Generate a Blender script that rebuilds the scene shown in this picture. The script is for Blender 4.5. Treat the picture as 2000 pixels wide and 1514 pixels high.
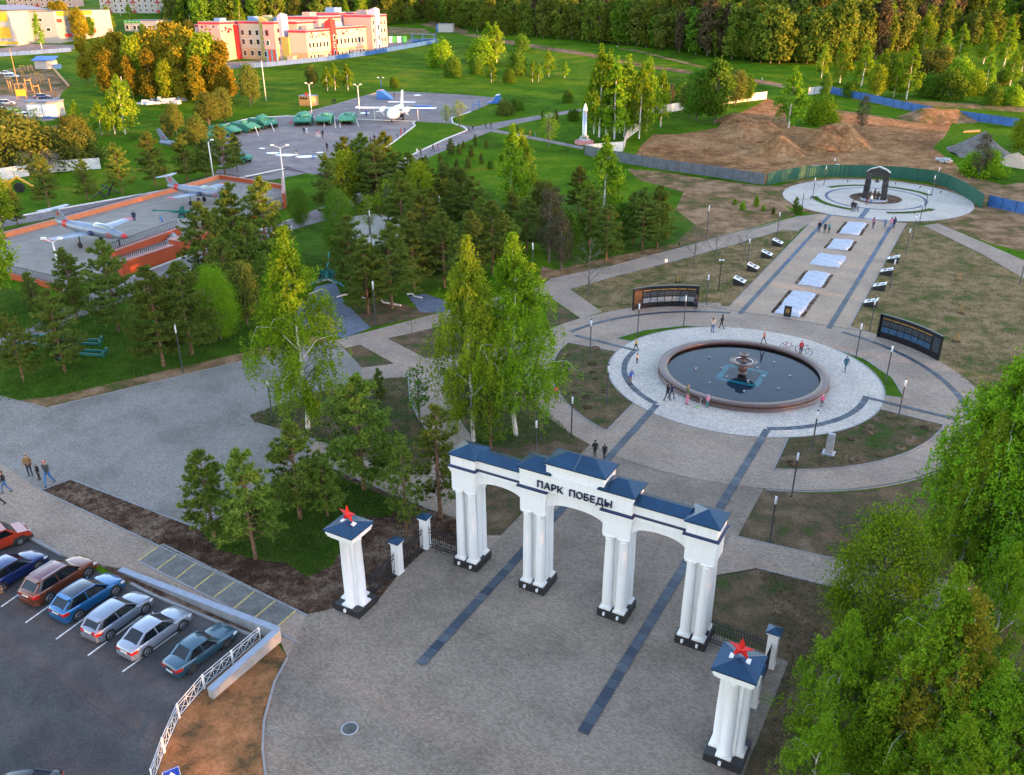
import bpy, bmesh, math, random
import numpy as np
from mathutils import Vector, Matrix
from mathutils.geometry import delaunay_2d_cdt
PI = math.pi
for o in list(bpy.data.objects): bpy.data.objects.remove(o)
SC = bpy.context.scene
COL = SC.collection

# ---------------------------------------------------------------- camera, sky, sun, exposure
FPX, PITCH, ROLL, CAMH = 1651.1, 0.43564506, -0.00409244, 35.0
SUN_AZ, SUN_EL = math.radians(-32), math.radians(4.6)      # azimuth of the sun in the ground plane (x right, y forward)
cam_d = bpy.data.cameras.new('camera'); cam = bpy.data.objects.new('camera', cam_d); COL.objects.link(cam)
cam_d.sensor_width = 36; cam_d.lens = 36*FPX/2000; cam_d.clip_end = 6000; cam_d.clip_start = .5
FW = Vector((0, math.cos(PITCH), -math.sin(PITCH))); _r = Vector((1, 0, 0)); _u = _r.cross(FW)
RT = _r*math.cos(ROLL) + _u*math.sin(ROLL); UP = -_r*math.sin(ROLL) + _u*math.cos(ROLL)
CAM = Vector((0, 0, CAMH))
cam.matrix_world = Matrix(((RT.x, UP.x, -FW.x, 0), (RT.y, UP.y, -FW.y, 0), (RT.z, UP.z, -FW.z, CAMH), (0, 0, 0, 1)))
SC.camera = cam
world = bpy.data.worlds.new('World'); SC.world = world; world.use_nodes = True
wn = world.node_tree; bg = wn.nodes['Background']
sky = wn.nodes.new('ShaderNodeTexSky'); sky.sky_type = 'NISHITA'; sky.sun_disc = False
sky.sun_elevation = SUN_EL; sky.sun_rotation = PI/2 - SUN_AZ; sky.air_density = 1.0; sky.dust_density = .35; sky.ozone_density = 1.15
tint = wn.nodes.new('ShaderNodeMix'); tint.data_type = 'RGBA'; tint.blend_type = 'MULTIPLY'; tint.inputs[0].default_value = 1; tint.inputs[7].default_value = (1.08, .96, 1.05, 1)
wn.links.new(sky.outputs[0], tint.inputs[6]); wn.links.new(tint.outputs[2], bg.inputs[0]); bg.inputs[1].default_value = 0.15
sun_d = bpy.data.lights.new('sun', 'SUN'); sun_d.energy = 1.9; sun_d.angle = math.radians(.53); sun_d.color = (1, .44, .12)
sun = bpy.data.objects.new('sun', sun_d); COL.objects.link(sun)
SUNV = Vector((math.cos(SUN_AZ)*math.cos(SUN_EL), math.sin(SUN_AZ)*math.cos(SUN_EL), math.sin(SUN_EL)))
sun.rotation_euler = SUNV.to_track_quat('Z', 'Y').to_euler()
SC.view_settings.view_transform = 'Standard'; SC.view_settings.look = 'None'
SC.view_settings.exposure = 3.25; SC.view_settings.gamma = 1
SC.render.resolution_x, SC.render.resolution_y = 1024, 775
SC.render.engine = 'CYCLES'
SC.cycles.max_bounces = 5; SC.cycles.transparent_max_bounces = 6; SC.cycles.diffuse_bounces = 3

# ---------------------------------------------------------------- survey: the ground is level near the gate and rises gently beyond 180 m
SLOPE, Y0, Y1 = .05, 180.0, 820.0
def tz(y): return 0 if y < Y0 else SLOPE*(min(y, Y1) - Y0)
def ray(x, y): return FW*FPX + RT*(x-1000) - UP*(y-757)
def G(x, y, z=0.0):
    d = ray(x, y); t = (z-CAMH)/d.z
    if t > 0 and t*d.y <= Y0: return CAM + d*t
    t = (CAMH + SLOPE*Y0 - z)/(SLOPE*d.y - d.z)
    if t*d.y <= Y1: return CAM + d*t
    return CAM + d*((32+z-CAMH)/min(d.z, -.5))
def hgt(ytop, xb, yb):
    D = G(xb, yb) - CAM; k = (757-ytop)/FPX
    return (k*D.dot(FW) - D.dot(UP))/(UP.z - k*FW.z)
def mpp(x, y):                                   # metres per photograph pixel at a ground spot
    return (G(x, y)-CAM).dot(FW)/FPX
TH = 1.05964735                                   # direction of the park axis
F0 = Vector((23.228, 77.993, 0)); TV = Vector((math.cos(TH), math.sin(TH), 0)); UV = Vector((math.sin(TH), -math.cos(TH), 0))
AX = TH - PI/2                                    # z rotation that turns local x into UV and local y into TV
def W(u, v, z=0.0): p = F0 + UV*u + TV*v; return Vector((p.x, p.y, tz(p.y)+z))

# ---------------------------------------------------------------- materials
MATS = {}
def nodes(name):
    m = bpy.data.materials.new(name); m.use_nodes = True; nt = m.node_tree
    return m, nt, nt.nodes['Principled BSDF']
def pos_node(nt, rot=0, scale=(1,1,1), obj=False):
    if obj: t = nt.nodes.new('ShaderNodeTexCoord'); out = t.outputs['Object']
    else: t = nt.nodes.new('ShaderNodeNewGeometry'); out = t.outputs['Position']
    mp = nt.nodes.new('ShaderNodeMapping'); mp.inputs['Rotation'].default_value = (0, 0, rot); mp.inputs['Scale'].default_value = scale
    nt.links.new(out, mp.inputs[0]); return mp.outputs[0]
def noise(nt, vec, scale, detail=4, rough=.55):
    n = nt.nodes.new('ShaderNodeTexNoise'); n.inputs['Scale'].default_value = scale; n.inputs['Detail'].default_value = detail
    n.inputs['Roughness'].default_value = rough; nt.links.new(vec, n.inputs['Vector']); return n.outputs[0]
def ramp(nt, fac, stops):
    r = nt.nodes.new('ShaderNodeValToRGB'); e = r.color_ramp.elements
    while len(e) < len(stops): e.new(.5)
    for i, (p, c) in enumerate(stops): e[i].position = p; e[i].color = (*c, 1) if len(c) == 3 else c
    nt.links.new(fac, r.inputs[0]); return r.outputs[0]
def mixc(nt, fac, a, b, mode='MIX'):
    m = nt.nodes.new('ShaderNodeMix'); m.data_type = 'RGBA'; m.blend_type = mode
    for s, v in ((m.inputs[0], fac), (m.inputs[6], a), (m.inputs[7], b)):
        if isinstance(v, (int, float)): s.default_value = v
        elif isinstance(v, tuple): s.default_value = (*v, 1)
        else: nt.links.new(v, s)
    return m.outputs[2]
def bump(nt, b, h, strength=.3, dist=.02):
    n = nt.nodes.new('ShaderNodeBump'); n.inputs['Strength'].default_value = strength; n.inputs['Distance'].default_value = dist
    nt.links.new(h, n.inputs['Height']); nt.links.new(n.outputs[0], b.inputs['Normal'])
def M(name, col=(.5,.5,.5), rough=.7, metal=0, var=.18, vs=1.5, coat=0, emit=0, obj=False, spec=.5):
    if name in MATS: return MATS[name]
    m, nt, b = nodes(name)
    if var:
        v = pos_node(nt, obj=obj); n = noise(nt, v, vs, 5, .65)
        dark = tuple(c*(1-var) for c in col); lite = tuple(min(1, c*(1+var)) for c in col)
        c = ramp(nt, n, [(.3, dark), (.7, lite)]); nt.links.new(c, b.inputs['Base Color'])
    else: b.inputs['Base Color'].default_value = (*col, 1)
    b.inputs['Roughness'].default_value = rough; b.inputs['Metallic'].default_value = metal
    b.inputs['Coat Weight'].default_value = coat; b.inputs['Coat Roughness'].default_value = .06
    b.inputs['Specular IOR Level'].default_value = spec
    if emit: b.inputs['Emission Color'].default_value = (*col, 1); b.inputs['Emission Strength'].default_value = emit
    MATS[name] = m; return m
def ground_mat(name, stops, scales=(.05, .4, 3.0), rough=.95, bs=.5, bd=.05):
    m, nt, b = nodes(name); v = pos_node(nt)
    n1 = noise(nt, v, scales[0], 5, .6); n2 = noise(nt, v, scales[1], 6, .65); n3 = noise(nt, v, scales[2], 4, .7)
    a = nt.nodes.new('ShaderNodeMath'); a.operation = 'MULTIPLY_ADD'; nt.links.new(n2, a.inputs[0]); a.inputs[1].default_value = .55
    q = nt.nodes.new('ShaderNodeMath'); q.operation = 'MULTIPLY'; nt.links.new(n1, q.inputs[0]); q.inputs[1].default_value = .45; nt.links.new(q.outputs[0], a.inputs[2])
    c = ramp(nt, a.outputs[0], [(.5+(p-.5)*.5, k) for p, k in stops])
    g = ramp(nt, n3, [(.25, (.62,.62,.62)), (.75, (1.3,1.3,1.3))])
    c = mixc(nt, 1.0, c, g, 'MULTIPLY'); nt.links.new(c, b.inputs['Base Color']); b.inputs['Roughness'].default_value = rough
    b.inputs['Specular IOR Level'].default_value = .02
    bump(nt, b, n3, bs, bd); MATS[name] = m; return m
def paver_mat(name, col, rot, bw=.4, bh=.2, var=.15, stain=.2, mortar=.86):
    m, nt, b = nodes(name); v = pos_node(nt, -rot)
    br = nt.nodes.new('ShaderNodeTexBrick'); br.inputs['Scale'].default_value = 1; br.inputs['Brick Width'].default_value = bw; br.inputs['Row Height'].default_value = bh
    br.inputs['Mortar Size'].default_value = .012; br.inputs['Mortar Smooth'].default_value = .3; br.inputs['Bias'].default_value = 0
    lo = tuple(c*(1-var) for c in col); hi = tuple(c*(1+var) for c in col)
    br.inputs['Color1'].default_value = (*lo, 1); br.inputs['Color2'].default_value = (*hi, 1); br.inputs['Mortar'].default_value = (*[c*mortar for c in col], 1)
    nt.links.new(v, br.inputs['Vector'])
    n = noise(nt, v, .22, 7, .62); s = ramp(nt, n, [(.36, (1-stain,)*3), (.5, (1,1,1)), (.64, (1+stain*.6, 1+stain*.6, 1+stain*.56))])
    c = mixc(nt, 1.0, br.outputs[0], s, 'MULTIPLY')
    n2 = noise(nt, v, 6, 4, .7); s2 = ramp(nt, n2, [(.3, (.86,.86,.86)), (.7, (1.14,1.14,1.14))])
    c = mixc(nt, 1.0, c, s2, 'MULTIPLY'); n4 = noise(nt, v, .9, 3, .5); c = mixc(nt, 1.0, c, ramp(nt, n4, [(.63, (1,1,1)), (.72, (.88,.88,.88))]), 'MULTIPLY'); n5 = noise(nt, v, 2.3, 2, .5); c = mixc(nt, 1.0, c, ramp(nt, n5, [(.66, (1,1,1)), (.73, (1.14,1.14,1.14))]), 'MULTIPLY'); nt.links.new(c, b.inputs['Base Color'])
    b.inputs['Roughness'].default_value = .9; b.inputs['Specular IOR Level'].default_value = .12
    bump(nt, b, br.outputs[1], .25, -.01); MATS[name] = m; return m
def leaf_mat(name, c1, c2, c3=None, trans=.35, vol=True):
    m = bpy.data.materials.new(name); m.use_nodes = True; nt = m.node_tree; nt.nodes.clear()
    out = nt.nodes.new('ShaderNodeOutputMaterial'); g = nt.nodes.new('ShaderNodeNewGeometry'); oi = nt.nodes.new('ShaderNodeObjectInfo')
    c = ramp(nt, g.outputs['Random Per Island'], [(0, c1), (1, c2)] if c3 is None else [(0, c1), (.75, c2), (1, c3)])
    hs = nt.nodes.new('ShaderNodeHueSaturation'); nt.links.new(c, hs.inputs['Color'])
    mr = nt.nodes.new('ShaderNodeMapRange'); mr.inputs[3].default_value = .489; mr.inputs[4].default_value = .513; nt.links.new(oi.outputs['Random'], mr.inputs[0]); nt.links.new(mr.outputs[0], hs.inputs['Hue'])
    mv = nt.nodes.new('ShaderNodeMapRange'); mv.inputs[3].default_value = .78; mv.inputs[4].default_value = 1.22; nt.links.new(oi.outputs['Random'], mv.inputs[0]); nt.links.new(mv.outputs[0], hs.inputs['Value'])
    d = nt.nodes.new('ShaderNodeBsdfDiffuse'); t = nt.nodes.new('ShaderNodeBsdfTranslucent'); mx = nt.nodes.new('ShaderNodeMixShader'); mx.inputs[0].default_value = trans
    for s in (d, t): nt.links.new(hs.outputs[0], s.inputs[0])
    if vol:                                                     # leaves of a crown tend to face outwards
        tc = nt.nodes.new('ShaderNodeTexCoord'); mp = nt.nodes.new('ShaderNodeMapping'); mp.inputs['Scale'].default_value = (1, 1, .22); mp.inputs['Location'].default_value = (0, 0, -.2); nt.links.new(tc.outputs['Object'], mp.inputs[0])
        nm = nt.nodes.new('ShaderNodeVectorMath'); nm.operation = 'NORMALIZE'; nt.links.new(mp.outputs[0], nm.inputs[0]); tr_ = nt.nodes.new('ShaderNodeVectorTransform'); tr_.vector_type = 'NORMAL'; tr_.convert_from = 'OBJECT'; tr_.convert_to = 'WORLD'; nt.links.new(nm.outputs[0], tr_.inputs[0])
        sc = nt.nodes.new('ShaderNodeVectorMath'); sc.operation = 'SCALE'; sc.inputs['Scale'].default_value = 1.3; nt.links.new(tr_.outputs[0], sc.inputs[0]); ad = nt.nodes.new('ShaderNodeVectorMath'); ad.operation = 'ADD'; nt.links.new(sc.outputs[0], ad.inputs[0]); nt.links.new(g.outputs['Normal'], ad.inputs[1])
        n2 = nt.nodes.new('ShaderNodeVectorMath'); n2.operation = 'NORMALIZE'; nt.links.new(ad.outputs[0], n2.inputs[0]); nt.links.new(n2.outputs[0], d.inputs['Normal'])
    nt.links.new(d.outputs[0], mx.inputs[1]); nt.links.new(t.outputs[0], mx.inputs[2]); nt.links.new(mx.outputs[0], out.inputs[0])
    MATS[name] = m; return m
def bark_mat(name, c1, c2, s=6, zs=1.0, thr=.5):
    m, nt, b = nodes(name); v = pos_node(nt, scale=(1,1,zs)); n = noise(nt, v, s, 4, .7)
    nt.links.new(ramp(nt, n, [(thr-.08, c1), (thr+.08, c2)]), b.inputs['Base Color']); b.inputs['Roughness'].default_value = .9; MATS[name] = m; return m

ground_mat('meadow', [(.30, (0.032,0.071,0.003)), (.46, (0.051,0.121,0.004)), (.60, (0.071,0.142,0.005)), (.74, (0.142,0.158,0.011))], (.02, .12, 1.1), bd=.15, bs=.8)
ground_mat('lawn', [(.30, (0.029,0.058,0.007)), (.47, (0.044,0.095,0.008)), (.60, (0.062,0.114,0.012)), (.72, (0.094,0.095,0.021))], (.06, .5, 6.0), bd=.08, bs=.9)
ground_mat('dry_lawn', [(.33, (0.072,0.094,0.024)), (.45, (0.152,0.113,0.050)), (.56, (0.217,0.154,0.076)), (.70, (0.275,0.186,0.094))], (.09, .55, 4.0), bd=.06, bs=.7)
ground_mat('bed_soil', [(.33, (0.050,0.077,0.021)), (.45, (0.089,0.070,0.040)), (.60, (0.137,0.092,0.056)), (.74, (0.187,0.133,0.086))], (.13, .6, 5.0), bd=.06, bs=.8)
ground_mat('mulch', [(.35, (0.048,0.029,0.020)), (.5, (0.102,0.061,0.041)), (.68, (0.212,0.145,0.102))], (.2, 1.2, 7.0), bd=.06, bs=.9)
ground_mat('construction_earth', [(.32, (0.165,0.082,0.037)), (.48, (0.259,0.136,0.061)), (.60, (0.320,0.173,0.082)), (.74, (0.391,0.234,0.121))], (.04, .3, 1.2), bd=.5, bs=1.0)
ground_mat('sunlit_earth', [(.32, (0.104,0.065,0.031)), (.46, (0.243,0.111,0.047)), (.60, (0.340,0.147,0.064)), (.74, (0.401,0.194,0.099))], (.14, .7, 6.0), bd=.05, bs=.6)  # orange of the low sun is put into this earth colour
ground_mat('trodden_earth', [(.33, (0.076,0.083,0.024)), (.46, (0.165,0.101,0.050)), (.58, (0.258,0.159,0.088)), (.72, (0.315,0.206,0.118))], (.06, .35, 3.0), bd=.06, bs=.6)
ground_mat('asphalt', [(.30, (0.064,0.059,0.060)), (.5, (0.084,0.077,0.075)), (.72, (0.115,0.104,0.099))], (.05, .35, 9.0), rough=.9, bd=.01, bs=.35)
ground_mat('path_asphalt', [(.30, (0.186,0.159,0.161)), (.5, (0.236,0.202,0.198)), (.72, (0.293,0.250,0.235))], (.05, .3, 7.0), rough=.9, bd=.01, bs=.3)
ground_mat('slab_concrete', [(.30, (.135,.132,.125)), (.5, (.165,.160,.150)), (.72, (.200,.192,.180))], (.3, 1.2, 9.0), bd=.01, bs=.3)
ground_mat('gravel_heap', [(.3, (.11,.10,.095)), (.5, (.17,.155,.14)), (.7, (.24,.21,.185))], (.1, .6, 5.0), bd=.1, bs=.8)
paver_mat('plaza_paver', (0.228,0.181,0.141), AX, .2, .1, .24, .20)
paver_mat('square_paver', (0.228,0.202,0.179), AX, .2, .1, .22, .20)
paver_mat('walk_paver', (0.301,0.232,0.179), AX, .2, .1, .22, .16)
paver_mat('axis_paver', (0.357,0.266,0.193), AX, .2, .1, .22, .14)
paver_mat('ring_paver', (0.491,0.442,0.385), AX, .2, .1, .24, .12, .6)
paver_mat('dark_paver', (.120,.140,.180), AX, .4, .2, .25, .2)
for i, c in enumerate([(.026,.040,.060), (.040,.056,.076), (.066,.080,.098), (.018,.029,.048)]): M('slab%d' % i, c, .55, var=.3, vs=5)
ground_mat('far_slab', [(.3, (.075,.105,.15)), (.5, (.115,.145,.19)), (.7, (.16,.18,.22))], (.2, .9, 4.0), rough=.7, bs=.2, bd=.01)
m, nt, b = nodes('white_stucco'); v = pos_node(nt, scale=(2.2,2.2,.22)); n1 = noise(nt, v, 2.0, 5, .6); n2 = noise(nt, pos_node(nt), 9, 4, .6)
c = mixc(nt, 1.0, ramp(nt, n1, [(.30, (.64,.635,.63)), (.44, (.70,.70,.705)), (.7, (.72,.72,.725))]), ramp(nt, n2, [(.3, (.95,.95,.95)), (.6, (1,1,1))]), 'MULTIPLY'); nt.links.new(c, b.inputs['Base Color']); b.inputs['Roughness'].default_value = .8; bump(nt, b, n2, .15, .01); MATS['white_stucco'] = m
M('white_paint', (.72,.72,.72), .5, var=.06); M('road_paint', (.55,.55,.55), .8, var=.35, vs=6)
M('yellow_paint', (.46,.36,.12), .8, var=.4, vs=5); M('roof_blue', (.016,.052,.105), .30, metal=.4, var=.2, vs=.9); M('band_blue', (.016,.030,.085), .4, metal=.2, var=.1)
M('granite_dark', (.022,.022,.025), .38, var=.45, vs=14); M('granite_brown', (.105,.060,.052), .34, var=.4, vs=5); M('granite_light', (.34,.34,.36), .5, var=.2, vs=4)
M('black_metal', (.012,.012,.016), .45, var=.1); M('lamp_white', (.66,.68,.72), .4, var=0); M('letter_navy', (.010,.014,.050), .4, var=0)
M('star_red', (.52,.012,.010), .35, var=.12); M('steel', (.42,.43,.46), .35, metal=.8, var=.1); M('concrete', (.30,.29,.28), .9, var=.22, vs=2.2); M('concrete_cap', (.25,.29,.36), .7, var=.12)
M('kerb_white', (.62,.60,.58), .85, var=.2, vs=3); M('kerb_grey', (.23,.225,.225), .9, var=.15); M('galvanised', (.16,.175,.22), .42, metal=.55, var=.25, vs=1.2)
M('fence_green', (.006,.085,.055), .5, metal=.1, var=.14, vs=.6); M('fence_white', (.52,.52,.52), .7, var=.25, vs=.8); M('fence_blue', (.030,.11,.32), .6, var=.3, vs=.7)
M('army_green', (.030,.190,.130), .55, var=.22, vs=1.2); M('army_dark', (.020,.040,.036), .8, var=.2); M('gun_green', (.012,.135,.115), .5, var=.2); M('rubber', (.016,.016,.017), .85, var=.1)
M('jet_silver', (.20,.24,.31), .42, metal=.3, var=.14, vs=1.4); M('jet_red', (.52,.02,.02), .5, var=.1); M('plane_white', (.80,.80,.78), .5, var=.06, vs=.7); M('window_dark', (.012,.015,.020), .12, var=0, spec=.6)
M('orange_wall', (.42,.070,.018), .75, var=.12, vs=.6); M('orange_light', (.62,.19,.075), .75, var=.1); M('coping_pink', (.42,.20,.17), .8, var=.12)
M('timber', (.40,.22,.07), .8, var=.2, vs=3); M('blue_paint', (.02,.12,.42), .5, var=.1); M('blossom', (.5,.46,.42), .8)
M('wall_black', (.007,.008,.011), .3, var=.2); M('photo_blue', (.025,.075,.14), .4, var=.6, vs=6); M('photo_print', (.17,.20,.23), .4, var=.7, vs=7); M('photo_dark', (.030,.038,.046), .4, var=.7, vs=6); M('gold_print', (.28,.14,.025), .5, var=.2); M('bronze', (.085,.065,.045), .45, metal=.7, var=.3)
M('tyre_rim', (.34,.34,.36), .35, metal=.8, var=0); M('glass_car', (.004,.007,.011), .05, var=0, spec=.45, coat=0); M('tail_red', (.35,.008,.008), .2, var=0, coat=1); M('head_lamp', (.55,.58,.62), .15, var=0, coat=1)
M('plate_white', (.62,.62,.62), .5, var=0); M('chrome', (.55,.55,.56), .2, metal=.9, var=0); M('iron', (.09,.085,.08), .6, metal=.4, var=.3)
M('sand', (.42,.31,.20), .95, var=.2, vs=2); M('brick_pink', (.42,.17,.17), .8, var=.15); M('roof_grey', (.16,.18,.24), .7, var=.15)
bark_mat('bark_birch', (.045,.040,.036), (.62,.60,.55), 5, .35, .40); bark_mat('twig', (.060,.050,.030), (.14,.12,.085), 6); bark_mat('bark_pine', (.085,.050,.030), (.21,.115,.060), 5); bark_mat('bark_grey', (.065,.055,.045), (.150,.130,.110), 5)
leaf_mat('leaf_birch', (.105,.225,.010), (.195,.340,.018), (.25,.34,.022)); leaf_mat('leaf_birch_light', (.140,.250,.012), (.250,.350,.022), (.30,.33,.03))
leaf_mat('leaf_pine', (.080,.132,.022), (.150,.208,.036), (.240,.262,.060), .3); leaf_mat('leaf_pine_light', (.088,.150,.020), (.165,.235,.034), (.255,.285,.060), .3)
leaf_mat('leaf_green', (.055,.125,.012), (.105,.205,.020), (.15,.24,.03)); leaf_mat('leaf_olive', (.075,.105,.018), (.135,.165,.030), (.19,.19,.045)); leaf_mat('leaf_gold', (.135,.140,.014), (.250,.205,.018), (.34,.22,.02))
leaf_mat('leaf_forest', (.072,.118,.014), (.140,.195,.026), (.21,.22,.036)); leaf_mat('leaf_brown', (.070,.060,.034), (.115,.095,.055), (.14,.13,.06)); leaf_mat('leaf_blossom', (.22,.21,.15), (.48,.45,.42)); leaf_mat('leaf_grass', (.030,.080,.010), (.070,.140,.018), (.12,.14,.04), .3, False); leaf_mat('leaf_dry', (.085,.080,.030), (.150,.120,.055), (.21,.17,.10), .1, False); leaf_mat('wood_green', (.072,.118,.014), (.140,.195,.026), (.21,.22,.036), .35, False); leaf_mat('wood_olive', (.075,.105,.018), (.135,.165,.030), (.19,.19,.045), .35, False); leaf_mat('wood_brown', (.080,.075,.034), (.125,.115,.055), (.15,.15,.06), .35, False)

# ---------------------------------------------------------------- mesh helpers
class MB:
    def __init__(s): s.v = []; s.f = []; s.mi = []; s.cur = 0
    def add(s, vs, fs):
        o = len(s.v); s.v += [tuple(p) for p in vs]
        for q in fs: s.f.append([i+o for i in q]); s.mi.append(s.cur)
        return s
    def box(s, c, d, rz=0, top=1.0, topy=None):           # centre of base, size; top: taper
        x, y, z = d[0]/2, d[1]/2, d[2]; t = top; ty = top if topy is None else topy
        P = [(-x,-y,0),(x,-y,0),(x,y,0),(-x,y,0),(-x*t,-y*ty,z),(x*t,-y*ty,z),(x*t,y*ty,z),(-x*t,y*ty,z)]
        ca, sa = math.cos(rz), math.sin(rz)
        return s.add([(c[0]+p[0]*ca-p[1]*sa, c[1]+p[0]*sa+p[1]*ca, c[2]+p[2]) for p in P], [(3,2,1,0),(4,5,6,7),(0,1,5,4),(1,2,6,5),(2,3,7,6),(3,0,4,7)])
    def beam(s, a, b, w, h=None):                            # box between two points
        a = Vector(a); b = Vector(b); d = (b-a).normalized(); h = h or w
        x = d.cross(Vector((0,0,1)));  x = x.normalized() if x.length > 1e-4 else Vector((1,0,0)); y = x.cross(d)
        P = [p + x*i*w/2 + y*j*h/2 for p in (a, b) for i, j in ((-1,-1),(1,-1),(1,1),(-1,1))]
        return s.add(P, [(3,2,1,0),(4,5,6,7),(0,1,5,4),(1,2,6,5),(2,3,7,6),(3,0,4,7)])
    def tube(s, pts, rs, n=8, cap=True):
        pts = [Vector(p) for p in pts]; k = len(pts); V = []
        if isinstance(rs, (int, float)): rs = [rs]*k
        ref = None
        for i, p in enumerate(pts):
            d = (pts[min(i+1, k-1)] - pts[max(i-1, 0)]).normalized()
            if ref is None: ref = Vector((1,0,0)) if abs(d.x) < .8 else Vector((0,1,0))
            x = (ref - d*ref.dot(d)).normalized(); y = d.cross(x); ref = x
            V += [p + (x*math.cos(2*PI*j/n) + y*math.sin(2*PI*j/n))*rs[i] for j in range(n)]
        F = [(i*n+j, i*n+(j+1) % n, (i+1)*n+(j+1) % n, (i+1)*n+j) for i in range(k-1) for j in range(n)]
        if cap: F += [tuple(range(n-1, -1, -1)), tuple((k-1)*n+j for j in range(n))]
        return s.add(V, F)
    def lathe(s, c, prof, n=24, cap=True):                   # prof: (r, z)
        V = [(c[0]+r*math.cos(2*PI*j/n), c[1]+r*math.sin(2*PI*j/n), c[2]+z) for r, z in prof for j in range(n)]; k = len(prof)
        F = [(i*n+j, i*n+(j+1) % n, (i+1)*n+(j+1) % n, (i+1)*n+j) for i in range(k-1) for j in range(n)]
        if cap: F += [tuple(range(n-1, -1, -1)), tuple((k-1)*n+j for j in range(n))]
        return s.add(V, F)
    def prism(s, poly, z0, z1):                              # vertical extrusion of an xy polygon
        n = len(poly); V = [(p[0], p[1], z0) for p in poly] + [(p[0], p[1], z1) for p in poly]
        return s.add(V, [tuple(range(n-1, -1, -1)), tuple(range(n, 2*n))] + [(i, (i+1) % n, n+(i+1) % n, n+i) for i in range(n)])
    def slab(s, prof, y0, y1):                               # extrusion of an xz profile along y
        n = len(prof); V = [(p[0], y0, p[1]) for p in prof] + [(p[0], y1, p[1]) for p in prof]
        return s.add(V, [tuple(range(n)), tuple(range(2*n-1, n-1, -1))] + [((i+1) % n, i, n+i, n+(i+1) % n) for i in range(n)])
    def ball(s, c, r, n=8, m=6):
        if isinstance(r, (int, float)): r = (r, r, r)
        V = [(c[0]+r[0]*math.sin(PI*i/m)*math.cos(2*PI*j/n), c[1]+r[1]*math.sin(PI*i/m)*math.sin(2*PI*j/n), c[2]-r[2]*math.cos(PI*i/m)) for i in range(m+1) for j in range(n)]
        return s.add(V, [(i*n+j, i*n+(j+1) % n, (i+1)*n+(j+1) % n, (i+1)*n+j) for i in range(m) for j in range(n)])
    def wheel(s, c, r, w, n=18):                             # disc with its axis along y
        V = [(c[0]+q*math.cos(2*PI*j/n), c[1]+y, c[2]+q*math.sin(2*PI*j/n)) for y, q in ((-w/2, r*.9), (-w/2+w*.12, r), (w/2-w*.12, r), (w/2, r*.9)) for j in range(n)]
        return s.add(V, [(i*n+j, i*n+(j+1) % n, (i+1)*n+(j+1) % n, (i+1)*n+j) for i in range(3) for j in range(n)] + [tuple(range(n)), tuple(range(4*n-1, 3*n-1, -1))])
    def mesh(s, name, smooth=False):
        me = bpy.data.meshes.new(name); me.from_pydata(s.v, [], s.f); me.validate(); 
        bm = bmesh.new(); bm.from_mesh(me); bmesh.ops.recalc_face_normals(bm, faces=bm.faces); bm.to_mesh(me); bm.free()
        if len(me.polygons) == len(s.mi): me.polygons.foreach_set('material_index', s.mi)
        if smooth:
            for p in me.polygons: p.use_smooth = True
        return me
def obj(name, me, mats=None, parent=None, loc=None, rz=0):
    if isinstance(me, MB): me = me.mesh(name)
    if mats is not None and not me.materials:
        for m in (mats if isinstance(mats, (list, tuple)) else [mats]): me.materials.append(MATS[m] if isinstance(m, str) else m)
    o = bpy.data.objects.new(name, me); COL.objects.link(o)
    if parent: o.parent = parent
    if loc is not None: o.location = loc
    if rz: o.rotation_euler = (0, 0, rz)
    return o
def P(name, mb, mat, parent, smooth=False, **k): return obj(name, mb.mesh(name, smooth) if isinstance(mb, MB) else mb, mat, parent, **k)
def tag(o, label, cat, group=None):
    o['label'] = label; o['category'] = cat
    if group: o['group'] = group
    return o
def thing(name, label, cat, loc=(0,0,0), rz=0, group=None, scale=1):
    o = bpy.data.objects.new(name, None); COL.objects.link(o); o.location = loc; o.rotation_euler = (0, 0, rz)
    o.empty_display_size = .2; o.scale = (scale,)*3 if isinstance(scale, (int, float)) else scale
    return tag(o, label, cat, group)
def struct(o, kind='structure'): o['kind'] = kind; return o
KIDS = {}
def kids(o):
    return [c for c in COL.objects if c.parent == o]
def copy_tree(o, parent=None, cache=None):
    cache = cache if cache is not None else KIDS
    if o.name not in cache: cache[o.name] = kids(o)
    c = o.copy(); COL.objects.link(c)
    if parent: c.parent = parent
    for ch in cache[o.name]: copy_tree(ch, c, cache)
    return c
def place(proto, used, loc, rz=0, label=None, group=None, scale=None):
    o = proto if not used[0] else copy_tree(proto)
    used[0] = True; o.location = loc; o.rotation_euler = (0, 0, rz)
    if scale: o.scale = (scale,)*3 if isinstance(scale, (int, float)) else scale
    if label: o['label'] = label
    if group: o['group'] = group
    return o
ORD = ['zeroth','first','second','third','fourth','fifth','sixth','seventh','eighth','ninth','tenth','eleventh','twelfth','thirteenth','fourteenth','fifteenth','sixteenth','seventeenth','eighteenth','nineteenth','twentieth']
def ordw(n):
    if n <= 20: return ORD[n]
    s = {1: 'st', 2: 'nd', 3: 'rd'}.get(n % 10, 'th') if n % 100 not in (11, 12, 13) else 'th'
    return '%d%s' % (n, s)
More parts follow.
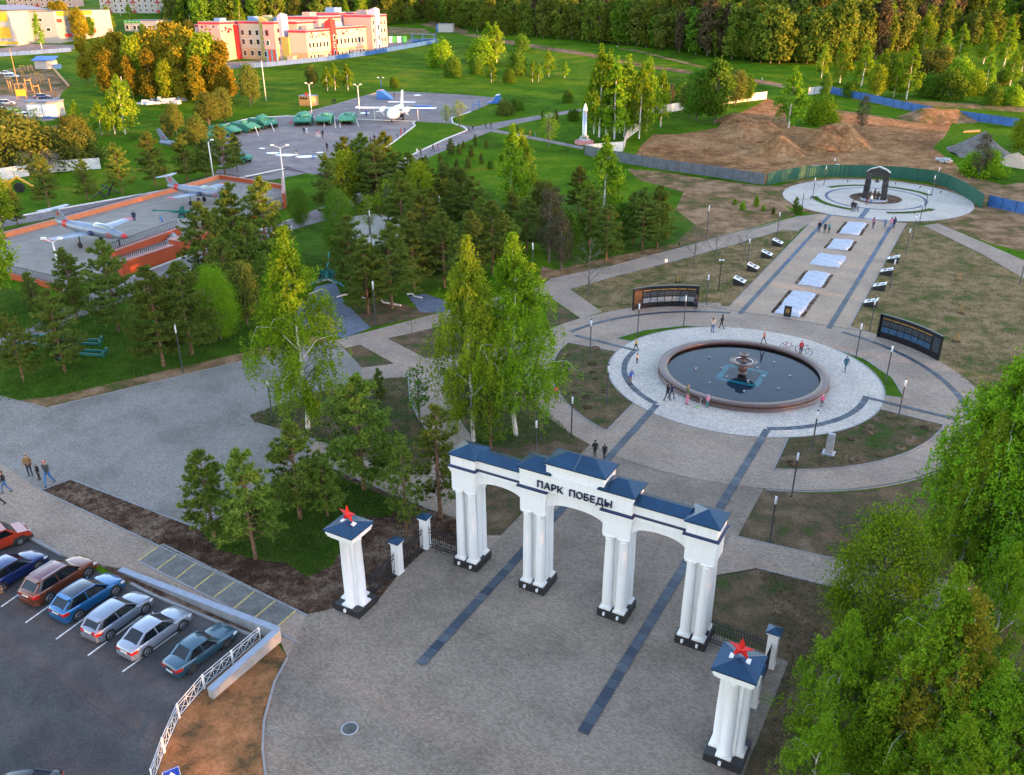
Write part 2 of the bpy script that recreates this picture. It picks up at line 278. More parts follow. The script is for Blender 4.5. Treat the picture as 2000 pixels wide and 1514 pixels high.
def sheet(name, polys, z, mat, kind='structure', parent=None):   # flat ground cover that follows the slope
    bm = bmesh.new()
    pts = []; fcs = []
    for poly in polys: fcs.append(list(range(len(pts), len(pts)+len(poly)))); pts += [Vector((p[0], p[1])) for p in poly]
    cv, _, cf = delaunay_2d_cdt(pts, [], fcs, 1, 1e-3)[:3]
    vs = [bm.verts.new((p.x, p.y, 0)) for p in cv]
    for q in cf:
        try: bm.faces.new([vs[i] for i in q])
        except ValueError: pass
    for yy in (Y0, Y1):
        bmesh.ops.bisect_plane(bm, geom=bm.verts[:]+bm.edges[:]+bm.faces[:], plane_co=(0, yy, 0), plane_no=(0, 1, 0))
    for v in bm.verts: v.co.z = tz(v.co.y) + z
    bmesh.ops.recalc_face_normals(bm, faces=bm.faces)
    for f in bm.faces:
        if f.normal.z < 0: f.normal_flip()
    me = bpy.data.meshes.new(name); bm.to_mesh(me); bm.free()
    o = obj(name, me, mat, parent)
    if not parent: struct(o, kind)
    return o
def px(*pts): return [G(x, y)[:2] for x, y in pts]
def uvs(*pts): return [W(u, v)[:2] for u, v in pts]
def arc(r, a0, a1, n=40, c=(0,0)): return [(c[0]+r*math.cos(math.radians(a0+(a1-a0)*i/n)), c[1]+r*math.sin(math.radians(a0+(a1-a0)*i/n))) for i in range(n+1)]
def kerb(name, pts, w, h, mat, closed=False):               # low kerb along a world polyline
    mb = MB(); pts = [Vector((p[0], p[1], 0)) for p in pts]
    if closed: pts.append(pts[0])
    for a, b in zip(pts, pts[1:]):
        d = b-a; L = d.length
        if L < .01: continue
        n = max(1, int(L/12)) if max(a.y, b.y) > 150 else 1
        for i in range(n):
            p = a+d*i/n; q = a+d*(i+1)/n; p.z = tz(p.y)+(h+.04)/2-.01; q.z = tz(q.y)+(h+.04)/2-.01; mb.beam(p, q, w, h+.06)
    return struct(obj(name, mb, mat))
# ---------------------------------------------------------------- ground, paths, beds
bm = bmesh.new()
ys = [-400, 0, 60, 120, Y0, 240, 320, 420, 560, 700, Y1, 1400, 4000]; xs = [-3500, -1200, -500, -250, -120, -40, 40, 120, 250, 500, 1200, 3500]
gv = [[bm.verts.new((x, y, tz(y))) for x in xs] for y in ys]
for i in range(len(ys)-1):
    for j in range(len(xs)-1): bm.faces.new((gv[i][j], gv[i][j+1], gv[i+1][j+1], gv[i+1][j]))
me = bpy.data.meshes.new('ground'); bm.to_mesh(me); bm.free(); struct(obj('ground', me, 'meadow'))

# unpaved covers
sheet('bare_ground', [uvs((-16,-40.2),(-8,-40.2),(-8,-38.5),(7,-38.5),(7,-50),(40,-90),(60,-20),(8,-20),(-8,-18),(-14,-30))], .005, 'bed_soil')
sheet('dry_lawn', [px((1113,565),(1200,540),(1318,510),(1440,476),(1529,449),(1562,452),(1420,604),(1250,601),(1176,612))], .010, 'dry_lawn')
sheet('dry_lawn', [uvs((7.2,18.9),(7.2,74),(10,74.5))+px((1803,441),(1918,497),(2030,560),(2150,700),(2150,900))+uvs(*arc(21.2, 5, 62))], .010, 'dry_lawn')
sheet('trodden_ground', [px((1225,330),(1290,335),(1490,364),(1540,362),(1521,378),(1530,400),(1555,420),(1440,452),(1329,483),(1322,470),(1360,440),(1320,410),(1335,375),(1250,352)),
                         px((1830,436),(1890,420),(1905,395),(1925,410),(2060,460),(2060,505),(1940,478))], .010, 'trodden_earth')
sheet('trodden_verge', [px((0,806),(95,797),(470,707),(640,665),(622,656),(470,690),(110,774),(0,786)), px((1050,548),(1075,545),(1200,517),(1329,485),(1328,474),(1180,505),(1085,528),(1060,520))], .010, 'trodden_earth')
sheet('lawn', [px((1225,420),(1300,395),(1345,420),(1370,450),(1300,480),(1195,506),(1085,527),(1062,500),(1040,460),(960,470),(900,540),(790,600),(700,600),(600,520),(560,430),(640,410),(900,400),(1100,380))], .005, 'lawn')
sheet('lawn', [px((0,786),(110,774),(470,690),(622,656),(560,620),(470,560),(300,560),(120,590),(0,560))], .005, 'lawn')
sheet('construction_ground', [px((1240,306),(1252,285),(1275,263),(1330,262),(1400,250),(1420,232),(1480,205),(1500,192),(1530,205),(1540,245),(1620,256),(1640,235),(1625,214),(1690,222),(1790,240),(1860,240),(1845,268),(1822,288),(1870,325),(1915,372),(1920,395),(1820,352),(1658,340),(1597,346),(1497,360))], .010, 'construction_earth')
sheet('trodden_ground', [px((1800,345),(1860,352),(1900,345),(1960,362),(2040,350),(2040,480),(1920,415))], .015, 'trodden_earth')
garden = px((80,959),(138,937),(391,1035),(600,893),(714,944),(844,997),(895,1017),(897,1096),(835,1074),(775,1126),(735,1178),(690,1192),(655,1190),(598,1203))
sheet('garden_mulch', [garden], .015, 'mulch')
sheet('garden_lawn', [px((395,1042),(440,1010),(600,905),(700,948),(790,985),(760,1010),(700,1010),(672,1060),(650,1105),(600,1128),(560,1100),(500,1094),(430,1075))], .020, 'lawn')
sheet('birch_bed', [px((487,812),(560,785),(707,743),(797,737),(800,780),(818,820),(850,862),(838,928),(752,912),(614,860),(500,828))], .015, 'bed_soil')
sheet('birch_bed', [px((863,725),(925,713),(1072,688))+uvs(*arc(21.8, 186, 238, 12))+uvs((-7.6,-20.5),(-7.6,-33),(-10,-37.5))+px((925,880),(905,835),(880,790),(868,760))], .015, 'bed_soil')
sheet('garden_bed', [px((675,682),(704,674),(770,711),(707,719)), px((755,661),(880,634),(925,688),(833,701)), px((1062,578),(1134,622),(1100,632),(1072,640)), px((424,748),(480,735),(505,742),(450,758)), px((0,882),(32,896),(0,908))], .015, 'bed_soil')
sheet('gun_bed', [px((675,590),(725,640),(850,612),(760,588),(730,580))], .020, 'bed_soil')
sheet('sunlit_slope', [px((505,1244),(546,1262),(562,1286),(536,1335),(516,1409),(513,1465),(521,1530),(300,1530),(322,1469),(351,1402),(400,1344),(456,1296))], .015, 'sunlit_earth')  # bare earth by the railing, its sunlit orange painted in
sheet('dry_lawn', [uvs((7.5,-28.3),(7.5,-21.4))+uvs(*arc(22.4, -70, 0, 20))+px((2100,780),(2300,1150),(1671,1110))], .010, 'bed_soil')
sheet('dry_lawn', [px((1479,1111),(1600,1141),(2300,1290),(2600,1900),(1475,1700),(1450,1514),(1540,1296))+uvs((12.9,-38.5),(7.9,-38.5))], .010, 'bed_soil')

sheet('shrub_strip', [px((190,1102),(238,1113),(546,1252),(510,1250),(415,1214),(256,1143))], .033, 'mulch')
# asphalt and paving
sheet('car_park', [px((-60,1000),(56,1050),(121,1087),(298,1162),(415,1212),(503,1244),(456,1296),(400,1344),(351,1402),(322,1469),(300,1530),(280,1700),(-900,1700),(-900,1000))], .020, 'asphalt')
sheet('plaza_paving', [uvs((-7.4,-13.0),(7.4,-13.0),(7.4,-28.2),(7.4,-38.6),(13.4,-38.9),(13.25,-47),(13.2,-60),(14,-75),(-20,-75))+px((521,1530),(513,1465),(516,1409),(536,1335),(562,1286),(598,1201),(655,1188),(733,1180),(777,1124),(835,1071))+uvs((-11.6,-38.7),(-7.4,-38.7))], .025, 'plaza_paver')
sheet('square_paving', [px((-200,838),(0,773),(95,797),(470,707),(655,665),(672,681),(707,719),(707,743),(560,786),(487,812),(500,827),(614,859),(600,893),(391,1035),(138,937),(80,959),(0,905),(-200,960))], .025, 'square_paver')
sheet('pavement', [px((-200,960),(0,905),(80,959),(598,1201),(562,1286),(546,1250),(238,1112),(121,1087),(56,1050),(-60,1000),(-300,1020))], .030, 'walk_paver')
sheet('path', [px((614,859),(752,912),(838,928),(850,862),(918,850),(925,880))+uvs((-10,-37.5),(-7.3,-36),(-7.3,-38.8))+px((888,1012),(844,997),(714,944),(600,893))], .035, 'walk_paver')
sheet('path', [px((655,665),(875,607),(1050,560),(1075,546),(1200,519),(1329,485),(1440,454),(1488,444),(1560,423))+uvs((-6.9,74.5),(-6.9,68))+px((1558,452),(1529,449),(1440,476),(1318,510),(1200,540),(1113,565),(1176,610),(1134,622),(1068,577),(878,634),(674,681)),
               px((704,674),(755,661),(833,701),(770,711)), px((707,719),(770,711),(833,701),(925,688),(1075,660),(1075,690),(925,713),(863,725),(868,760),(880,790),(905,835),(918,851),(850,863),(818,820),(800,780),(797,737),(707,743))], .040, 'walk_paver')
sheet('gun_path', [px((560,635),(618,560),(655,552),(672,590),(724,641),(672,661)), px((798,580),(830,574),(875,590),(868,612),(820,610))], .030, 'dark_paver')
ringo = [(19.1, -68, -7.5)]
sheet('ring_path', [uvs(*(arc(22.0, 112-360, 14, 70) + arc(13.3, 14, 112-360, 70)))], .045, 'walk_paver')
sheet('ring_path', [uvs(*(arc(20.9+2.4, 0, 180, 60, (0,-2.6)) + arc(13.3, 180, 0, 60)))], .050, 'walk_paver')
sheet('axis_paving', [uvs((-6.9,18.2),(7.2,18.6),(7.2,74.5),(-6.9,74.5))], .056, 'axis_paver')
sheet('side_path', [px((1438,1049),(1600,1086),(2300,1225),(2300,1295),(1600,1141),(1479,1111))+uvs((7.0,-33.5),(7.0,-28.2))], .061, 'walk_paver')
sheet('side_path', [px((1803,441),(1832,437),(1920,474),(2060,536),(2060,580),(1918,497))], .060, 'walk_paver')
sheet('fountain_ring', [uvs(*(arc(13.4, 0, 360, 96)))], .066, 'ring_paver')
MC = (-.1, 92.2)
def ell(ru, rv, a0=0, a1=360, n=90): return [(MC[0]+ru*math.cos(math.radians(a0+(a1-a0)*i/n)), MC[1]+rv*math.sin(math.radians(a0+(a1-a0)*i/n))) for i in range(n+1)]
sheet('trodden_ground', [uvs(*ell(18.6, 20.0)[:-1])], .020, 'trodden_earth')
sheet('memorial_circle', [uvs(*ell(16.6, 18.2)[:-1])], .066, 'ring_paver')
sheet('plaza_asphalt', [px((418,345),(430,318),(405,285),(411,258),(441,243),(492,231),(564,227),(590,226),(600,219),(654,205),(741,180),(790,180),(900,186),(982,193),(919,219),(882,231),(884,241),(925,248),(1000,234),(1135,212),(1136,217),(1005,243),(967,253),(1042,267),(1140,287),(1138,292),(1040,272),(958,257),(910,277),(817,316),(740,350),(690,375),(640,345),(555,332),(470,352)),], .020, 'path_asphalt')
sheet('lawn_wedge', [px((811,238),(880,241),(912,254),(868,273),(787,312),(740,330),(700,330),(768,279),(811,247))], .027, 'meadow')
sheet('terrace_road', [px((-40,452),(-40,437),(60,419),(330,371),(440,354),(560,325),(600,338),(450,365),(335,384),(60,434))], .020, 'path_asphalt')
sheet('terrace_road', [px((150,585),(250,545),(345,508),(470,462),(560,432),(640,412),(655,425),(560,452),(470,485),(360,535),(262,580),(160,618)), px((560,432),(640,400),(690,372),(720,385),(650,428)), px((-20,660),(60,640),(130,600),(165,612),(80,668),(-20,700))], .020, 'path_asphalt')
sheet('oval_paving', [px((655,440),(680,424),(730,418),(790,420),(815,440),(800,470),(740,482),(690,474))], .027, 'ring_paver')
sheet('field_track', [px((905,68),(925,66),(1000,80),(1150,104),(1260,126),(1380,142),(1500,158),(1560,172),(1555,178),(1500,166),(1370,148),(1250,131),(1140,109),(990,86)), px((820,48),(905,68),(918,62),(850,40)), px((1420,141),(1240,97),(1210,95),(1210,97),(1240,100),(1420,145))], .02, 'trodden_earth')
sheet('car_lot', [px((-60,170),(110,150),(120,180),(105,235),(-60,250))], .02, 'path_asphalt')
sheet('playground_sand', [px((-40,145),(85,125),(140,165),(110,190),(-40,185)), px((85,250),(140,240),(150,262),(95,270))], .03, 'trodden_earth')
sheet('school_yard', [px((440,135),(520,128),(620,120),(760,98),(860,80),(850,74),(755,80),(700,95),(520,118),(430,122))], .02, 'path_asphalt')
sheet('school_road', [px((-20,98),(60,86),(145,88),(145,96),(60,100),(-20,112))], .02, 'path_asphalt')
sheet('reed_strip', [px((1770,196),(1900,203),(2040,212),(2040,222),(1900,213),(1770,204)), px((740,52),(830,56),(840,64),(760,68))], .03, 'dry_lawn')

# kerbs
kerb('kerb', px((411,258),(441,243),(492,231),(564,227),(630,231),(750,235.5),(811,237.6),(806,241),(811,246),(768,279),(740,297)), .35, .15, 'kerb_white')
kerb('kerb', px((787,312),(868,273),(913,255),(905,248),(884,241),(882,231),(919,219)), .35, .15, 'kerb_white')
kerb('kerb', px((600,219),(654,205),(741,180),(790,180),(900,186),(982,193)), .3, .12, 'kerb_grey')
kerb('kerb', px((-40,437),(60,419),(330,371),(440,354),(555,330)), .35, .16, 'kerb_white')
kerb('kerb', px((240,548),(345,508),(470,462),(600,420)), .25, .14, 'kerb_white'); kerb('kerb', px((262,580),(360,535),(470,485)), .25, .14, 'kerb_white')
kerb('kerb', px((618,553),(640,547),(665,556)), .2, .14, 'kerb_white'); kerb('kerb', px((658,582),(672,577),(690,577),(715,585),(746,588),(748,592),(783,598)), .16, .14, 'kerb_white'); kerb('kerb', px((795,576),(806,575),(808,580),(824,583)), .16, .14, 'kerb_white')
kerb('kerb', px((121,1087),(56,1050),(-60,1000)), .2, .12, 'kerb_grey'); kerb('kerb', px((256,1142),(298,1164),(415,1213),(500,1247)), .2, .12, 'kerb_grey')
kerb('kerb', px((597,1202),(80,959),(138,937),(391,1035),(600,893),(714,944),(844,997)), .1, .05, 'kerb_grey'); kerb('kerb', px((562,1286),(536,1335),(516,1409),(513,1465),(521,1530)), .12, .06, 'kerb_grey')
kerb('kerb', px((95,797),(470,707),(655,665)), .1, .05, 'kerb_grey'); kerb('kerb', px((500,827),(614,859),(752,912),(838,928)), .1, .05, 'kerb_grey'); kerb('kerb', px((863,725),(868,760),(880,790),(905,835),(918,851)), .1, .05, 'kerb_grey')
kerb('kerb', px((797,737),(800,780),(818,820),(850,862)), .1, .05, 'kerb_grey'); kerb('kerb', uvs(*arc(13.4, 0, 360, 96)), .07, .03, 'kerb_grey'); kerb('kerb', uvs(*arc(22.2, -70, -2, 30)), .12, .05, 'kerb_grey')
kerb('kerb', uvs((-6.9,19.5),(-6.9,68)), .12, .05, 'kerb_grey'); kerb('kerb', uvs((7.2,19),(7.2,74.5)), .12, .05, 'kerb_grey'); kerb('kerb', px((1113,565),(1200,540),(1318,510),(1440,476),(1529,449),(1558,452)), .1, .05, 'kerb_grey')
kerb('kerb', px((1075,546),(1200,519),(1329,485),(1440,454),(1560,423)), .1, .05, 'kerb_grey'); kerb('kerb', px((1438,1049),(1600,1086),(1900,1145)), .1, .05, 'kerb_grey'); kerb('kerb', px((1479,1111),(1600,1141),(1900,1205)), .1, .05, 'kerb_grey')

# planting beds of the ring, with the pits dug for saplings
KZ = 0
def bed(name, poly, mat='bed_soil'):
    sheet(name, [uvs(*poly)], .072, mat); kerb('kerb', uvs(*poly), .1, .06, 'kerb_grey', True)
bed('ring_bed', [(-7.1,-11.5)]+arc(13.45, 238, 182, 16)+arc(19.2, 182, 247.5, 24)+[(-7.1,-17.6)])
bed('ring_bed', [(7.2,-11.4)]+arc(13.45, -58, -7, 16)+arc(18.9, -7, -67, 24))
bed('ring_bed', arc(13.45, 167, 122, 12)+[(-9.5,10.6),(-13.2,6.9),(-15,3)], 'lawn'); bed('ring_bed', arc(13.45, 58, 7, 12)+[(15.1,1.8),(13.4,6.4),(10.2,10.1)], 'lawn')
for a0, a1 in ((38, 88), (104, 150), (198, 258), (288, 338)):
    q = ell(11.6, 12.6, a0, a1, 14)+ell(10.3, 11.2, a1, a0, 14); sheet('circle_bed', [uvs(*q)], .072, 'lawn'); kerb('kerb', uvs(*q), .12, .06, 'kerb_grey', True)
sheet('bell_bed', [uvs(*ell(4.6, 4.9, 0, 360, 40)[:-1])], .078, 'mulch')
PITS = [(1163,680),(1168,697),(1158,711),(1158,728),(1161,742),(1104,693),(1100,716),(1104,741),(1178,765),(1147,796),(1146,776),(1120,770),(1715,823),(1739,815),(1663,858),(1693,845),(1788,857),(1758,874),(1717,889),(1807,836),(1547,906),(1606,906),(1669,900),(1696,834)]
pitmb = MB(); pitmb.lathe((0,0,0), [(.42,.0),(.40,.06),(.30,.07),(.20,.02),(.0,-.01)], 14, False)
pm = pitmb.mesh('planting_pit', True); pm.materials.append(MATS['mulch'])
for i, (x, y) in enumerate(PITS):
    o = obj('planting_pit', pm, None, None, G(x, y, .074)); k = sorted(PITS[:12] if i < 12 else PITS[12:]).index((x, y))+1
    tag(o, 'small dug planting pit in the %s ring bed, %s from the left' % ('left' if i < 12 else 'right', ordw(k)), 'planting pit', 'planting pits in the ring beds'); s = random.Random(i).uniform(.8, 1.25); o.scale = (s, s, 1)

# dark slab bands in the paving: each near slab its own piece
rnd = random.Random(5)
SLABM = {}
def slab_band(path, w, step, z=.071, name='slab_band'):
    root = bpy.data.objects.new(name, None); COL.objects.link(root); struct(root); root['label'] = 'band of dark blue paving slabs set in the paving'
    pts = [Vector((u, v, 0)) for u, v in path]
    for a, b in zip(pts, pts[1:]):
        d = b-a; L = d.length; n = max(1, round(L/step)); ang = math.atan2(d.y, d.x)+AX
        for i in range(n):
            mi = rnd.choice((0, 0, 1, 1, 2, 3)); l = L/n-.022; key = (round(l, 2), w, mi)
            if key not in SLABM:
                mb = MB(); mb.box((0,0,0), (l, w, .012)); m_ = mb.mesh('slab'); m_.materials.append(MATS['slab%d' % mi]); SLABM[key] = m_
            c = a+d*(i+.5)/n; p = W(c.x, c.y); obj('slab', SLABM[key], None, root, (p.x, p.y, z+rnd.uniform(0, .003)), ang)
def lin(a, b): return [a, b]
slab_band(lin((-5.06,-49.4), (-5.06,-10.75)), .60, .72); slab_band(lin((5.22,-49.4), (5.22,-10.75)), .60, .72)
slab_band(arc(11.8, 244, 178, 30), .58, .8, .073); slab_band(arc(11.8, -64, 0, 30), .58, .8, .073)
slab_band([(-11.5,.75), (-19.4,1.7)], .5, .7, .073); slab_band([(11.5,.35), (19.8,-.6)], .5, .7, .073)
AR = arc(20.9, 166, 107, 34, (0,-2.6)); slab_band(AR, .5, .8); slab_band(arc(20.9, 71, 8, 36, (0,-2.6)), .5, .8)
slab_band([(-5.06,17.6), (-5.06,38)], .58, .8); slab_band([(5.22,17.6), (5.22,38)], .58, .8)
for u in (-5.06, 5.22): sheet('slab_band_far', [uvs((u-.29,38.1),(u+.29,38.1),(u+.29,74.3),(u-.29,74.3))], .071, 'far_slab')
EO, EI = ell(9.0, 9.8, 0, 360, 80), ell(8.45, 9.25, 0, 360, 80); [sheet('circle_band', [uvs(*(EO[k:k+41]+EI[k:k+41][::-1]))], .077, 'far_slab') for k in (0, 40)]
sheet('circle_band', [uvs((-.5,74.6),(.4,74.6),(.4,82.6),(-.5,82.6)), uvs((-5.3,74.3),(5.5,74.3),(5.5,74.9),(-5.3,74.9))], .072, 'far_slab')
kerb('drain_channel', uvs((-8.9,18.3),(9.2,18.7)), .14, .02, 'black_metal')

# painted bays and the wide shallow steps beside the car park
for a, b in (((46,1221),(0,1243)), ((92,1197+0),(50,1218)), ((110,1249),(50,1218)), ((172,1281),(108,1250)), ((239,1313),(172,1281))): pass
for a, b in (((2,1186),(32,1165)), ((50,1217),(92,1187)), ((110,1249),(152,1218)), ((172,1281),(214,1250)), ((239,1313),(282,1282))):
    A = G(*a, .0); B = G(*b, .0); B = A+(B-A)*2.6; d = (B-A).normalized(); n = Vector((-d.y, d.x, 0))*.06
    sheet('bay_line', [[(A+n)[:2], (B+n)[:2], (B-n)[:2], (A-n)[:2]]], .027, 'road_paint')
Z6 = lambda x, y: (x*.432, 860+y*.432)
LN = [((625,548),(730,475)), ((705,590),(808,515)), ((790,633),(893,552)), ((875,675),(978,597)), ((960,718),(1065,640)), ((1055,765),(1155,682)), ((1148,808),(1248,725)), ((1240,858),(1338,772))]
walk = bpy.data.objects.new('ramp_slabs', None); COL.objects.link(walk); struct(walk)
for (a, b), (c, d) in zip(LN, LN[1:]):
    q = [G(*Z6(*p)) for p in (a, b, d, c)]; ctr = sum(q, Vector())/4; q = [ctr+(p-ctr)*.985 for p in q]
    mb = MB(); mb.prism([p[:2] for p in q], .02, .055); obj('slab', mb, 'slab_concrete', walk)
for a, b in LN:
    A, B = G(*Z6(*a)), G(*Z6(*b)); mb = MB(); A.z = B.z = .054; mb.beam(A, B, .11, .02); obj('yellow_edge', mb, 'yellow_paint', walk)
for pts in (((625,548),(1345,915)), ((735,472),(1388,795))):
    A, B = (G(*Z6(*p)) for p in pts); A.z = B.z = .04; mb = MB(); mb.beam(A, B, .16, .05); obj('edging', mb, 'kerb_grey', walk)
t = thing('manhole_cover', 'round iron manhole cover in a pale collar on the entrance plaza', 'manhole', G(683,1423,.027))
mb = MB(); mb.lathe((0,0,0), [(.46,0),(.455,.012),(.39,.012),(.39,0)], 28, False); P('collar', mb, 'granite_light', t); mb = MB(); mb.lathe((0,0,0), [(.38,0),(.38,.014),(.30,.018),(0,.018)], 28, False); P('lid', mb, 'iron', t)
# retaining wall round the car park corner
t = thing('retaining_wall', 'low grey concrete retaining wall with blue-grey coping at the car park corner', 'wall', (0,0,0))
A, B, C = G(236,1116), G(546,1251), G(413,1364); mb = MB(); mc = MB()
def wallseg(p, q, h0, h1, w):
    d = (q-p).normalized(); n = Vector((-d.y, d.x, 0))*w/2
    for m_, ww, lo, hi in ((mb, 1, 0, 0), (mc, 1.18, 0, .09)):
        N = n*ww; z0 = [0, 0] if m_ is mb else [h0, h1]; z1 = [h0, h1] if m_ is mb else [h0+.09, h1+.09]
        V = [p-N, q-N, q+N, p+N]; VV = [(v.x, v.y, z0[i in (1,2)]) for i, v in enumerate(V)]+[(v.x, v.y, z1[i in (1,2)]) for i, v in enumerate(V)]
        m_.add(VV, [(3,2,1,0),(4,5,6,7),(0,1,5,4),(1,2,6,5),(2,3,7,6),(3,0,4,7)])
wallseg(A, B, .12, .8, .36); wallseg(B+Vector((0,0,0)), C, .8, .55, .36); P('wall_body', mb, 'concrete', t); P('coping', mc, 'concrete_cap', t)
# ---------------------------------------------------------------- entrance gate
def wloc(u, v, z=0): return W(u, v, z)
gate = thing('park_gate', 'white triple-arched entrance gate with blue metal roofs and navy lettering', 'gate', wloc(.22, -39.58), AX)
PX = [-7.78, -2.77, 2.77, 7.78]
def hip(x0, x1, y0, y1, z0, rise, ridge=None, th=.09):
    mb = MB(); w = y1-y0; cx = (x0+x1)/2; cy = (y0+y1)/2; mb.box((cx, cy, z0), (x1-x0, w, th)); z = z0+th
    r = max(0, (x1-x0)-w)/2 if ridge is None else ridge
    V = [(x0,y0,z),(x1,y0,z),(x1,y1,z),(x0,y1,z),(cx-r,cy,z+rise),(cx+r,cy,z+rise)]
    mb.add(V, [(0,1,5,4),(1,2,5),(2,3,4,5),(3,0,4)]); return mb
for k, x in enumerate(PX):
    mb = MB(); mb.box((x,0,0), (1.84, 1.92, .58)); pl = P('plinth', mb, 'granite_dark', gate)
    mb = MB()
    for j in (-1, 1): mb.box((x, 0, .58), (1.30 if j < 0 else 1.0, .5 if j < 0 else .86, 5.46))
    P('pier', mb, 'white_stucco', gate)
    for sx in (-.45, .45):
        for sy in (-.6, .6):
            c = (x+sx, sy, .58); mb = MB(); mb.box(c, (.74, .62, .14)); mb.lathe((c[0], c[1], .72), [(.34,0),(.36,.05),(.34,.11),(.30,.15),(.305,.2),(.298,2.4),(.262,4.95),(.27,5.0),(.30,5.04),(.30,5.08),(.27,5.1),(.27,5.14),(.33,5.22)], 20)
            mb.box((c[0], c[1], 5.93), (.70, .60, .11)); P('column', mb, 'white_stucco', gate, True)
            if sy < 0:
                mb = MB(); mb.box((x+sx, -1.02, .26), (.12, .14, .2)); mb.box((x+sx, -.99, .36), (.16, .08, .06)); P('spotlight', mb, 'white_paint', gate)
    mb = MB(); mb.box((x,0,6.04), (1.74, 1.72, 1.28)); mb.box((x,0,7.32), (1.84, 1.82, .14)); mb.box((x,0,7.46), (1.94, 1.92, .12)); mb.box((x,0,7.58), (2.02, 2.0, .14)); P('entablature', mb, 'white_stucco', gate)
    mb = MB(); mb.box((x,0,7.72), (2.1, 2.08, .07)); mb.box((x,0,7.79), (1.98,1.96,.05), top=.95); P('flashing', mb, 'band_blue', gate)
    if k in (0, 3):
        mb = MB(); mb.box((x,0,7.84), (1.78, 1.76, .62)); mb.box((x,0,8.46), (1.86,1.84,.1)); P('attic', mb, 'white_stucco', gate)
        P('roof', hip(x-1.02, x+1.02, -1.0, 1.0, 8.56, .46), 'roof_blue', gate)
for x0, x1, side in ((PX[0]+.87, PX[1]-.87, 1), (PX[1]+.87, PX[2]-.87, 0), (PX[2]+.87, PX[3]-.87, 1)):
    n = 18; cx = (x0+x1)/2; hw = (x1-x0)/2; spr, crown = 6.30, 7.0; top = 8.5 if side else 7.84
    prof = [(x0, top)]+[(x0, spr)]+[(cx-hw*math.cos(PI*i/n), spr+(crown-spr)*math.sin(PI*i/n)**.8) for i in range(1, n)]+[(x1, spr),(x1, top)]
    mb = MB(); prof = prof[::-1]
    yf, yb = -.58, .58; m_ = len(prof)
    V = [(p[0], yf, p[1]) for p in prof]+[(p[0], yb, p[1]) for p in prof]
    mb.add(V, [(i, i+1, m_+i+1, m_+i) for i in range(m_-1)]+[(m_-1, 0, m_, 2*m_-1)])
    strip = prof[1:-1]                                         # triangulate the two faces as vertical strips
    for y in (yf, yb):
        V = []; F = []
        for p in strip: V += [(p[0], y, p[1]), (p[0], y, top)]
        for i in range(len(strip)-1): F.append((2*i, 2*i+2, 2*i+3, 2*i+1))
        mb.add(V, F)
    P('arch_wall', mb, 'white_stucco', gate)
    if side:
        mb = MB(); mb.box((cx, 0, 7.30), (2*hw-.01, 1.28, .1)); mb.box((cx, 0, 7.44), (2*hw-.01, 1.36, .3)); P('cornice', mb, 'white_stucco', gate)
        mb = MB(); mb.box((cx,0,7.76), (2*hw-.01, 1.46, .08)); P('flashing', mb, 'band_blue', gate)
        mb = MB(); mb.box((cx,0,8.5), (2*hw-.01, 1.5, .08)); z = 8.58; a, b = cx-hw+.005, cx+hw-.005
        mb.add([(a,-.75,z),(b,-.75,z),(b,.75,z),(a,.75,z),(a,0,z+.3),(b,0,z+.3)], [(0,1,5,4),(2,3,4,5),(1,2,5),(3,0,4)]); P('roof', mb, 'roof_blue', gate)
mb = MB(); mb.box((0,0,7.845), (7.34, 1.74, 1.09)); mb.box((0,0,8.93), (7.42, 1.82, .1)); P('attic', mb, 'white_stucco', gate)
mb = MB(); mb.box((0,0,9.03), (3.72, 1.70, .66)); mb.box((0,0,9.69), (3.82,1.8,.1)); P('attic', mb, 'white_stucco', gate)
for s in (-1, 1): P('roof', hip(*sorted((s*3.84, s*1.50)), -1.0, 1.0, 9.032, .46, .3), 'roof_blue', gate)
P('roof', hip(-2.02, 2.02, -1.0, 1.0, 9.79, .54, .9), 'roof_blue', gate)
mb = MB(); mb.beam((0,-1.0,9.88), (0,0,10.42), .04, .03); P('roof_seam', mb, 'galvanised', gate)
LETM = {}
def text_mesh(s, size, depth, key=None):
    k = (s, size, depth)
    if k in LETM: return LETM[k]
    cu = bpy.data.curves.new('txt', 'FONT'); cu.body = s; cu.size = size; cu.extrude = depth; cu.resolution_u = 3; cu.offset = size*.012
    o = bpy.data.objects.new('txt', cu); COL.objects.link(o); dg = bpy.context.evaluated_depsgraph_get()
    me = bpy.data.meshes.new_from_object(o.evaluated_get(dg)); bpy.data.objects.remove(o); me.name = 'letter'; LETM[k] = me; return me
def lettering(s, size, depth, x, y, z, mat, parent, width=None, up=True):
    items = []; tot = 0
    for ch in s:
        if ch == ' ': items.append((None, size*.42)); tot += size*.42; continue
        me = text_mesh(ch, size, depth).copy(); xs_ = [v.co.x for v in me.vertices]; w = max(xs_)-min(xs_)
        for v in me.vertices: v.co.x -= min(xs_)
        items.append((me, w)); tot += w
    gap = size*.16 if width is None else (width-tot)/(len(s)-1); cx = x
    for me, w in items:
        if me:
            me.materials.clear(); me.materials.append(MATS[mat]); o = bpy.data.objects.new('letter', me); COL.objects.link(o); o.parent = parent; o.location = (cx, y, z); o.rotation_euler = (PI/2, 0, 0)
        cx += w+gap
lettering('ПАРК ПОБЕДЫ', .63, .05, -2.42, -.915, 8.02, 'letter_navy', gate, 4.86)

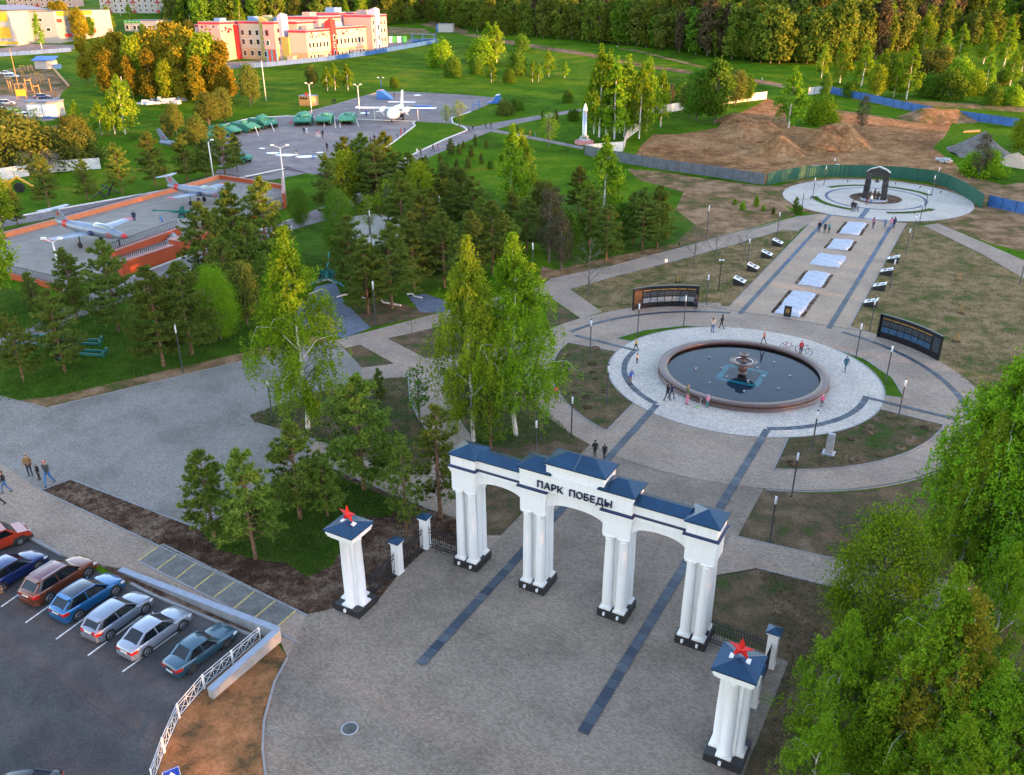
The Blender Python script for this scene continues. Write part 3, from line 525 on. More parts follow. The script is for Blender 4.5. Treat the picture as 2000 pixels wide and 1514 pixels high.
def star_pillar(u, v, label):
    t = thing('star_pillar', label, 'pillar', wloc(u, v), AX, 'star topped pillars flanking the gate')
    mb = MB(); mb.box((0,0,0), (1.92, 1.92, .52)); P('plinth', mb, 'granite_dark', t)
    mb = MB(); mb.box((0,0,.52), (.92,.92,4.9)); P('pier', mb, 'white_stucco', t)
    for dx, dy in ((-.5,0),(.5,0),(0,-.5),(0,.5)):
        mb = MB(); mb.box((dx,dy,.52), (.78,.78,.12)); mb.lathe((dx,dy,.64), [(.36,0),(.38,.06),(.35,.12),(.31,.17),(.31,2.4),(.27,4.55),(.31,4.6),(.28,4.66),(.34,4.78)], 20); P('column', mb, 'white_stucco', t, True)
    mb = MB(); mb.box((0,0,5.42), (1.62,1.62,.14)); mb.box((0,0,5.56), (1.86,1.86,.16)); mb.box((0,0,5.72), (1.98,1.98,.26)); P('capital', mb, 'white_stucco', t)
    P('roof', hip(-1.08,1.08,-1.08,1.08,5.98,.32), 'roof_blue', t)
    mb = MB(); pr = [(math.sin(PI*i/5)*(.66 if i % 2 == 0 else .27), .62+math.cos(PI*i/5)*(.66 if i % 2 == 0 else .27)) for i in range(10)]
    V = [(p[0], 0, p[1]) for p in pr]+[(0,-.16,.62),(0,.16,.62)]; mb.add(V, [(i, (i+1) % 10, 10) for i in range(10)]+[((i+1) % 10, i, 11) for i in range(10)])
    P('star', mb, 'star_red', t, loc=(0,0,6.26)); o = t
    for sx in (-.4, .4):
        mb = MB(); mb.box((sx,0,6.2), (.2,.3,.14)); mb.beam((sx,0,6.3),(sx*.9,0,6.44),.05); P('star_bracket', mb, 'white_paint', t)
    mb = MB(); mb.box((-.1,-1.0,.2), (.14,.14,.22)); P('spotlight', mb, 'white_paint', t)
    return t
star_pillar(-11.55, -47.05, 'white columned pillar carrying a red star, left of the gate by the garden')
star_pillar(12.15, -47.05, 'white columned pillar carrying a red star, right of the gate, nearest the camera')
SMALL = [(-11.28,-43.0,'left fence, nearer the star pillar'), (-11.28,-39.75,'left fence, nearer the gate'), (12.5,-39.7,'right fence, behind the star pillar, farther one'), (12.4,-43.1,'right fence, half hidden by the star pillar')]
for u, v, w_ in SMALL:
    t = thing('fence_pillar', 'short square white pillar with blue cap in the '+w_, 'pillar', wloc(u, v), AX, 'short white fence pillars')
    mb = MB(); mb.box((0,0,0), (.62,.62,.1)); mb.box((0,0,.1), (.55,.55,2.25)); P('shaft', mb, 'white_stucco', t)
    mb = MB(); mb.box((0,0,2.35), (.64,.64,.08)); mb.box((0,0,2.43), (.74,.74,.1)); P('capital', mb, 'white_stucco', t); P('roof', hip(-.42,.42,-.42,.42,2.53,.2,None,.05), 'roof_blue', t)
barm = MB(); barm.tube([(0,0,.1),(0,0,1.78),(0,0,1.92)], [.019,.019,.003], 5); BAR = barm.mesh('bar'); BAR.materials.append(MATS['black_metal'])
def iron_fence(a, b, where):
    pa, pb = wloc(*a), wloc(*b); L = (pb-pa).length; ang = math.atan2(pb.y-pa.y, pb.x-pa.x)
    t = thing('iron_fence', 'black wrought iron fence panel '+where, 'fence', pa, ang, 'black iron fence panels beside the gate')
    for z in (.14, .34, 1.35, 1.62):
        mb = MB(); mb.beam((0,0,z),(L,0,z), .05, .045); P('rail', mb, 'black_metal', t)
    n = max(4, round(L/.16))
    for i in range(n+1): obj('bar', BAR, None, t, (L*i/n, 0, 0))
    for i in range(int(L/.64)):
        x = .32+i*.64; mb = MB(); mb.beam((x-.2,.02,.62),(x-.2,.02,1.1),.022); mb.beam((x-.2,.02,1.1),(x+.16,.02,1.1),.022); mb.beam((x+.16,.02,1.1),(x+.16,.02,.62),.022); mb.beam((x+.16,.02,.62),(x-.2,.02,.62),.022); P('ornament', mb, 'black_metal', t)
iron_fence((-11.28,-46.05), (-11.28,-43.35), 'between the left star pillar and the first short pillar')
iron_fence((-11.28,-42.65), (-11.28,-40.1), 'between the two short pillars on the left')
iron_fence((-10.95,-39.75), (-8.5,-39.6), 'between the left short pillar and the gate')
iron_fence((9.0,-39.6), (12.15,-39.7), 'between the gate and the right short pillar')
iron_fence((12.5,-40.05), (12.42,-42.75), 'between the two short pillars on the right')
iron_fence((12.38,-43.45), (12.2,-46.05), 'behind the right star pillar')

# ---------------------------------------------------------------- fountain
FC = (0.1, -.35)
ft = thing('fountain', 'round brown granite fountain basin with a two-tiered stone bowl in the middle', 'fountain', wloc(*FC), AX)
mb = MB(); mb.lathe((0,0,.02), [(8.35,0),(8.35,.16),(8.12,.2),(8.12,.48),(8.30,.52),(8.32,.66),(8.26,.72),(7.50,.72),(7.44,.66),(7.44,.52),(7.56,.46),(7.56,.05)], 96, False); P('basin_rim', mb, 'granite_brown', ft, True)
mb = MB(); mb.lathe((0,0,.09), [(7.6,0),(0,0)], 64, False); M('pool_floor', (.05,.075,.10), .8, var=.3, vs=.5); P('pool_floor', mb, 'pool_floor', ft)
M('pool_tile', (.08,.50,.52), .5, var=.15)
mb = MB()
for a, b in (((-1.9,-1.9,.12),(1.9,-1.9,.12)), ((1.9,-1.9,.12),(1.9,1.9,.12)), ((1.9,1.9,.12),(-1.9,1.9,.12)), ((-1.9,1.9,.12),(-1.9,-1.9,.12))): mb.beam(a, b, .55, .03)
P('tile_border', mb, 'pool_tile', ft)
m, nt, b_ = nodes('water'); nt.nodes.remove(b_); tr = nt.nodes.new('ShaderNodeBsdfTransparent'); tr.inputs[0].default_value = (.62,.76,.80,1); gl = nt.nodes.new('ShaderNodeBsdfGlossy'); gl.inputs['Roughness'].default_value = .03
fr = nt.nodes.new('ShaderNodeFresnel'); fr.inputs[0].default_value = 1.33; mx = nt.nodes.new('ShaderNodeMixShader'); nz = noise(nt, pos_node(nt), 2.5, 3, .5); bp = nt.nodes.new('ShaderNodeBump'); bp.inputs['Strength'].default_value = .04; bp.inputs['Distance'].default_value = .05
nt.links.new(nz, bp.inputs['Height']); nt.links.new(bp.outputs[0], gl.inputs['Normal']); nt.links.new(bp.outputs[0], fr.inputs['Normal'])
nt.links.new(fr.outputs[0], mx.inputs[0]); nt.links.new(tr.outputs[0], mx.inputs[1]); nt.links.new(gl.outputs[0], mx.inputs[2]); nt.links.new(mx.outputs[0], nt.nodes['Material Output'].inputs[0]); MATS['water'] = m
mb = MB(); mb.lathe((0,0,.40), [(7.55,0),(0,0)], 64, False); wt = P('water', mb, 'water', ft)
mb = MB(); mb.lathe((0,0,.06), [(.5,0),(.5,.3),(.4,.42),(.34,.5),(.44,.7),(.46,.9),(.4,1.1),(.3,1.22),(.34,1.3)], 28); P('pedestal', mb, 'granite_brown', ft, True)
mb = MB(); mb.lathe((0,0,1.3), [(.32,0),(.75,.06),(1.2,.22),(1.38,.34),(1.38,.4),(1.28,.43),(1.02,.34),(.98,.25),(.25,.16)], 40, False); P('bowl', mb, 'granite_brown', ft, True)
mb = MB(); mb.lathe((0,0,1.66), [(.93,0),(.95,.03),(.95,.06),(.88,.06),(.88,0)], 40, False); P('spray_ring', mb, 'chrome', ft, True)
mb = MB(); mb.lathe((0,0,1.45), [(.27,0),(.29,.25),(.22,.34),(.19,.48),(.27,.62),(.22,.75),(.29,.8)], 24); P('stem', mb, 'granite_brown', ft, True)
mb = MB(); mb.lathe((0,0,2.25), [(.25,0),(.45,.08),(.54,.17),(.52,.22),(.42,.19),(.08,.12)], 28, False); P('bowl', mb, 'granite_brown', ft, True)
for i in range(14):
    r, a = (4.6, 2*PI*i/8+.3) if i < 8 else (2.1, 2*PI*i/6)
    mb = MB(); mb.tube([(0,0,.05),(0,0,.42)], .05, 6); mb.tube([(0,0,.42),(.12,.05,.58)], [.06,.03], 6); mb.ball((-.08,.06,.46), .06, 6, 4); P('nozzle', mb, 'steel', ft, loc=(r*math.cos(a), r*math.sin(a), 0))

# ---------------------------------------------------------------- lamp posts
def lamp_post(h, label, loc, group):
    t = thing('lamp_post', label, 'lamp post', loc, 0, group); hd = h*.2
    mb = MB(); mb.lathe((0,0,0), [(.11,0),(.11,.05),(.062,.07),(.062,h-hd),(.05,h-hd+.02)], 10); P('post', mb, 'black_metal', t, True)
    mb = MB(); mb.lathe((0,0,h-hd), [(.062,0),(.085,.02),(.085,hd-.12),(.06,hd-.1)], 10); P('lamp_head', mb, 'lamp_white', t, True)
    mb = MB(); mb.lathe((0,0,h-.1), [(.085,0),(.088,.1),(0,.11)], 10); P('cap', mb, 'black_metal', t, True)
    return t
LAMPS = {'ring': [(1152.5,692),(1185.3,788),(1115.8,853),(1245,657),(1335,640),(1671.6,698.5),(1729.7,746),(1753.8,818),(1584.5,884),(1546,970),(1503,1060),(1047,903),(850,905),(532,817)],
 'walk': [(1517.4,461.7),(1459,518.7),(1378.8,595.4),(1781.4,469.4),(1768.7,497),(1738.5,563),(1698.6,647.7),(1991,556)],
 'memorial': [(1565.4,413.3),(1586.7,388),(1608.7,362.7),(1625.9,345.5),(1827.6,366),(1818.8,383.6),(1805.6,414.4),(1794.6,442)],
 'tall': [(358,728),(734,635),(1040,550),(1379.5,467),(577,512),(726,478),(768,428),(860,446)]}
WH = {'ring': 'around the fountain ring', 'walk': 'along the memorial walk', 'memorial': 'at the bell memorial circle', 'tall': 'along the path through the grove'}
lp = {4.0: None, 5.45: None}
for g, L in LAMPS.items():
    h = 5.45 if g == 'tall' else 4.0
    for i, (x, y) in enumerate(sorted(L)):
        lab = '%s black lamp post %s, %s from the left' % ('tall' if g == 'tall' else 'slim', WH[g], ordw(i+1))
        if lp[h] is None: lp[h] = lamp_post(h, lab, G(x, y), 'black lamp posts'); o = lp[h]
        else: o = copy_tree(lp[h]); o.location = G(x, y)
        o['label'] = lab; o['group'] = 'black lamp posts '+WH[g]
# a lamp with two small heads on the dry lawn
t = thing('lamp_post', 'black post with two small white floodlight heads on the dry lawn', 'lamp post', G(1403.4,567.7)); h = 4.1
mb = MB(); mb.lathe((0,0,0), [(.1,0),(.06,.06),(.06,h)], 10); P('post', mb, 'black_metal', t)
for s in (-1, 1): mb = MB(); mb.box((s*.2,0,h-.1), (.26,.2,.14)); P('lamp_head', mb, 'lamp_white', t)

# ---------------------------------------------------------------- memorial walk: covers, plaques, boards
M('tarp', (.42,.44,.49), .8, var=.14, vs=1.8)
TV_ = [(19.8,29.6),(32.5,39.2),(42.6,48.9),(52.3,58.6),(62.4,71)]
for i, (v0, v1) in enumerate(TV_):
    if i != 2: sheet('flower_bed', [uvs((-1.95,v0),(1.95,v0),(1.95,v1),(-1.95,v1))], .062, 'mulch')
    nx, ny = 26, 46; rr = random.Random(i); mb = MB(); w = 1.5 if i != 2 else 2.0; ph = [rr.uniform(0, 6) for _ in range(6)]
    V = []
    for b in range(ny+1):
        for a in range(nx+1):
            u = -w+2*w*a/nx; v = v0+(v1-v0)*b/ny; e = min(a, nx-a, b, ny-b)
            z = .05+.05*math.sin(v*3.1+u*1.6+ph[0])+.045*abs(math.sin(v*4.1-u*2.4+ph[1]))+.04*abs(math.sin(u*3.4+v*6.3+ph[2]))+.03*rr.random()
            ed = .05*math.sin(v*1.1+ph[3])+.03*math.sin(v*4+ph[4]) if a in (0, nx) else 0; ev = .06*math.sin(u*2+ph[5]) if b in (0, ny) else 0
            p = W(u+ed, v+ev); V.append((p.x, p.y, max(.07, .07+z*1.6*min(1, e/3)+.02)))
    mb.add(V, [(b*(nx+1)+a, b*(nx+1)+a+1, (b+1)*(nx+1)+a+1, (b+1)*(nx+1)+a) for b in range(ny) for a in range(nx)])
    tag(obj('tarpaulin', mb.mesh('tarpaulin', True), 'tarp'), 'crumpled white sheet covering a bed on the memorial walk, %s from the fountain' % ordw(i+1), 'tarpaulin', 'white sheets on the memorial walk')
t = thing('memorial_slab', 'small upright black granite slab standing before the nearest white sheet', 'memorial', G(1537,620), AX)
mb = MB(); mb.box((0,0,0), (1.0,.4,.08)); P('base', mb, 'granite_light', t); mb = MB(); mb.box((0,0,.08), (.85,.16,1.35)); P('slab', mb, 'granite_dark', t); mb = MB(); mb.box((0,-.083,.6), (.4,.006,.5)); P('inscription', mb, 'gold_print', t)
def plaque(loc, rz, label):
    t = thing('sloping_plaque', label, 'plaque', loc, rz, 'sloping information plaques')
    mb = MB(); mb.slab([(-.75,0),(.75,0),(.75,.5),(-.75,1.0)][::-1], -.62, .62); P('plinth', mb, 'granite_dark', t)
    a = math.atan2(-.5, 1.5); ct = (0,0,.79)
    def tile(x0, x1, y0, y1, d, mat, nm):
        mb = MB(); ca, sa = math.cos(a), math.sin(a); V = [(x*ca-z*sa, y, .76+x*sa+z*ca) for x, y, z in [(x0,y0,0),(x1,y0,0),(x1,y1,0),(x0,y1,0),(x0,y0,d),(x1,y0,d),(x1,y1,d),(x0,y1,d)]]
        mb.add(V, [(3,2,1,0),(4,5,6,7),(0,1,5,4),(1,2,6,5),(2,3,7,6),(3,0,4,7)]); P(nm, mb, mat, t)
    tile(-.84,.84,-.68,.68,.05,'white_paint','panel'); tile(-.68,-.1,-.1,.55,.055,'photo_dark','picture'); tile(.05,.5,-.5,.5,.055,'photo_dark','text_block'); return t
PL = [((1444,556),(1470,529),(1497,503),(1518,480)), ((1700,598),(1717,566),(1731,537),(1744,512))]
pproto = None
for s, L in enumerate(PL):
    for i, (x, y) in enumerate(L):
        lab = 'white sloping plaque on a black plinth %s of the memorial walk, %s from the fountain' % ('left' if s == 0 else 'right', ordw(i+1)); rz = AX + (0 if s == 0 else 0)
        if pproto is None: o = pproto = plaque(G(x, y), rz, lab)
        else: o = copy_tree(pproto); o.location = G(x, y); o['label'] = lab
        o.rotation_euler = (0, 0, rz if s == 0 else AX+PI); o.scale = (.95,)*3
def info_wall(a, b, bulge, label, flip):
    A, B = G(*a), G(*b); t = thing('information_wall', label, 'information wall', A, math.atan2(B.y-A.y, B.x-A.x), 'curved information walls'); L = (B-A).length; Hh = 2.75; n = 16
    def pt(s, off=0): return (L*s, bulge*4*s*(1-s)+off)
    def strip(s0, s1, z0, z1, off, mat, nm, k=None):
        mb = MB(); k = k or max(2, int(n*(s1-s0))); V = []
        for i in range(k+1):
            s = s0+(s1-s0)*i/k
            for o_, z in ((off, z0), (off, z1), (.13, z1), (.13, z0)):
                x, y = pt(s, o_); V.append((x, y, z))
        F = [(4*i+j, 4*i+4+j, 4*i+4+(j+1) % 4, 4*i+(j+1) % 4) for i in range(k) for j in range(4)]+[(0,1,2,3), (4*k+3,4*k+2,4*k+1,4*k)]
        mb.add(V, F); return P(nm, mb, mat, t)
    strip(0, 1, 0, Hh, -.13, 'wall_black', 'wall_body', n)
    e0, e1 = (.17, .97) if not flip else (.03, .83)
    for i in range(6): s = e0+(e1-e0)*i/6; strip(s, s+(e1-e0)/6-.012, Hh-.52, Hh-.40, -.137, 'gold_print', 'title_line', 3)
    for i in range(7):
        s = e0+(e1-e0)*i/7; w = (e1-e0)/7-.012; strip(s, s+w, Hh-1.28, Hh-.68, -.137, 'photo_dark', 'picture', 3); strip(s, s+w, Hh-2.02, Hh-1.42, -.139, 'photo_print' if not flip else 'photo_blue', 'picture', 3)
    M('flame_print', (.055,.022,.009), .5, var=.6, vs=3); s0, s1 = (.02, .14) if not flip else (.86, .98); strip(s0, s1, Hh-2.0, Hh-.4, -.136, 'flame_print' if not flip else 'photo_dark', 'picture', 3)
    mb = MB(); mb.box((0,-.16,0), (.12,.3,Hh+.04)); P('end_post', mb, 'wall_black', t)
info_wall((1235,606), (1362,600), .75, 'curved black information wall with gold title and photo rows on the left', False)
info_wall((1716,658), (1832,705), .55, 'curved black information wall of blue-toned photo rows on the right lawn', True)
t = thing('stele', 'plain pale grey stone stele standing in the right ring bed', 'stele', G(1618,888), AX); mb = MB(); mb.box((0,0,0), (1.0,.9,.22)); P('base', mb, 'granite_light', t); mb = MB(); mb.box((0,0,.22), (.58,.34,1.75), top=.98); P('shaft', mb, 'granite_light', t)
for i, (x, y) in enumerate([(1877,612),(1867,667),(1872,548),(1325,551)]):
    t = thing('sapling_stakes', 'cluster of orange wooden sapling stakes in %s' % ['the right lawn, middle one','the right lawn, nearest the fountain','the right lawn, farthest one','the left dry lawn behind the information wall'][i], 'stakes', G(x, y), 0, 'wooden sapling stakes')
    for a in range(3): mb = MB(); mb.beam((.25*math.cos(a*2.1), .25*math.sin(a*2.1), 0), (.18*math.cos(a*2.1), .18*math.sin(a*2.1), 1.0), .06); P('stake', mb, 'timber', t)
    mb = MB(); mb.lathe((0,0,0), [(.5,0),(.45,.06),(.2,.05),(0,.02)], 12, False); P('soil_ring', mb, 'mulch', t)
t = thing('small_sign', 'small blank white sign on a stick beside the brick path', 'sign', G(1300,526)); mb = MB(); mb.beam((0,0,0),(0,0,1.2),.04); P('stick', mb, 'timber', t); mb = MB(); mb.box((0,0,1.0), (.42,.03,.5)); P('board', mb, 'white_paint', t)

# ---------------------------------------------------------------- bell memorial
t = thing('bell_arch', 'dark rough stone arch with a hanging bell over three bronze figures', 'memorial', wloc(-.15, 90.6), AX)
mb = MB(); mb.lathe((0,0,.02), [(2.35,0),(2.35,.22),(2.2,.26),(0,.26)], 32, False); P('base', mb, 'granite_light', t)
rr = random.Random(3)
def rough_block(c, d):
    mb = MB(); mb.box(c, d); mb.v = [(x+rr.uniform(-.06,.06), y+rr.uniform(-.06,.06), z+rr.uniform(-.04,.04)) for x, y, z in mb.v]; return mb
for s in (-1, 1):
    for k in range(7): P('stone', rough_block((s*(1.62-.025*k), 0, .26+k*.62), (1.05-.015*k, .95, .615)), 'granite_dark', t)
for k, (x0, x1, z0, z1) in enumerate([(-2.02,-.9,4.6,5.15),(-.95,.95,4.55,5.15),(.9,2.02,4.6,5.15)]): P('stone', rough_block(((x0+x1)/2,0,z0),(x1-x0,.95,z1-z0)), 'granite_dark', t)
mb = MB(); mb.slab([(-1.9,5.15),(1.9,5.15),(1.3,5.6),(0,6.05),(-1.3,5.6)][::-1], -.45, .45); P('gable', mb, 'granite_dark', t)
mb = MB(); pts = [(-2.0,5.14),(-1.4,5.62),(0,6.1),(1.4,5.62),(2.0,5.14)]
for a, b in zip(pts, pts[1:]): mb.beam((a[0],0,a[1]+.03),(b[0],0,b[1]+.03),1.05,.12)
P('coping', mb, 'granite_light', t)
mb = MB(); mb.lathe((0,0,3.35), [(.45,0),(.38,.12),(.28,.35),(.22,.55),(.08,.68),(.05,.9)], 16); mb.beam((-1.1,0,4.25),(1.1,0,4.25),.12); P('bell', mb, 'bronze', t, True)
for x, hh in ((-.75,1.5),(0,2.0),(.6,1.6)):
    mb = MB(); mb.lathe((x,-.2,.26), [(.28,0),(.26,.3),(.2,.7*hh/1.7),(.25,1.1*hh/1.7),(.2,1.35*hh/1.7),(.07,1.42*hh/1.7),(.12,1.52*hh/1.7),(.13,1.6*hh/1.7),(.06,1.7*hh/1.7)], 10); P('figure', mb, 'bronze', t, True)
spots = [W(MC[0]+14*math.cos(a), MC[1]+14.8*math.sin(a)) for a in (.75,1.1,1.45,1.8,2.1)]+[W(MC[0]+12.2*math.cos(a), MC[1]+13.4*math.sin(a)) for a in (3.7,4.1,5.1,5.4,5.7)]
for i, p in enumerate(spots):
    t = thing('ground_spotlight', 'small black ground spotlight on the memorial circle, %s clockwise' % ordw(len(spots)-i), 'spotlight', p, i*.7, 'ground spotlights at the memorial'); mb = MB(); mb.tube([(0,0,0),(0,0,.3)], .03, 6); P('stem', mb, 'black_metal', t); mb = MB(); mb.tube([(-.12,0,.3),(.18,0,.46)], [.09,.12], 8); P('spot_head', mb, 'black_metal', t)
# ---------------------------------------------------------------- cars
def interp(T, x):
    for (x0, y0), (x1, y1) in zip(T, T[1:]):
        if x <= x1: return y0+(y1-y0)*max(0, (x-x0))/(x1-x0)
    return T[-1][1]
def car(label, spec, loc, rz, paint, roofmat=None, group='cars parked in a row', detail=True):
    L, Wd, wb, deck, cab, wr = spec['L'], spec['W'], spec['wb'], spec['deck'], spec['cab'], spec.get('wr', .31)
    t = thing('parked_car', label, 'car', loc, rz, group)
    def hw(x): a = abs(x)/(L/2); return Wd/2*(1-.05*a**2-.15*max(0, a-.8)/.2*max(0, a-.8)/.2-.06*max(0, a-.95)/.05)
    def zl(x): a = abs(x)/(L/2); return .23+.10*max(0, a-.75)/.25
    def sec(x, off=0):
        h = hw(x)+off; z0 = zl(x); zd = interp(deck, x); e = max(0, abs(x)/(L/2)-.96)/.04
        return [(.80*h, z0), (.96*h, z0+.09), (1.0*h, z0+.27), (.99*h, (z0+zd)/2+.06), (.97*h, zd-.15-.05*e), (.92*h, zd-.035-.05*e), (.80*h, zd-.005-.05*e), (.45*h, zd+.022-.05*e), (0, zd+.03-.05*e)]
    xs = [-L/2, -L/2+.03, -L/2+.10, -L/2+.25, -L/2+.5]+[(-.5+i/12)*(L-1.0) for i in range(1, 12)]+[L/2-.5, L/2-.25, L/2-.10, L/2-.03, L/2]
    mb = MB(); R = []
    for x in xs:
        s = sec(x); ring = [(x, -y, z) for y, z in s[::-1]]; ring = ring[::-1]; right = [(x, -y, z) for y, z in s]; left = [(x, y, z) for y, z in s[:-1]][::-1]
        R.append(right+left)
    n = len(R[0]); V = [p for r in R for p in r]
    F = [(i*n+j, i*n+j+1, (i+1)*n+j+1, (i+1)*n+j) for i in range(len(R)-1) for j in range(n-1)]+[(i*n+n-1, i*n, (i+1)*n, (i+1)*n+n-1) for i in range(len(R)-1)]
    F += [tuple(range(n)), tuple((len(R)-1)*n+j for j in range(n-1, -1, -1))]
    mb.add(V, F); body = P('body', mb, paint, t, True)
    c0, r0, r1, c1, zr = cab                                    # cowl, roof front, roof rear, rear glass base, roof height
    def edge(x, f): return f*hw(x)
    zb0, zb1 = interp(deck, c0)-.02, interp(deck, c1)-.02
    mb = MB(); k = 10; low = []; top = []
    for i in range(k+1):
        s = i/k; xl = c0+(c1-c0)*s; xt = r0+(r1-r0)*s; low.append((xl, .90*hw(xl) if 0 < i < k else .76*hw(xl), interp(deck, xl)-.02)); top.append((xt, .69*Wd/2*(1 if 0 < i < k else .93), zr-.06-.05*abs(2*s-1)**2.5))
    V = [(x, -y, z) for x, y, z in low]+[(x, -y, z) for x, y, z in top]+[(x, y, z) for x, y, z in low]+[(x, y, z) for x, y, z in top]; m = k+1
    F = [(i, i+1, m+i+1, m+i) for i in range(k)]+[(2*m+i+1, 2*m+i, 3*m+i, 3*m+i+1) for i in range(k)]+[(2*m, 0, m, 3*m), (k, 2*m+k, 3*m+k, m+k)]+[(m+i, m+i+1, 3*m+i+1, 3*m+i) for i in range(k)]
    mb.add(V, F); P('window_glass', mb, 'glass_car', t)
    mb = MB(); V = []; kk = 8                                   # roof skin with a crown
    for i in range(k+1):
        x, y, z = top[i]
        for j in range(kk+1):
            f = -1+2*j/kk; V.append((x, y*1.03*f, z+.012+.06*(1-f*f)*(1-.5*abs(2*i/k-1)**3)))
    mb.add(V, [(i*(kk+1)+j, i*(kk+1)+j+1, (i+1)*(kk+1)+j+1, (i+1)*(kk+1)+j) for i in range(k) for j in range(kk)]); P('roof', mb, roofmat or paint, t, True)
    mb = MB()
    for sy in (-1, 1):
        for fr, w in ((0, .075), (.52 if spec.get('bp') is None else spec['bp'], .06), (1, spec.get('cp', .12))):
            i = min(k, int(round(fr*k))); a = low[i]; b = top[i]; mb.beam((a[0], sy*a[1]*1.0, a[2]), (b[0], sy*b[1]*1.02, b[2]+.01), w, .05)
        for a, b in zip(top, top[1:]): mb.beam((a[0], sy*a[1]*1.01, a[2]+.005), (b[0], sy*b[1]*1.01, b[2]+.005), .05, .05)
    P('pillars', mb, paint, t)
    if spec.get('rails'):
        for sy in (-1, 1): mb = MB(); mb.beam((r0-.1, sy*.62*Wd/2, zr-.01), (r1+.15, sy*.62*Wd/2, zr-.02), .04, .04); P('roof_rail', mb, 'chrome', t)
    for sx, nm in ((1, 'front'), (-1, 'rear')):
        mb = MB(); V = []; q = []
        for x in ([L/2+.02, L/2-.06, L/2-.2, L/2-.42] if sx > 0 else [-L/2-.02, -L/2+.06, -L/2+.2, -L/2+.42]):
            h = hw(min(max(x, -L/2), L/2))*1.012; q.append([(x, -h, .27), (x, -h*1.0, .52), (x, h, .52), (x, h, .27)])
        V = [p for r in q for p in r]; F = [(i*4+j, i*4+j+1, i*4+5+j, i*4+4+j) for i in range(3) for j in range(3)]+[(0,1,2,3)]; mb.add(V, F); P('bumper', mb, spec.get('bumper', paint), t)
    def patch(x0, x1, f0, f1, sy, off=.012, nn=4):                # lamp that follows the body skin
        mb = MB(); V = []
        for i in range(nn+1):
            x = x0+(x1-x0)*i/nn; z0 = zl(x); zd = interp(deck, x); e = max(0, abs(x)/(L/2)-.96)/.04
            for j in range(4):
                f = f0+(f1-f0)*j/3; z = z0+(zd-.05*e-z0)*f; S_ = sec(x); y = interp(sorted((q[1], q[0]) for q in S_[:7]), z); V.append((x+off*(1 if x > 0 else -1)*.5, sy*(y+off), z))
        mb.add(V, [(i*4+j, i*4+j+1, i*4+5+j, i*4+4+j) for i in range(nn) for j in range(3)]); return mb
    for sy in (1, -1):
        P('headlight', patch(L/2-.42, L/2-.015, .58, .86, sy), 'head_lamp', t, True)
        P('tail_light', patch(-L/2+.36, -L/2+.012, spec.get('t0', .60), spec.get('t1', .88), sy), 'tail_red', t, True)
        mb = MB(); mb.box((-L/2+.005, sy*hw(L/2-.02)*(.72 if not spec.get('tall') else .78), spec['tail']), (.035, spec.get('tw', .3)*.8, spec.get('th', .18))); P('tail_light', mb, 'tail_red', t)
    mb = MB(); mb.box((-L/2-.012, 0, spec.get('pz', .72)), (.02, .52, .115)); P('number_plate', mb, 'plate_white', t)
    if spec.get('spoiler'): mb = MB(); mb.box((r1-.10, 0, zr-.10), (.30, Wd*.60, .045)); P('spoiler', mb, paint, t)
    ds = spec['doors']
    for sy in (-1, 1):
        for x0, x1 in ds:
            mb = MB(); V = []; nn = 4
            for i in range(nn+1):
                x = x0+(x1-x0)*i/nn; s = sec(x, .008)[1:6]; V += [(x, sy*y, z) for y, z in s]
            mb.add(V, [(i*5+j, i*5+j+1, i*5+6+j, i*5+5+j) for i in range(nn) for j in range(4)]); d_ = P('door', mb, paint, t, True)
            if detail: mb = MB(); xh = x0+.16; mb.box((xh, sy*(hw(xh)+.005), interp(deck, xh)-.2), (.2, .05, .035)); P('handle', mb, spec.get('hm', paint), d_)
        mb = MB(); mb.ball((c0-.32, sy*(hw(c0)+.08), zb0+.1), (.07, .11, .075), 8, 5); P('mirror', mb, paint, t, True)
        for x in (wb/2, -wb/2):
            y = sy*(hw(x)-.085)
            mb = MB(); mb.wheel((x, sy*(hw(x)-.012), wr+.02), wr+.075, .05, 20); P('wheel_arch', mb, 'rubber', t)
            mb = MB(); mb.wheel((x, y, wr), wr, .2, 22); w_ = P('wheel', mb, 'rubber', t)
            mb = MB(); yo = y+sy*.105; mb.wheel((x, yo, wr), wr*.28, .02, 10)
            for a in range(5): mb.beam((x, yo, wr), (x+wr*.64*math.cos(a*2*PI/5+.3), yo, wr+wr*.64*math.sin(a*2*PI/5+.3)), .075, .03)
            mb.tube([(x+wr*.66*math.cos(a*PI/10), yo-sy*.01, wr+wr*.66*math.sin(a*PI/10)) for a in range(21)], .022, 5, False); P('rim', mb, spec.get('rim', 'tyre_rim'), w_)
    return t
def paint(name, c, metal=.45, rough=.28):
    return M(name, c, rough, metal, var=0, coat=1.0)
paint('paint_teal', (.030,.085,.125)); paint('paint_silver', (.27,.30,.36)); paint('paint_grey', (.19,.22,.28)); paint('paint_blue', (.012,.12,.30)); paint('paint_bronze', (.16,.045,.018)); paint('paint_navy', (.008,.025,.12)); paint('paint_red', (.30,.030,.010), .1); paint('paint_black', (.008,.009,.011)); paint('paint_white', (.6,.6,.6), 0); paint('paint_roof_black', (.012,.018,.035), .2, .15); paint('paint_plum', (.13,.03,.03))
HB = dict(L=4.24, W=1.79, wb=2.65, deck=[(-2.12,.92),(-1.9,1.0),(-.6,.96),(.75,.92),(1.3,.90),(1.9,.76),(2.12,.62)], cab=(1.02,.28,-1.45,-2.0,1.48), tail=.70, th=.3, tw=.2, t0=.6, t1=.97, pz=.78, doors=[(-.12,.88),(-1.02,-.16)], spoiler=True)
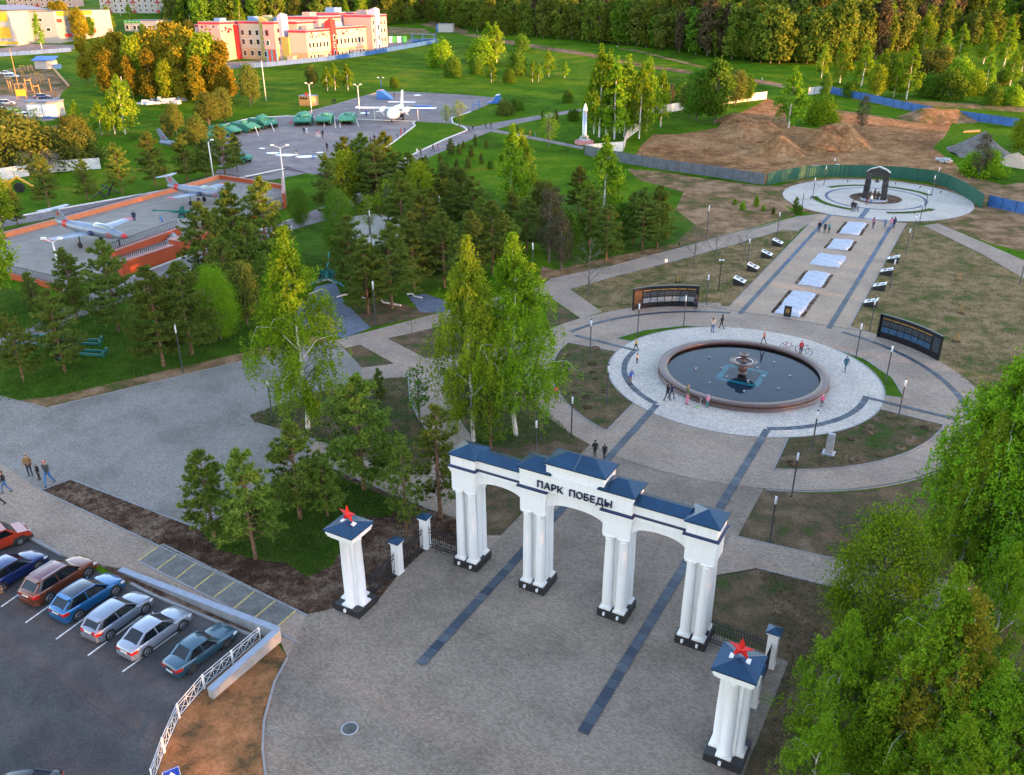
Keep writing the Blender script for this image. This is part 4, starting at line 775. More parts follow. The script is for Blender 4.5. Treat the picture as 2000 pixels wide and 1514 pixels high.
SUV = dict(L=4.7, W=1.90, wb=2.85, deck=[(-2.35,1.05),(-2.1,1.1),(-.6,1.04),(.85,1.02),(1.4,1.02),(2.1,.88),(2.35,.7)], cab=(1.15,.35,-1.55,-2.15,1.70), tail=.84, th=.13, tw=.42, pz=.82, doors=[(-.12,.98),(-1.1,-.16)], wr=.36, rails=True, bumper='paint_bronze', spoiler=True)
CUV = dict(L=4.4, W=1.84, wb=2.65, deck=[(-2.2,1.0),(-2.0,1.07),(-.6,1.02),(.8,.98),(1.35,.96),(1.95,.82),(2.2,.66)], cab=(1.1,.3,-1.35,-2.05,1.60), tail=.80, th=.13, tw=.40, pz=.78, doors=[(-.12,.92),(-1.05,-.16)], wr=.35, spoiler=True)
SED = dict(L=4.4, W=1.73, wb=2.6, deck=[(-2.2,.84),(-2.0,.95),(-1.6,.98),(-.6,.93),(.8,.90),(1.4,.87),(1.95,.74),(2.2,.6)], cab=(1.05,.2,-1.05,-1.75,1.46), tail=.66, th=.16, tw=.4, pz=.62, doors=[(-.12,.88),(-1.05,-.16)], wr=.31)
LADA = dict(L=4.33, W=1.65, wb=2.46, deck=[(-2.165,.80),(-2.1,.90),(-1.55,.93),(-.6,.88),(.7,.86),(.9,.85),(1.9,.76),(2.165,.64)], cab=(.85,.2,-.95,-1.5,1.40), tail=.62, th=.18, tw=.5, pz=.46, doors=[(-.15,.72),(-.92,-.19)], wr=.28, rim='iron', cp=.16)
CARS = [('old teal sedan parked last in the row beside the white railing', LADA, (376,1317), (446,1262), 'paint_teal', None),
        ('light silver sedan parked second from the railing', SED, (288.6,1285.5), (357.7,1225), 'paint_silver', None),
        ('silver grey hatchback with tall red tail lights parked third from the railing', HB, (216,1255), (286,1190.5), 'paint_grey', None),
        ('bright blue crossover with a black roof parked fourth from the railing', CUV, (153,1216), (230,1158), 'paint_blue', 'paint_roof_black'),
        ('bronze brown estate SUV with silver roof rails and plum roof', SUV, (94,1186), (178,1119), 'paint_bronze', 'paint_plum'),
        ('dark navy blue car at the left end of the parked row', CUV, (2,1164.5), (80,1108), 'paint_navy', None)]
for lab, sp, a, b, pt, rf in CARS:
    A, B = G(*a), G(*b); d = (B-A); hd = math.atan2(d.y, d.x); hd = (hd+math.radians(55))/2; d = Vector((math.cos(hd), math.sin(hd), 0)); c = (A+B)/2 + Vector((-d.y, d.x, 0))*(sp['W']/2-.08)
    car(lab, sp, c, hd, pt, rf)
car('dark car at the bottom left corner with only its roof in view', SED, G(28,1568), math.radians(192), 'paint_black', group=None)
# orange delivery van, its white box cut by the picture edge
A = G(41,1064); hd = math.radians(46); t = thing('delivery_van', 'orange red delivery van with a white box body at the left edge', 'van', A+Vector((math.cos(hd+PI/2), math.sin(hd+PI/2), 0))*.75-Vector((math.cos(hd), math.sin(hd), 0))*1.15, hd)
VAN = dict(deck=[(-1.4,1.05),(.2,1.02),(1.3,.98),(1.8,.86),(2.0,.7)])
mb = MB(); mb.slab([(-.35,.32),(1.75,.32),(1.98,.45),(1.98,.72),(1.80,.90),(1.15,1.02),(.55,1.62),(-.35,1.66)][::-1], -.80, .80); P('cab', mb, 'paint_red', t)
mb = MB(); mb.slab([(.95,1.10),(1.08,1.02),(.60,1.54),(.50,1.54)][::-1], -.66, .66); mb.add([(1.13,-.66,1.045),(1.13,.66,1.045),(.585,.62,1.60),(.585,-.62,1.60)], [(0,1,2,3)]); P('windscreen', mb, 'glass_car', t)
for s in (-1, 1): mb = MB(); mb.slab([(-.2,1.05),(.92,1.05),(.48,1.54),(-.2,1.54)][::-1], *sorted((s*.80, s*.808))); P('side_window', mb, 'glass_car', t); mb = MB(); mb.box((1.9,s*.58,.62), (.14,.3,.16)); P('headlight', mb, 'head_lamp', t)
for s in (-1, 1):
    mb = MB(); mb.slab([(-.28,.42),(.95,.42),(1.0,1.0),(-.28,1.0)][::-1], *sorted((s*.80, s*.812))); P('door', mb, 'paint_red', t)
mb = MB(); mb.slab([(.5,.22),(2.02,.28),(2.04,.46),(1.6,.5),(1.45,.7),(.85,.7),(.7,.4)][::-1], -.815, .815); P('bumper', mb, 'rubber', t)
mb = MB(); mb.box((-1.45,0,.45), (2.15,1.75,1.6)); P('cargo_box', mb, 'paint_white', t)
for x in (1.15, -1.5):
    for s in (-1, 1): mb = MB(); mb.wheel((x,s*.74,.29),.29,.2); w_ = P('wheel', mb, 'rubber', t); mb = MB(); mb.wheel((x,s*.845,.29),.17,.02,12); P('rim', mb, 'tyre_rim', w_)
# cars in the far lot at the upper left
far = [((14,147),'paint_white','white car on the far lot, uppermost of the left pair'), ((24,153),'paint_silver','silver car on the far lot beside the playground'), ((14,206),'paint_grey','grey car on the far lot at the left picture edge'), ((84,193),'paint_navy','dark blue car on the far lot behind the kiosk'), ((10,220),'paint_white','white car half hidden by saplings on the far lot'), ((34,226),'paint_silver','silver car half hidden by saplings on the far lot'), ((56,230),'paint_white','white car nearest the shrubs on the far lot')]
for i, (p, pt, lab) in enumerate(far): o = car(lab, (SED, HB, CUV)[i % 3], G(*p), math.radians(8+5*i), pt, None, 'cars on the far lot', False); o.scale = (1.12,)*3
# railing of the car park
M('rail_paint', (.52,.52,.52), .6, var=.15, vs=4)
RL = [(510,1251),(456,1297),(400,1345),(351,1403),(322,1470),(300,1532)]
for i, (a, b) in enumerate(zip(RL, RL[1:])):
    A, B = G(*a), G(*b); t = thing('railing_panel', 'white crossed-bar railing panel by the car park, %s from the wall end' % ordw(i+1), 'railing', A, math.atan2(B.y-A.y, B.x-A.x), 'railing panels by the car park'); L = (B-A).length
    for x in (.03, L-.03): mb = MB(); mb.beam((x,0,0),(x,0,1.02),.06); P('post', mb, 'white_paint', t)
    for z in (.18, .8, 1.0): mb = MB(); mb.beam((.05,0,z),(L-.05,0,z),.034); P('rail', mb, 'rail_paint', t)
    k = 3
    for j in range(k):
        x0, x1 = .05+(L-.1)*j/k, .05+(L-.1)*(j+1)/k
        for z0, z1 in ((.18,.8),(.8,.18)): mb = MB(); mb.beam((x0,0,z0),(x1,0,z1),.022); P('cross_bar', mb, 'rail_paint', t)
        if j: mb = MB(); mb.beam((x0,0,.18),(x0,0,1.0),.026); P('upright', mb, 'rail_paint', t)
t = thing('road_sign', 'blue square road sign with a white triangle cut by the bottom edge', 'sign', G(366,1640), math.radians(30)); SH = hgt(1500,366,1640)-2.72; mb = MB(); mb.tube([(0,0,0),(0,0,SH+2.6)], .035, 8); P('post', mb, 'steel', t)
M('sign_blue', (.015,.055,.40), .4, var=0); mb = MB(); mb.box((0,-.05,SH+2.0), (.7,.02,.7)); P('plate', mb, 'sign_blue', t); mb = MB(); mb.add([(-.24,-.064,SH+2.1),(.24,-.064,SH+2.1),(0,-.064,SH+2.55)], [(0,1,2)]); P('symbol', mb, 'white_paint', t); mb = MB()
for a, b in (((-.34,2.02),(.34,2.02)),((.34,2.02),(.34,2.68)),((.34,2.68),(-.34,2.68)),((-.34,2.68),(-.34,2.02))): mb.beam((a[0],-.062,SH+a[1]),(b[0],-.062,SH+b[1]),.025,.01)
P('border', mb, 'white_paint', t)

# ---------------------------------------------------------------- people
def person_mesh(pose):
    V = Vector; S = []
    def seg(a, b, r0, r1, lab): S.append((V(a), V(b), r0, r1, lab))
    lean = {'ride': .42, 'stoop': .35, 'walk': .04}.get(pose, 0); ph = .93 if pose != 'ride' else .96
    def up(z, x=0, y=0): return (x, y+(z-ph)*math.sin(lean), ph+(z-ph)*math.cos(lean))
    seg((-.07,0,ph), (.07,0,ph), .125, .125, 2); seg(up(ph), up(1.12), .135, .125, 1)
    for s in (-1, 1): seg(up(1.08, s*.055), up(1.34, s*.085), .112, .115, 1)
    seg(up(1.40,-.13), up(1.40,.13), .085, .085, 1); seg(up(1.44), up(1.55), .055, .052, 0)
    hd = V(up(1.655, 0, .02)); seg(hd-V((0,0,.045)), hd+V((0,-.01,.03)), .088, .098, 0); seg(hd+V((0,.09,-.01)), hd+V((0,.108,-.025)), .016, .014, 0)
    for s in (-1, 1): seg(hd+V((s*.094,-.005,-.015)), hd+V((s*.1,-.01,.015)), .014, .014, 0)
    HANDS = []
    for s in (-1, 1):
        if pose == 'walk': kn = (s*.09, .16*s+.05, .51); an = (s*.095, .24*s-(.10 if s < 0 else 0), .10+(.05 if s < 0 else 0))
        elif pose == 'ride': kn = (s*.11, .38, .86 if s > 0 else .68); an = (s*.11, .24, .46 if s > 0 else .22)
        else: kn = (s*.10, .015, .50); an = (s*.11, -.01, .09)
        seg((s*.085,0,ph-.03), kn, .092, .062, 2); seg(kn, an, .060, .042, 2); seg(V(an)+V((0,-.03,-.035)), V(an)+V((0,.15,-.055)), .045, .036, 3)
        sh = V(up(1.405, s*.185))
        if pose == 'walk': el = sh+V((s*.05, -.10*s, -.27)); wr_ = el+V((-s*.01, -.06*s+.08, -.22))
        elif pose == 'ride': el = sh+V((s*.07,.17,-.16)); wr_ = V((s*.22,.62,1.02))
        elif pose == 'photo': el = sh+V((s*.05,.14,-.22)); wr_ = hd+V((s*.06,.26,-.06))
        elif pose == 'stoop': el = sh+V((s*.03,.12,-.24)); wr_ = el+V((-s*.03,.16,-.18))
        else: el = sh+V((s*.06,-.01,-.28)); wr_ = el+V((-s*.01,.06,-.24))
        seg(sh, el, .058, .045, 1); seg(el, wr_, .043, .032, 1); HANDS.append((wr_, (wr_-el).normalized(), s))
    mb = MB()
    for a, b, r0, r1, _ in S:
        mb.tube([a, b], [r0, r1], 12); mb.ball(a, r0, 12, 8); mb.ball(b, r1, 12, 8)
    me = mb.mesh('tmp'); o = bpy.data.objects.new('tmp', me); COL.objects.link(o)
    md = o.modifiers.new('r', 'REMESH'); md.mode = 'VOXEL'; md.voxel_size = .016; sm = o.modifiers.new('s', 'SMOOTH'); sm.iterations = 3; sm.factor = .5
    dc = o.modifiers.new('d', 'DECIMATE'); dc.ratio = .22
    out = bpy.data.meshes.new_from_object(o.evaluated_get(bpy.context.evaluated_depsgraph_get())); bpy.data.objects.remove(o); out.name = 'body_'+pose
    bm = bmesh.new(); bm.from_mesh(out)
    for f in bm.faces:
        c = f.calc_center_median(); best = (9, 0)
        for a, b, r0, r1, lab in S:
            ab = b-a; tt = max(0, min(1, (c-a).dot(ab)/max(ab.length_squared, 1e-9))); d = (c-(a+ab*tt)).length-(r0+(r1-r0)*tt)
            if d < best[0]: best = (d, lab)
        f.material_index = best[1]; f.smooth = True
    hb = MB()
    for w_, d, s in HANDS:                                     # palm and five bent fingers
        x = Vector((1,0,0)) if abs(d.x) < .7 else Vector((0,1,0)); x = (x-d*x.dot(d)).normalized(); y = d.cross(x)
        hb.tube([w_-d*.01, w_+d*.035, w_+d*.085], [.026,.034,.03], 8)
        for k, (o_, l) in enumerate(((-.026,.062),(-.009,.075),(.009,.07),(.025,.055))):
            p = w_+d*.08+y*o_; hb.tube([p, p+d*l*.5+x*.006, p+d*l*.85+x*.026], [.0095,.009,.007], 6)
        p = w_+d*.02+y*(-.03*s); hb.tube([p, p+d*.035-y*.022*s+x*.01, p+d*.06-y*.025*s+x*.022], [.011,.010,.008], 6)
    hm = hb.mesh('h'); bm2 = bmesh.new(); bm2.from_mesh(hm)
    for f in bm2.faces: f.smooth = True
    tmp = bpy.data.meshes.new('t'); bm2.to_mesh(tmp); bm2.free(); bm.from_mesh(tmp); bm.to_mesh(out); bm.free()
    hair = MB(); hair.ball(hd+V((0,-.018,.028)), (.104,.108,.092), 12, 8); hair.ball(hd+V((0,-.055,-.02)), (.09,.07,.10), 10, 6); hr = hair.mesh('hair', True)
    lh = MB(); lh.ball(hd+V((0,-.018,.028)), (.106,.11,.094), 12, 8); lh.tube([hd+V((0,-.06,.02)), hd+V((0,-.10,-.12)), hd+V((0,-.11,-.26))], [.09,.085,.05], 10); lhm = lh.mesh('hair_long', True)
    ey = MB()
    for s in (-1, 1): ey.ball(hd+V((s*.035,.088,.012)), (.013,.008,.008), 6, 4)
    ey.beam(hd+V((-.024,.092,-.052)), hd+V((.024,.092,-.052)), .008, .008); eym = ey.mesh('face', True)
    return out, hr, lhm, eym
PM = {p: person_mesh(p) for p in ('stand', 'walk', 'photo', 'stoop', 'ride')}
for p in PM: 
    for i in range(4): PM[p][0].materials.append(None)
    for k in (1, 2, 3): PM[p][k].materials.append(None)
CM = {}
def cloth(c):
    if c not in CM: CM[c] = M('cloth_%03d' % len(CM), c, .85, var=.12, vs=9)
    return CM[c]
SKIN = (.45,.27,.19)
def person(label, loc, height, facing, top, pants, pose='stand', hair=(.03,.022,.016), long=False, shoes=(.03,.03,.03), group=None):
    o = bpy.data.objects.new('person', PM[pose][0]); COL.objects.link(o); tag(o, label, 'person', group)
    for i, c in enumerate((SKIN, top, pants, shoes)): o.material_slots[i].link = 'OBJECT'; o.material_slots[i].material = cloth(c)
    h = bpy.data.objects.new('hair', PM[pose][2 if long else 1]); COL.objects.link(h); h.parent = o; h.material_slots[0].link = 'OBJECT'; h.material_slots[0].material = cloth(hair)
    e = bpy.data.objects.new('face', PM[pose][3]); COL.objects.link(e); e.parent = o; e.material_slots[0].link = 'OBJECT'; e.material_slots[0].material = cloth((.06,.02,.02))
    o.location = Vector(loc)+Vector((0,0,.055 if Vector(loc).y < 178 and Vector(loc).z < .3 else .02)); o.rotation_euler = (0, 0, facing); s = height/1.75; o.scale = (s, s, s); return o
BK=(.012,.012,.016); NV=(.015,.025,.07); JE=(.05,.12,.26); PK=(.62,.22,.32); RD=(.42,.03,.03); WH_=(.62,.62,.62); BL=(.03,.10,.42); OL=(.12,.13,.05); BR=(.20,.11,.04); YE=(.50,.30,.04); TE=(.04,.22,.24); PE=(.62,.42,.34); LB=(.25,.42,.55)
MT=(.35,.62,.52)
# label, x, y (feet), top y, top colour, trousers, pose, facing deg, long hair, hair colour
PEOPLE = [('man in brown jacket and dark jeans standing on the paved square', 60.5,930,888, BR,(.02,.03,.05),'stand',200,0,None), ('child in black beside the man in brown', 78,938,906, BK,BK,'stand',150,0,None), ('person in dark jacket with red hood and blue jeans', 98.5,949,900, (.03,.04,.04),(.03,.14,.36),'walk',170,0,RD), ('person in black jacket and jeans at the left picture edge', 14,964,921, BK,JE,'walk',120,0,None), ('person in mint jacket half out of the picture on the left', 0,991,945, MT,BK,'walk',150,1,None),
 ('man in black walking towards the fountain behind the gate', 1161.5,894,861, BK,BK,'walk',0,0,None), ('woman in black walking beside the man behind the gate', 1180,898,868, BK,BK,'walk',0,1,(.16,.09,.05)),
 ('child in yellow jacket at the left of the fountain ring', 1242,686,661, YE,BK,'walk',90,0,None), ('child in pale top and dark trousers on the fountain ring', 1244,711,691, PE,BK,'stand',30,1,None), ('child in blue jacket running along the dark slab arc', 1230.5,751,724, BL,(.2,.1,.08),'stoop',200,0,None),
 ('person in black leaning at the fountain rim', 1303,784,751, BK,NV,'walk',-60,1,None), ('person in dark blue beside the fountain rim', 1311,780,750, NV,NV,'walk',-70,0,None), ('woman in olive jacket and pink trousers by the fountain', 1341,791,753, OL,PK,'stand',-80,0,(.28,.15,.06)), ('child in pink jacket leaning on the fountain rim', 1381,797,771, PK,TE,'stand',20,1,(.5,.35,.35)),
 ('woman in pale top and jeans taking a picture behind the fountain', 1391,650,621, PE,JE,'photo',-40,1,(.12,.06,.03)), ('woman in black walking behind the fountain', 1409,643,615, BK,BK,'walk',60,1,None), ('child in orange jacket climbing on the fountain rim', 1491,672,647, (.55,.16,.08),NV,'walk',100,0,(.6,.5,.45)), ('boy in red jacket beside a black bicycle', 1563,692,666, RD,BK,'stand',180,0,RD), ('child in blue jacket standing right of the fountain', 1650,726,696, (.03,.10,.16),(.04,.10,.16),'walk',180,0,None), ('small child in pink on roller skates by the fountain rim', 1604,796,772, (.62,.10,.22),(.10,.10,.13),'stand',0,1,PK),
 ('man in black in front of the left information wall', 1358,605,577, BK,NV,'stand',20,0,None), ('person in black, left of the three standing on the memorial walk', 1598.8,454.5,432, BK,NV,'stand',170,0,None), ('person in dark jacket, middle of the three on the memorial walk', 1610,456,435, NV,BK,'stand',180,0,None), ('person in teal jacket, right of the three on the memorial walk', 1618,456,435, TE,BK,'stand',200,0,None),
 ('woman in pink top and navy trousers on the memorial walk', 1704.4,447,425, (.35,.14,.18),NV,'stand',-60,1,None), ('child in blue on the memorial walk', 1727.5,446.5,429, JE,JE,'photo',0,0,None), ('woman in pink jacket beside the man in navy', 1738.5,446.5,425, PK,(.3,.3,.4),'stand',0,1,None), ('man in navy jacket beside the woman in pink', 1745,446.5,424, NV,NV,'stand',0,0,None),
 ('man in black near the bell memorial', 1663,414,392, BK,BK,'stand',-30,0,None), ('woman in dark coat with a bicycle near the bell memorial', 1668,414,393, NV,BK,'stand',-30,1,(.4,.3,.25)), ('person in dark red at the foot of the bell memorial', 1692,400.5,381, BK,(.12,.02,.03),'stand',0,0,None), ('woman in white jacket and jeans at the bell memorial', 1700,399.5,381, (.6,.68,.66),JE,'stand',0,1,(.6,.55,.45)),
 ('person in dark blue standing on the jet terrace', 264,437,410, NV,NV,'stand',200,0,None), ('child in blue on the jet terrace near the gun barrel', 318,439,423, (.03,.2,.5),BL,'stoop',90,0,None), ('person in navy under the wing of the far jet', 390,406,384, NV,BK,'stand',200,0,None), ('child in pink beside the gun on the terrace', 379,415,402, PK,PK,'stand',150,1,None),
 ('child in red by the turreted tank', 569,250,236, RD,TE,'stand',0,0,None), ('man in navy with white cap behind the turreted tank', 607.5,236,220, NV,NV,'stand',0,0,WH_), ('person in dark blue in front of the turreted tank', 594.5,263,247, NV,NV,'stand',0,0,None), ('person in light blue in front of the turreted tank', 599.5,262,247, LB,LB,'stand',30,1,None), ('woman in pale pink on the vehicle plaza, left of a pair', 619,270.5,255, PE,WH_,'walk',-30,1,None), ('woman in pink on the vehicle plaza, right of a pair', 622.5,271,254, PK,WH_,'walk',-30,1,None), ('man in black on the vehicle plaza', 631,270.5,253, BK,BK,'walk',30,0,None), ('person in long black coat alone on the plaza', 639.5,295.5,278, BK,BK,'stand',0,1,None), ('person in pale top by the puddles', 580,311,294, PE,WH_,'walk',90,1,None), ('child in bright blue by the puddles', 612,312,300, (.05,.3,.55),BL,'walk',90,0,None), ('man in blue under the wing of the white plane', 716,229,215, BL,NV,'stand',0,0,None),
 ('child in black beside the pines at the plaza edge', 724,280,269, BK,NV,'stand',0,0,None), ('person in black at the plaza edge', 732,277,262, BK,BK,'stand',0,0,None), ('child in pale pink at the plaza edge', 737.5,279,267, PE,PE,'stand',0,1,None), ('person in bright red at the plaza kerb', 783.5,266,250, RD,RD,'stand',120,0,None), ('person in black at the plaza kerb by the one in red', 791,261,248, BK,BK,'stand',120,0,None), ('child in dark clothes at the plaza kerb', 777,271,261, BK,(.2,.05,.1),'stoop',120,0,None),
 ('person in white top on the white-kerbed path', 815,304,289, WH_,LB,'walk',-120,0,None), ('person in black on the white-kerbed path', 822,304.5,289, BK,BK,'walk',-120,0,None), ('person in dark jacket on the white-kerbed path ahead of the magenta one', 846,296.5,281, BK,BK,'walk',-60,0,None), ('person in magenta coat on the white-kerbed path', 855.5,294.5,281, (.35,.02,.22),(.35,.02,.22),'walk',-60,1,None),
 ('person in grey at the path junction, left of a pair', 916,258.5,245, (.1,.1,.12),BK,'walk',150,0,None), ('person in black at the path junction, right of a pair', 923,257,244, BK,BK,'walk',150,0,None), ('person in black walking off along the upper path', 949,252.5,239, BK,BK,'walk',-60,0,None), ('woman in dark dress on the upper path', 958.6,251.5,239, BK,BK,'walk',-60,1,None), ('person in orange coat on the thin path to the rocket', 1035,267.5,254, (.55,.24,.03),(.35,.16,.03),'walk',-90,0,None), ('child in teal on the thin path to the rocket', 1045,267.5,257, TE,TE,'walk',-90,0,None),
 ('person in black beside the kiosk, left of a pair', 650.5,204.5,193, BK,BK,'stand',0,0,None), ('person in black beside the kiosk, right of a pair', 655,204.5,192, BK,BK,'stand',0,0,None), ('person in white shirt sitting in the meadow, left one', 868,148,142, WH_,(.2,.2,.22),'stoop',0,0,None), ('person in white shirt sitting in the meadow, right one', 886,149,143, WH_,(.2,.2,.22),'stoop',0,0,None), ('person in blue far off on the field track', 1488,159,151, LB,BL,'walk',60,0,None), ('person in white far off on the meadow', 1205,94.5,89, WH_,BK,'stand',0,0,None), ('person in dark coat on the skate plaza', 770,191,182, BK,(.2,.08,.06),'stand',0,0,None), ('person in black by the bare tree at the plaza exit', 879,227,216, BK,BK,'stand',0,0,None)]
for lab, x, y, yt, tc, pc, pose, fc, lg, hc in PEOPLE:
    h = hgt(yt, x, y)*(1.12 if pose == 'stoop' else 1); z = .72 if 'climbing' in lab else 0
    loc = G(x, y, z) if z else G(x, y)
    person(lab, loc, min(h, 2.25), math.radians(fc), tc, pc, pose, hc or (.03,.022,.016), bool(lg))
def bicycle(label, loc, rz, c, s=1.0):
    t = thing('bicycle', label, 'bicycle', loc, rz, None, s); fm = M('bike_%d' % len(MATS), c, .35, var=0)
    for x in (-.52, .52):
        mb = MB(); mb.tube([(x+.33*math.cos(a*PI/12), 0, .35+.33*math.sin(a*PI/12)) for a in range(25)], .024, 6, False); w_ = P('wheel', mb, 'rubber', t); mb = MB()
        for a in range(8): mb.tube([(x,0,.35),(x+.32*math.cos(a*PI/4),0,.35+.32*math.sin(a*PI/4))], .004, 3)
        P('spokes', mb, 'steel', w_)
    mb = MB(); bb = (-.08,0,.33); st = (-.22,0,.82); hd = (.34,0,.86); hb = (.40,0,.66)
    for a, b in ((bb,st),(bb,hb),(st,hd),(hd,hb),((-.52,0,.35),bb),((-.52,0,.35),(-.2,0,.76)),(hb,(.52,0,.35))): mb.tube([a,b], .022, 6)
    P('frame', mb, fm, t); mb = MB(); mb.tube([(.34,0,.86),(.32,0,1.0)], .018, 6); mb.tube([(.26,-.28,1.02),(.32,0,1.0),(.26,.28,1.02)], .016, 6); P('handlebar', mb, 'black_metal', t)
    mb = MB(); mb.ball((-.25,0,.92), (.13,.07,.035), 8, 5); mb.tube([(-.22,0,.8),(-.24,0,.91)], .015, 6); P('saddle', mb, 'black_metal', t); mb = MB(); mb.tube([(-.08,-.12,.2),(-.08,-.02,.2),(-.08,0,.33),(-.08,.02,.46),(-.08,.12,.46)], .014, 6); P('pedals', mb, 'steel', t); return t
bicycle('pink bicycle standing behind the fountain rim', G(1538,685), math.radians(-38), (.55,.03,.10)); bicycle('black bicycle held by the boy in red behind the fountain', G(1569,691), math.radians(-38), (.015,.015,.018), 1.1); bicycle('bicycle by the bell memorial beside the two in dark coats', G(1674,413), math.radians(80), (.05,.05,.06), 1.15)
ang = math.radians(-65); bl_ = G(1086,783); bicycle('black bicycle ridden by a child in red on the ring path', bl_, ang, (.02,.02,.025), 1.05)
person('child in red jacket riding a bicycle on the ring path', bl_-Vector((math.cos(ang), math.sin(ang), 0))*.25, 1.55, ang-PI/2, (.55,.05,.08), NV, 'ride')
t = thing('kick_scooter', 'green kick scooter lying against the fountain rim', 'scooter', G(1362,796), .6); mb = MB(); M('scooter_green', (.12,.42,.06), .4, var=0); mb.box((0,0,.06), (.6,.12,.03)); P('deck', mb, 'scooter_green', t); mb = MB(); mb.tube([(.28,0,.08),(.5,.1,.75)], .02, 6); mb.tube([(.5,-.1,.75),(.5,.28,.76)], .016, 6); P('handlebar', mb, 'white_paint', t)
for x in (-.28, .3): mb = MB(); mb.wheel((x,0,.06), .06, .03, 10); P('wheel', mb, 'rubber', t)
# ---------------------------------------------------------------- museum vehicles and guns on the plaza
def tracks(t, L, w, y, r, n, mat='army_dark', wm='army_green'):
    for s in (-1, 1):
        pr = [(-L/2+r, 0),(L/2-r*1.2, 0),(L/2-r*.2, r*.7),(L/2, r*1.5),(L/2-r*.3, r*2.0),(-L/2+r*.3, r*2.0),(-L/2, r*1.5),(-L/2+r*.3, r*.6)]
        mb = MB(); mb.slab(pr[::-1], s*y-w/2, s*y+w/2); k = P('track', mb, mat, t)
        for i in range(n): mb = MB(); mb.wheel((-L/2+r*1.3+(L-r*2.6)*i/(n-1), s*(y+w/2+.02), r*.85), r*.8, .08, 12); P('road_wheel', mb, wm, k)
def tank(label, loc, rz, s=1):
    t = thing('tank', label, 'tank', loc, rz, 'green armoured vehicles on the plaza', s); tracks(t, 6.2, .55, 1.4, .5, 6)
    mb = MB(); mb.slab([(-3.0,.55),(2.6,.45),(3.2,.85),(2.0,1.5),(-2.6,1.55),(-3.1,1.2)][::-1], -1.65, 1.65); P('hull', mb, 'army_green', t)
    mb = MB(); mb.lathe((0,0,1.5), [(1.35,0),(1.4,.2),(1.15,.55),(.75,.78),(.2,.82)], 20); P('turret', mb, 'army_green', t, True)
    mb = MB(); mb.lathe((-.35,.4,2.2), [(.36,0),(.36,.18),(.3,.24)], 12); P('cupola', mb, 'army_green', t); mb = MB(); mb.tube([(1.0,0,1.85),(2.4,0,1.93),(4.9,0,2.05)], [.16,.10,.085], 10); P('gun_barrel', mb, 'army_green', t)
    for s_ in (-1, 1): mb = MB(); mb.box((-.3,s_*1.4,1.52), (4.6,.5,.12)); P('fender_box', mb, 'army_green', t); mb = MB(); mb.wheel((2.55,s_*.9,1.32), .12, .12, 8); P('headlight', mb, 'head_lamp', t)
    return t
def apc(label, loc, rz, s=1):
    t = thing('armoured_carrier', label, 'armoured carrier', loc, rz, 'green armoured vehicles on the plaza', s); tracks(t, 5.8, .42, 1.22, .42, 6)
    mb = MB(); mb.slab([(-2.9,.55),(2.3,.5),(3.2,.95),(1.3,1.62),(-2.85,1.68),(-3.0,1.2)][::-1], -1.45, 1.45); P('hull', mb, 'army_green', t)
    mb = MB(); mb.add([(3.22,-1.2,.97),(3.22,1.2,.97),(1.35,1.2,1.64),(1.35,-1.2,1.64)], [(0,1,2,3)]); mb.add([(3.25,-1.2,.99),(3.25,1.2,.99),(3.2,1.2,.8),(3.2,-1.2,.8)], [(0,1,2,3)]); P('bow_plate', mb, 'army_green', t)
    mb = MB(); mb.lathe((-.2,0,1.66), [(.85,0),(.72,.3),(.3,.42)], 14); P('turret', mb, 'army_green', t, True); mb = MB(); mb.tube([(.4,0,1.85),(1.9,0,1.95)], .07, 8); P('gun_barrel', mb, 'army_green', t)
    for dx, dy in ((.9,.6),(-1.8,.6),(-1.8,-.6)): mb = MB(); mb.lathe((dx,dy,1.66), [(.34,0),(.34,.07),(0,.09)], 12); P('hatch', mb, 'army_green', t)
    return t
def toward(a, b): A, B = G(*a), G(*b); return math.atan2(B.y-A.y, B.x-A.x)
tank('green tank with round turret facing the camera, centre of the plaza row', G(594,242), math.radians(-82), 1.36); tank('green turreted tank with a child in red, left half of the plaza row', G(514,248), math.radians(-42), 1.32)
apc('green carrier right of the centre tank in the plaza row', G(636,241), math.radians(-88), 1.34); apc('green carrier beside the white plane, last of the plaza row', G(680,240), math.radians(-88), 1.34)
apc('green carrier left of the turreted tank on the curved kerb', G(480,256), math.radians(-35), 1.3); apc('green carrier half hidden behind pines at the left end of the row', G(441,263), math.radians(-25), 1.3); apc('green vehicle farthest left in the row behind the pines', G(414,275), math.radians(-20), 1.05)
BARP = [((654,238),(655,250)),((663,238),(665,250)),((694,238),(701,248)),((651-19,238),(653-19,249)),((500,260),(505,266)),((530,252),(536,257))]
for i, (a, b) in enumerate(BARP):
    A, B = G(*a), G(*b); t = thing('ladder_board', 'thin white plank leaning on a green vehicle, %s from the left' % ordw(sorted(p[0][0] for p in BARP).index(a[0])+1), 'plank', (0,0,0), 0, 'planks leaning on the vehicles'); mb = MB(); mb.beam(A+Vector((0,0,1.6)), B+Vector((0,0,.03)), .16, .05); P('plank', mb, 'kerb_white', t)
t = thing('army_truck', 'dark green wheeled army truck beside the pines at the plaza edge', 'truck', G(468,318), math.radians(-8), None, 1.1)
mb = MB(); mb.slab([(-2.6,.8),(2.4,.7),(2.6,1.2),(1.9,1.6),(1.2,1.7),(.8,2.4),(-.5,2.4),(-.6,1.5),(-2.6,1.5)][::-1], -1.1, 1.1); P('body', mb, 'army_green', t); mb = MB(); mb.slab([(1.18,1.75),(.86,2.3),(.8,2.3),(1.1,1.75)][::-1], -.95, .95); P('windscreen', mb, 'glass_car', t)
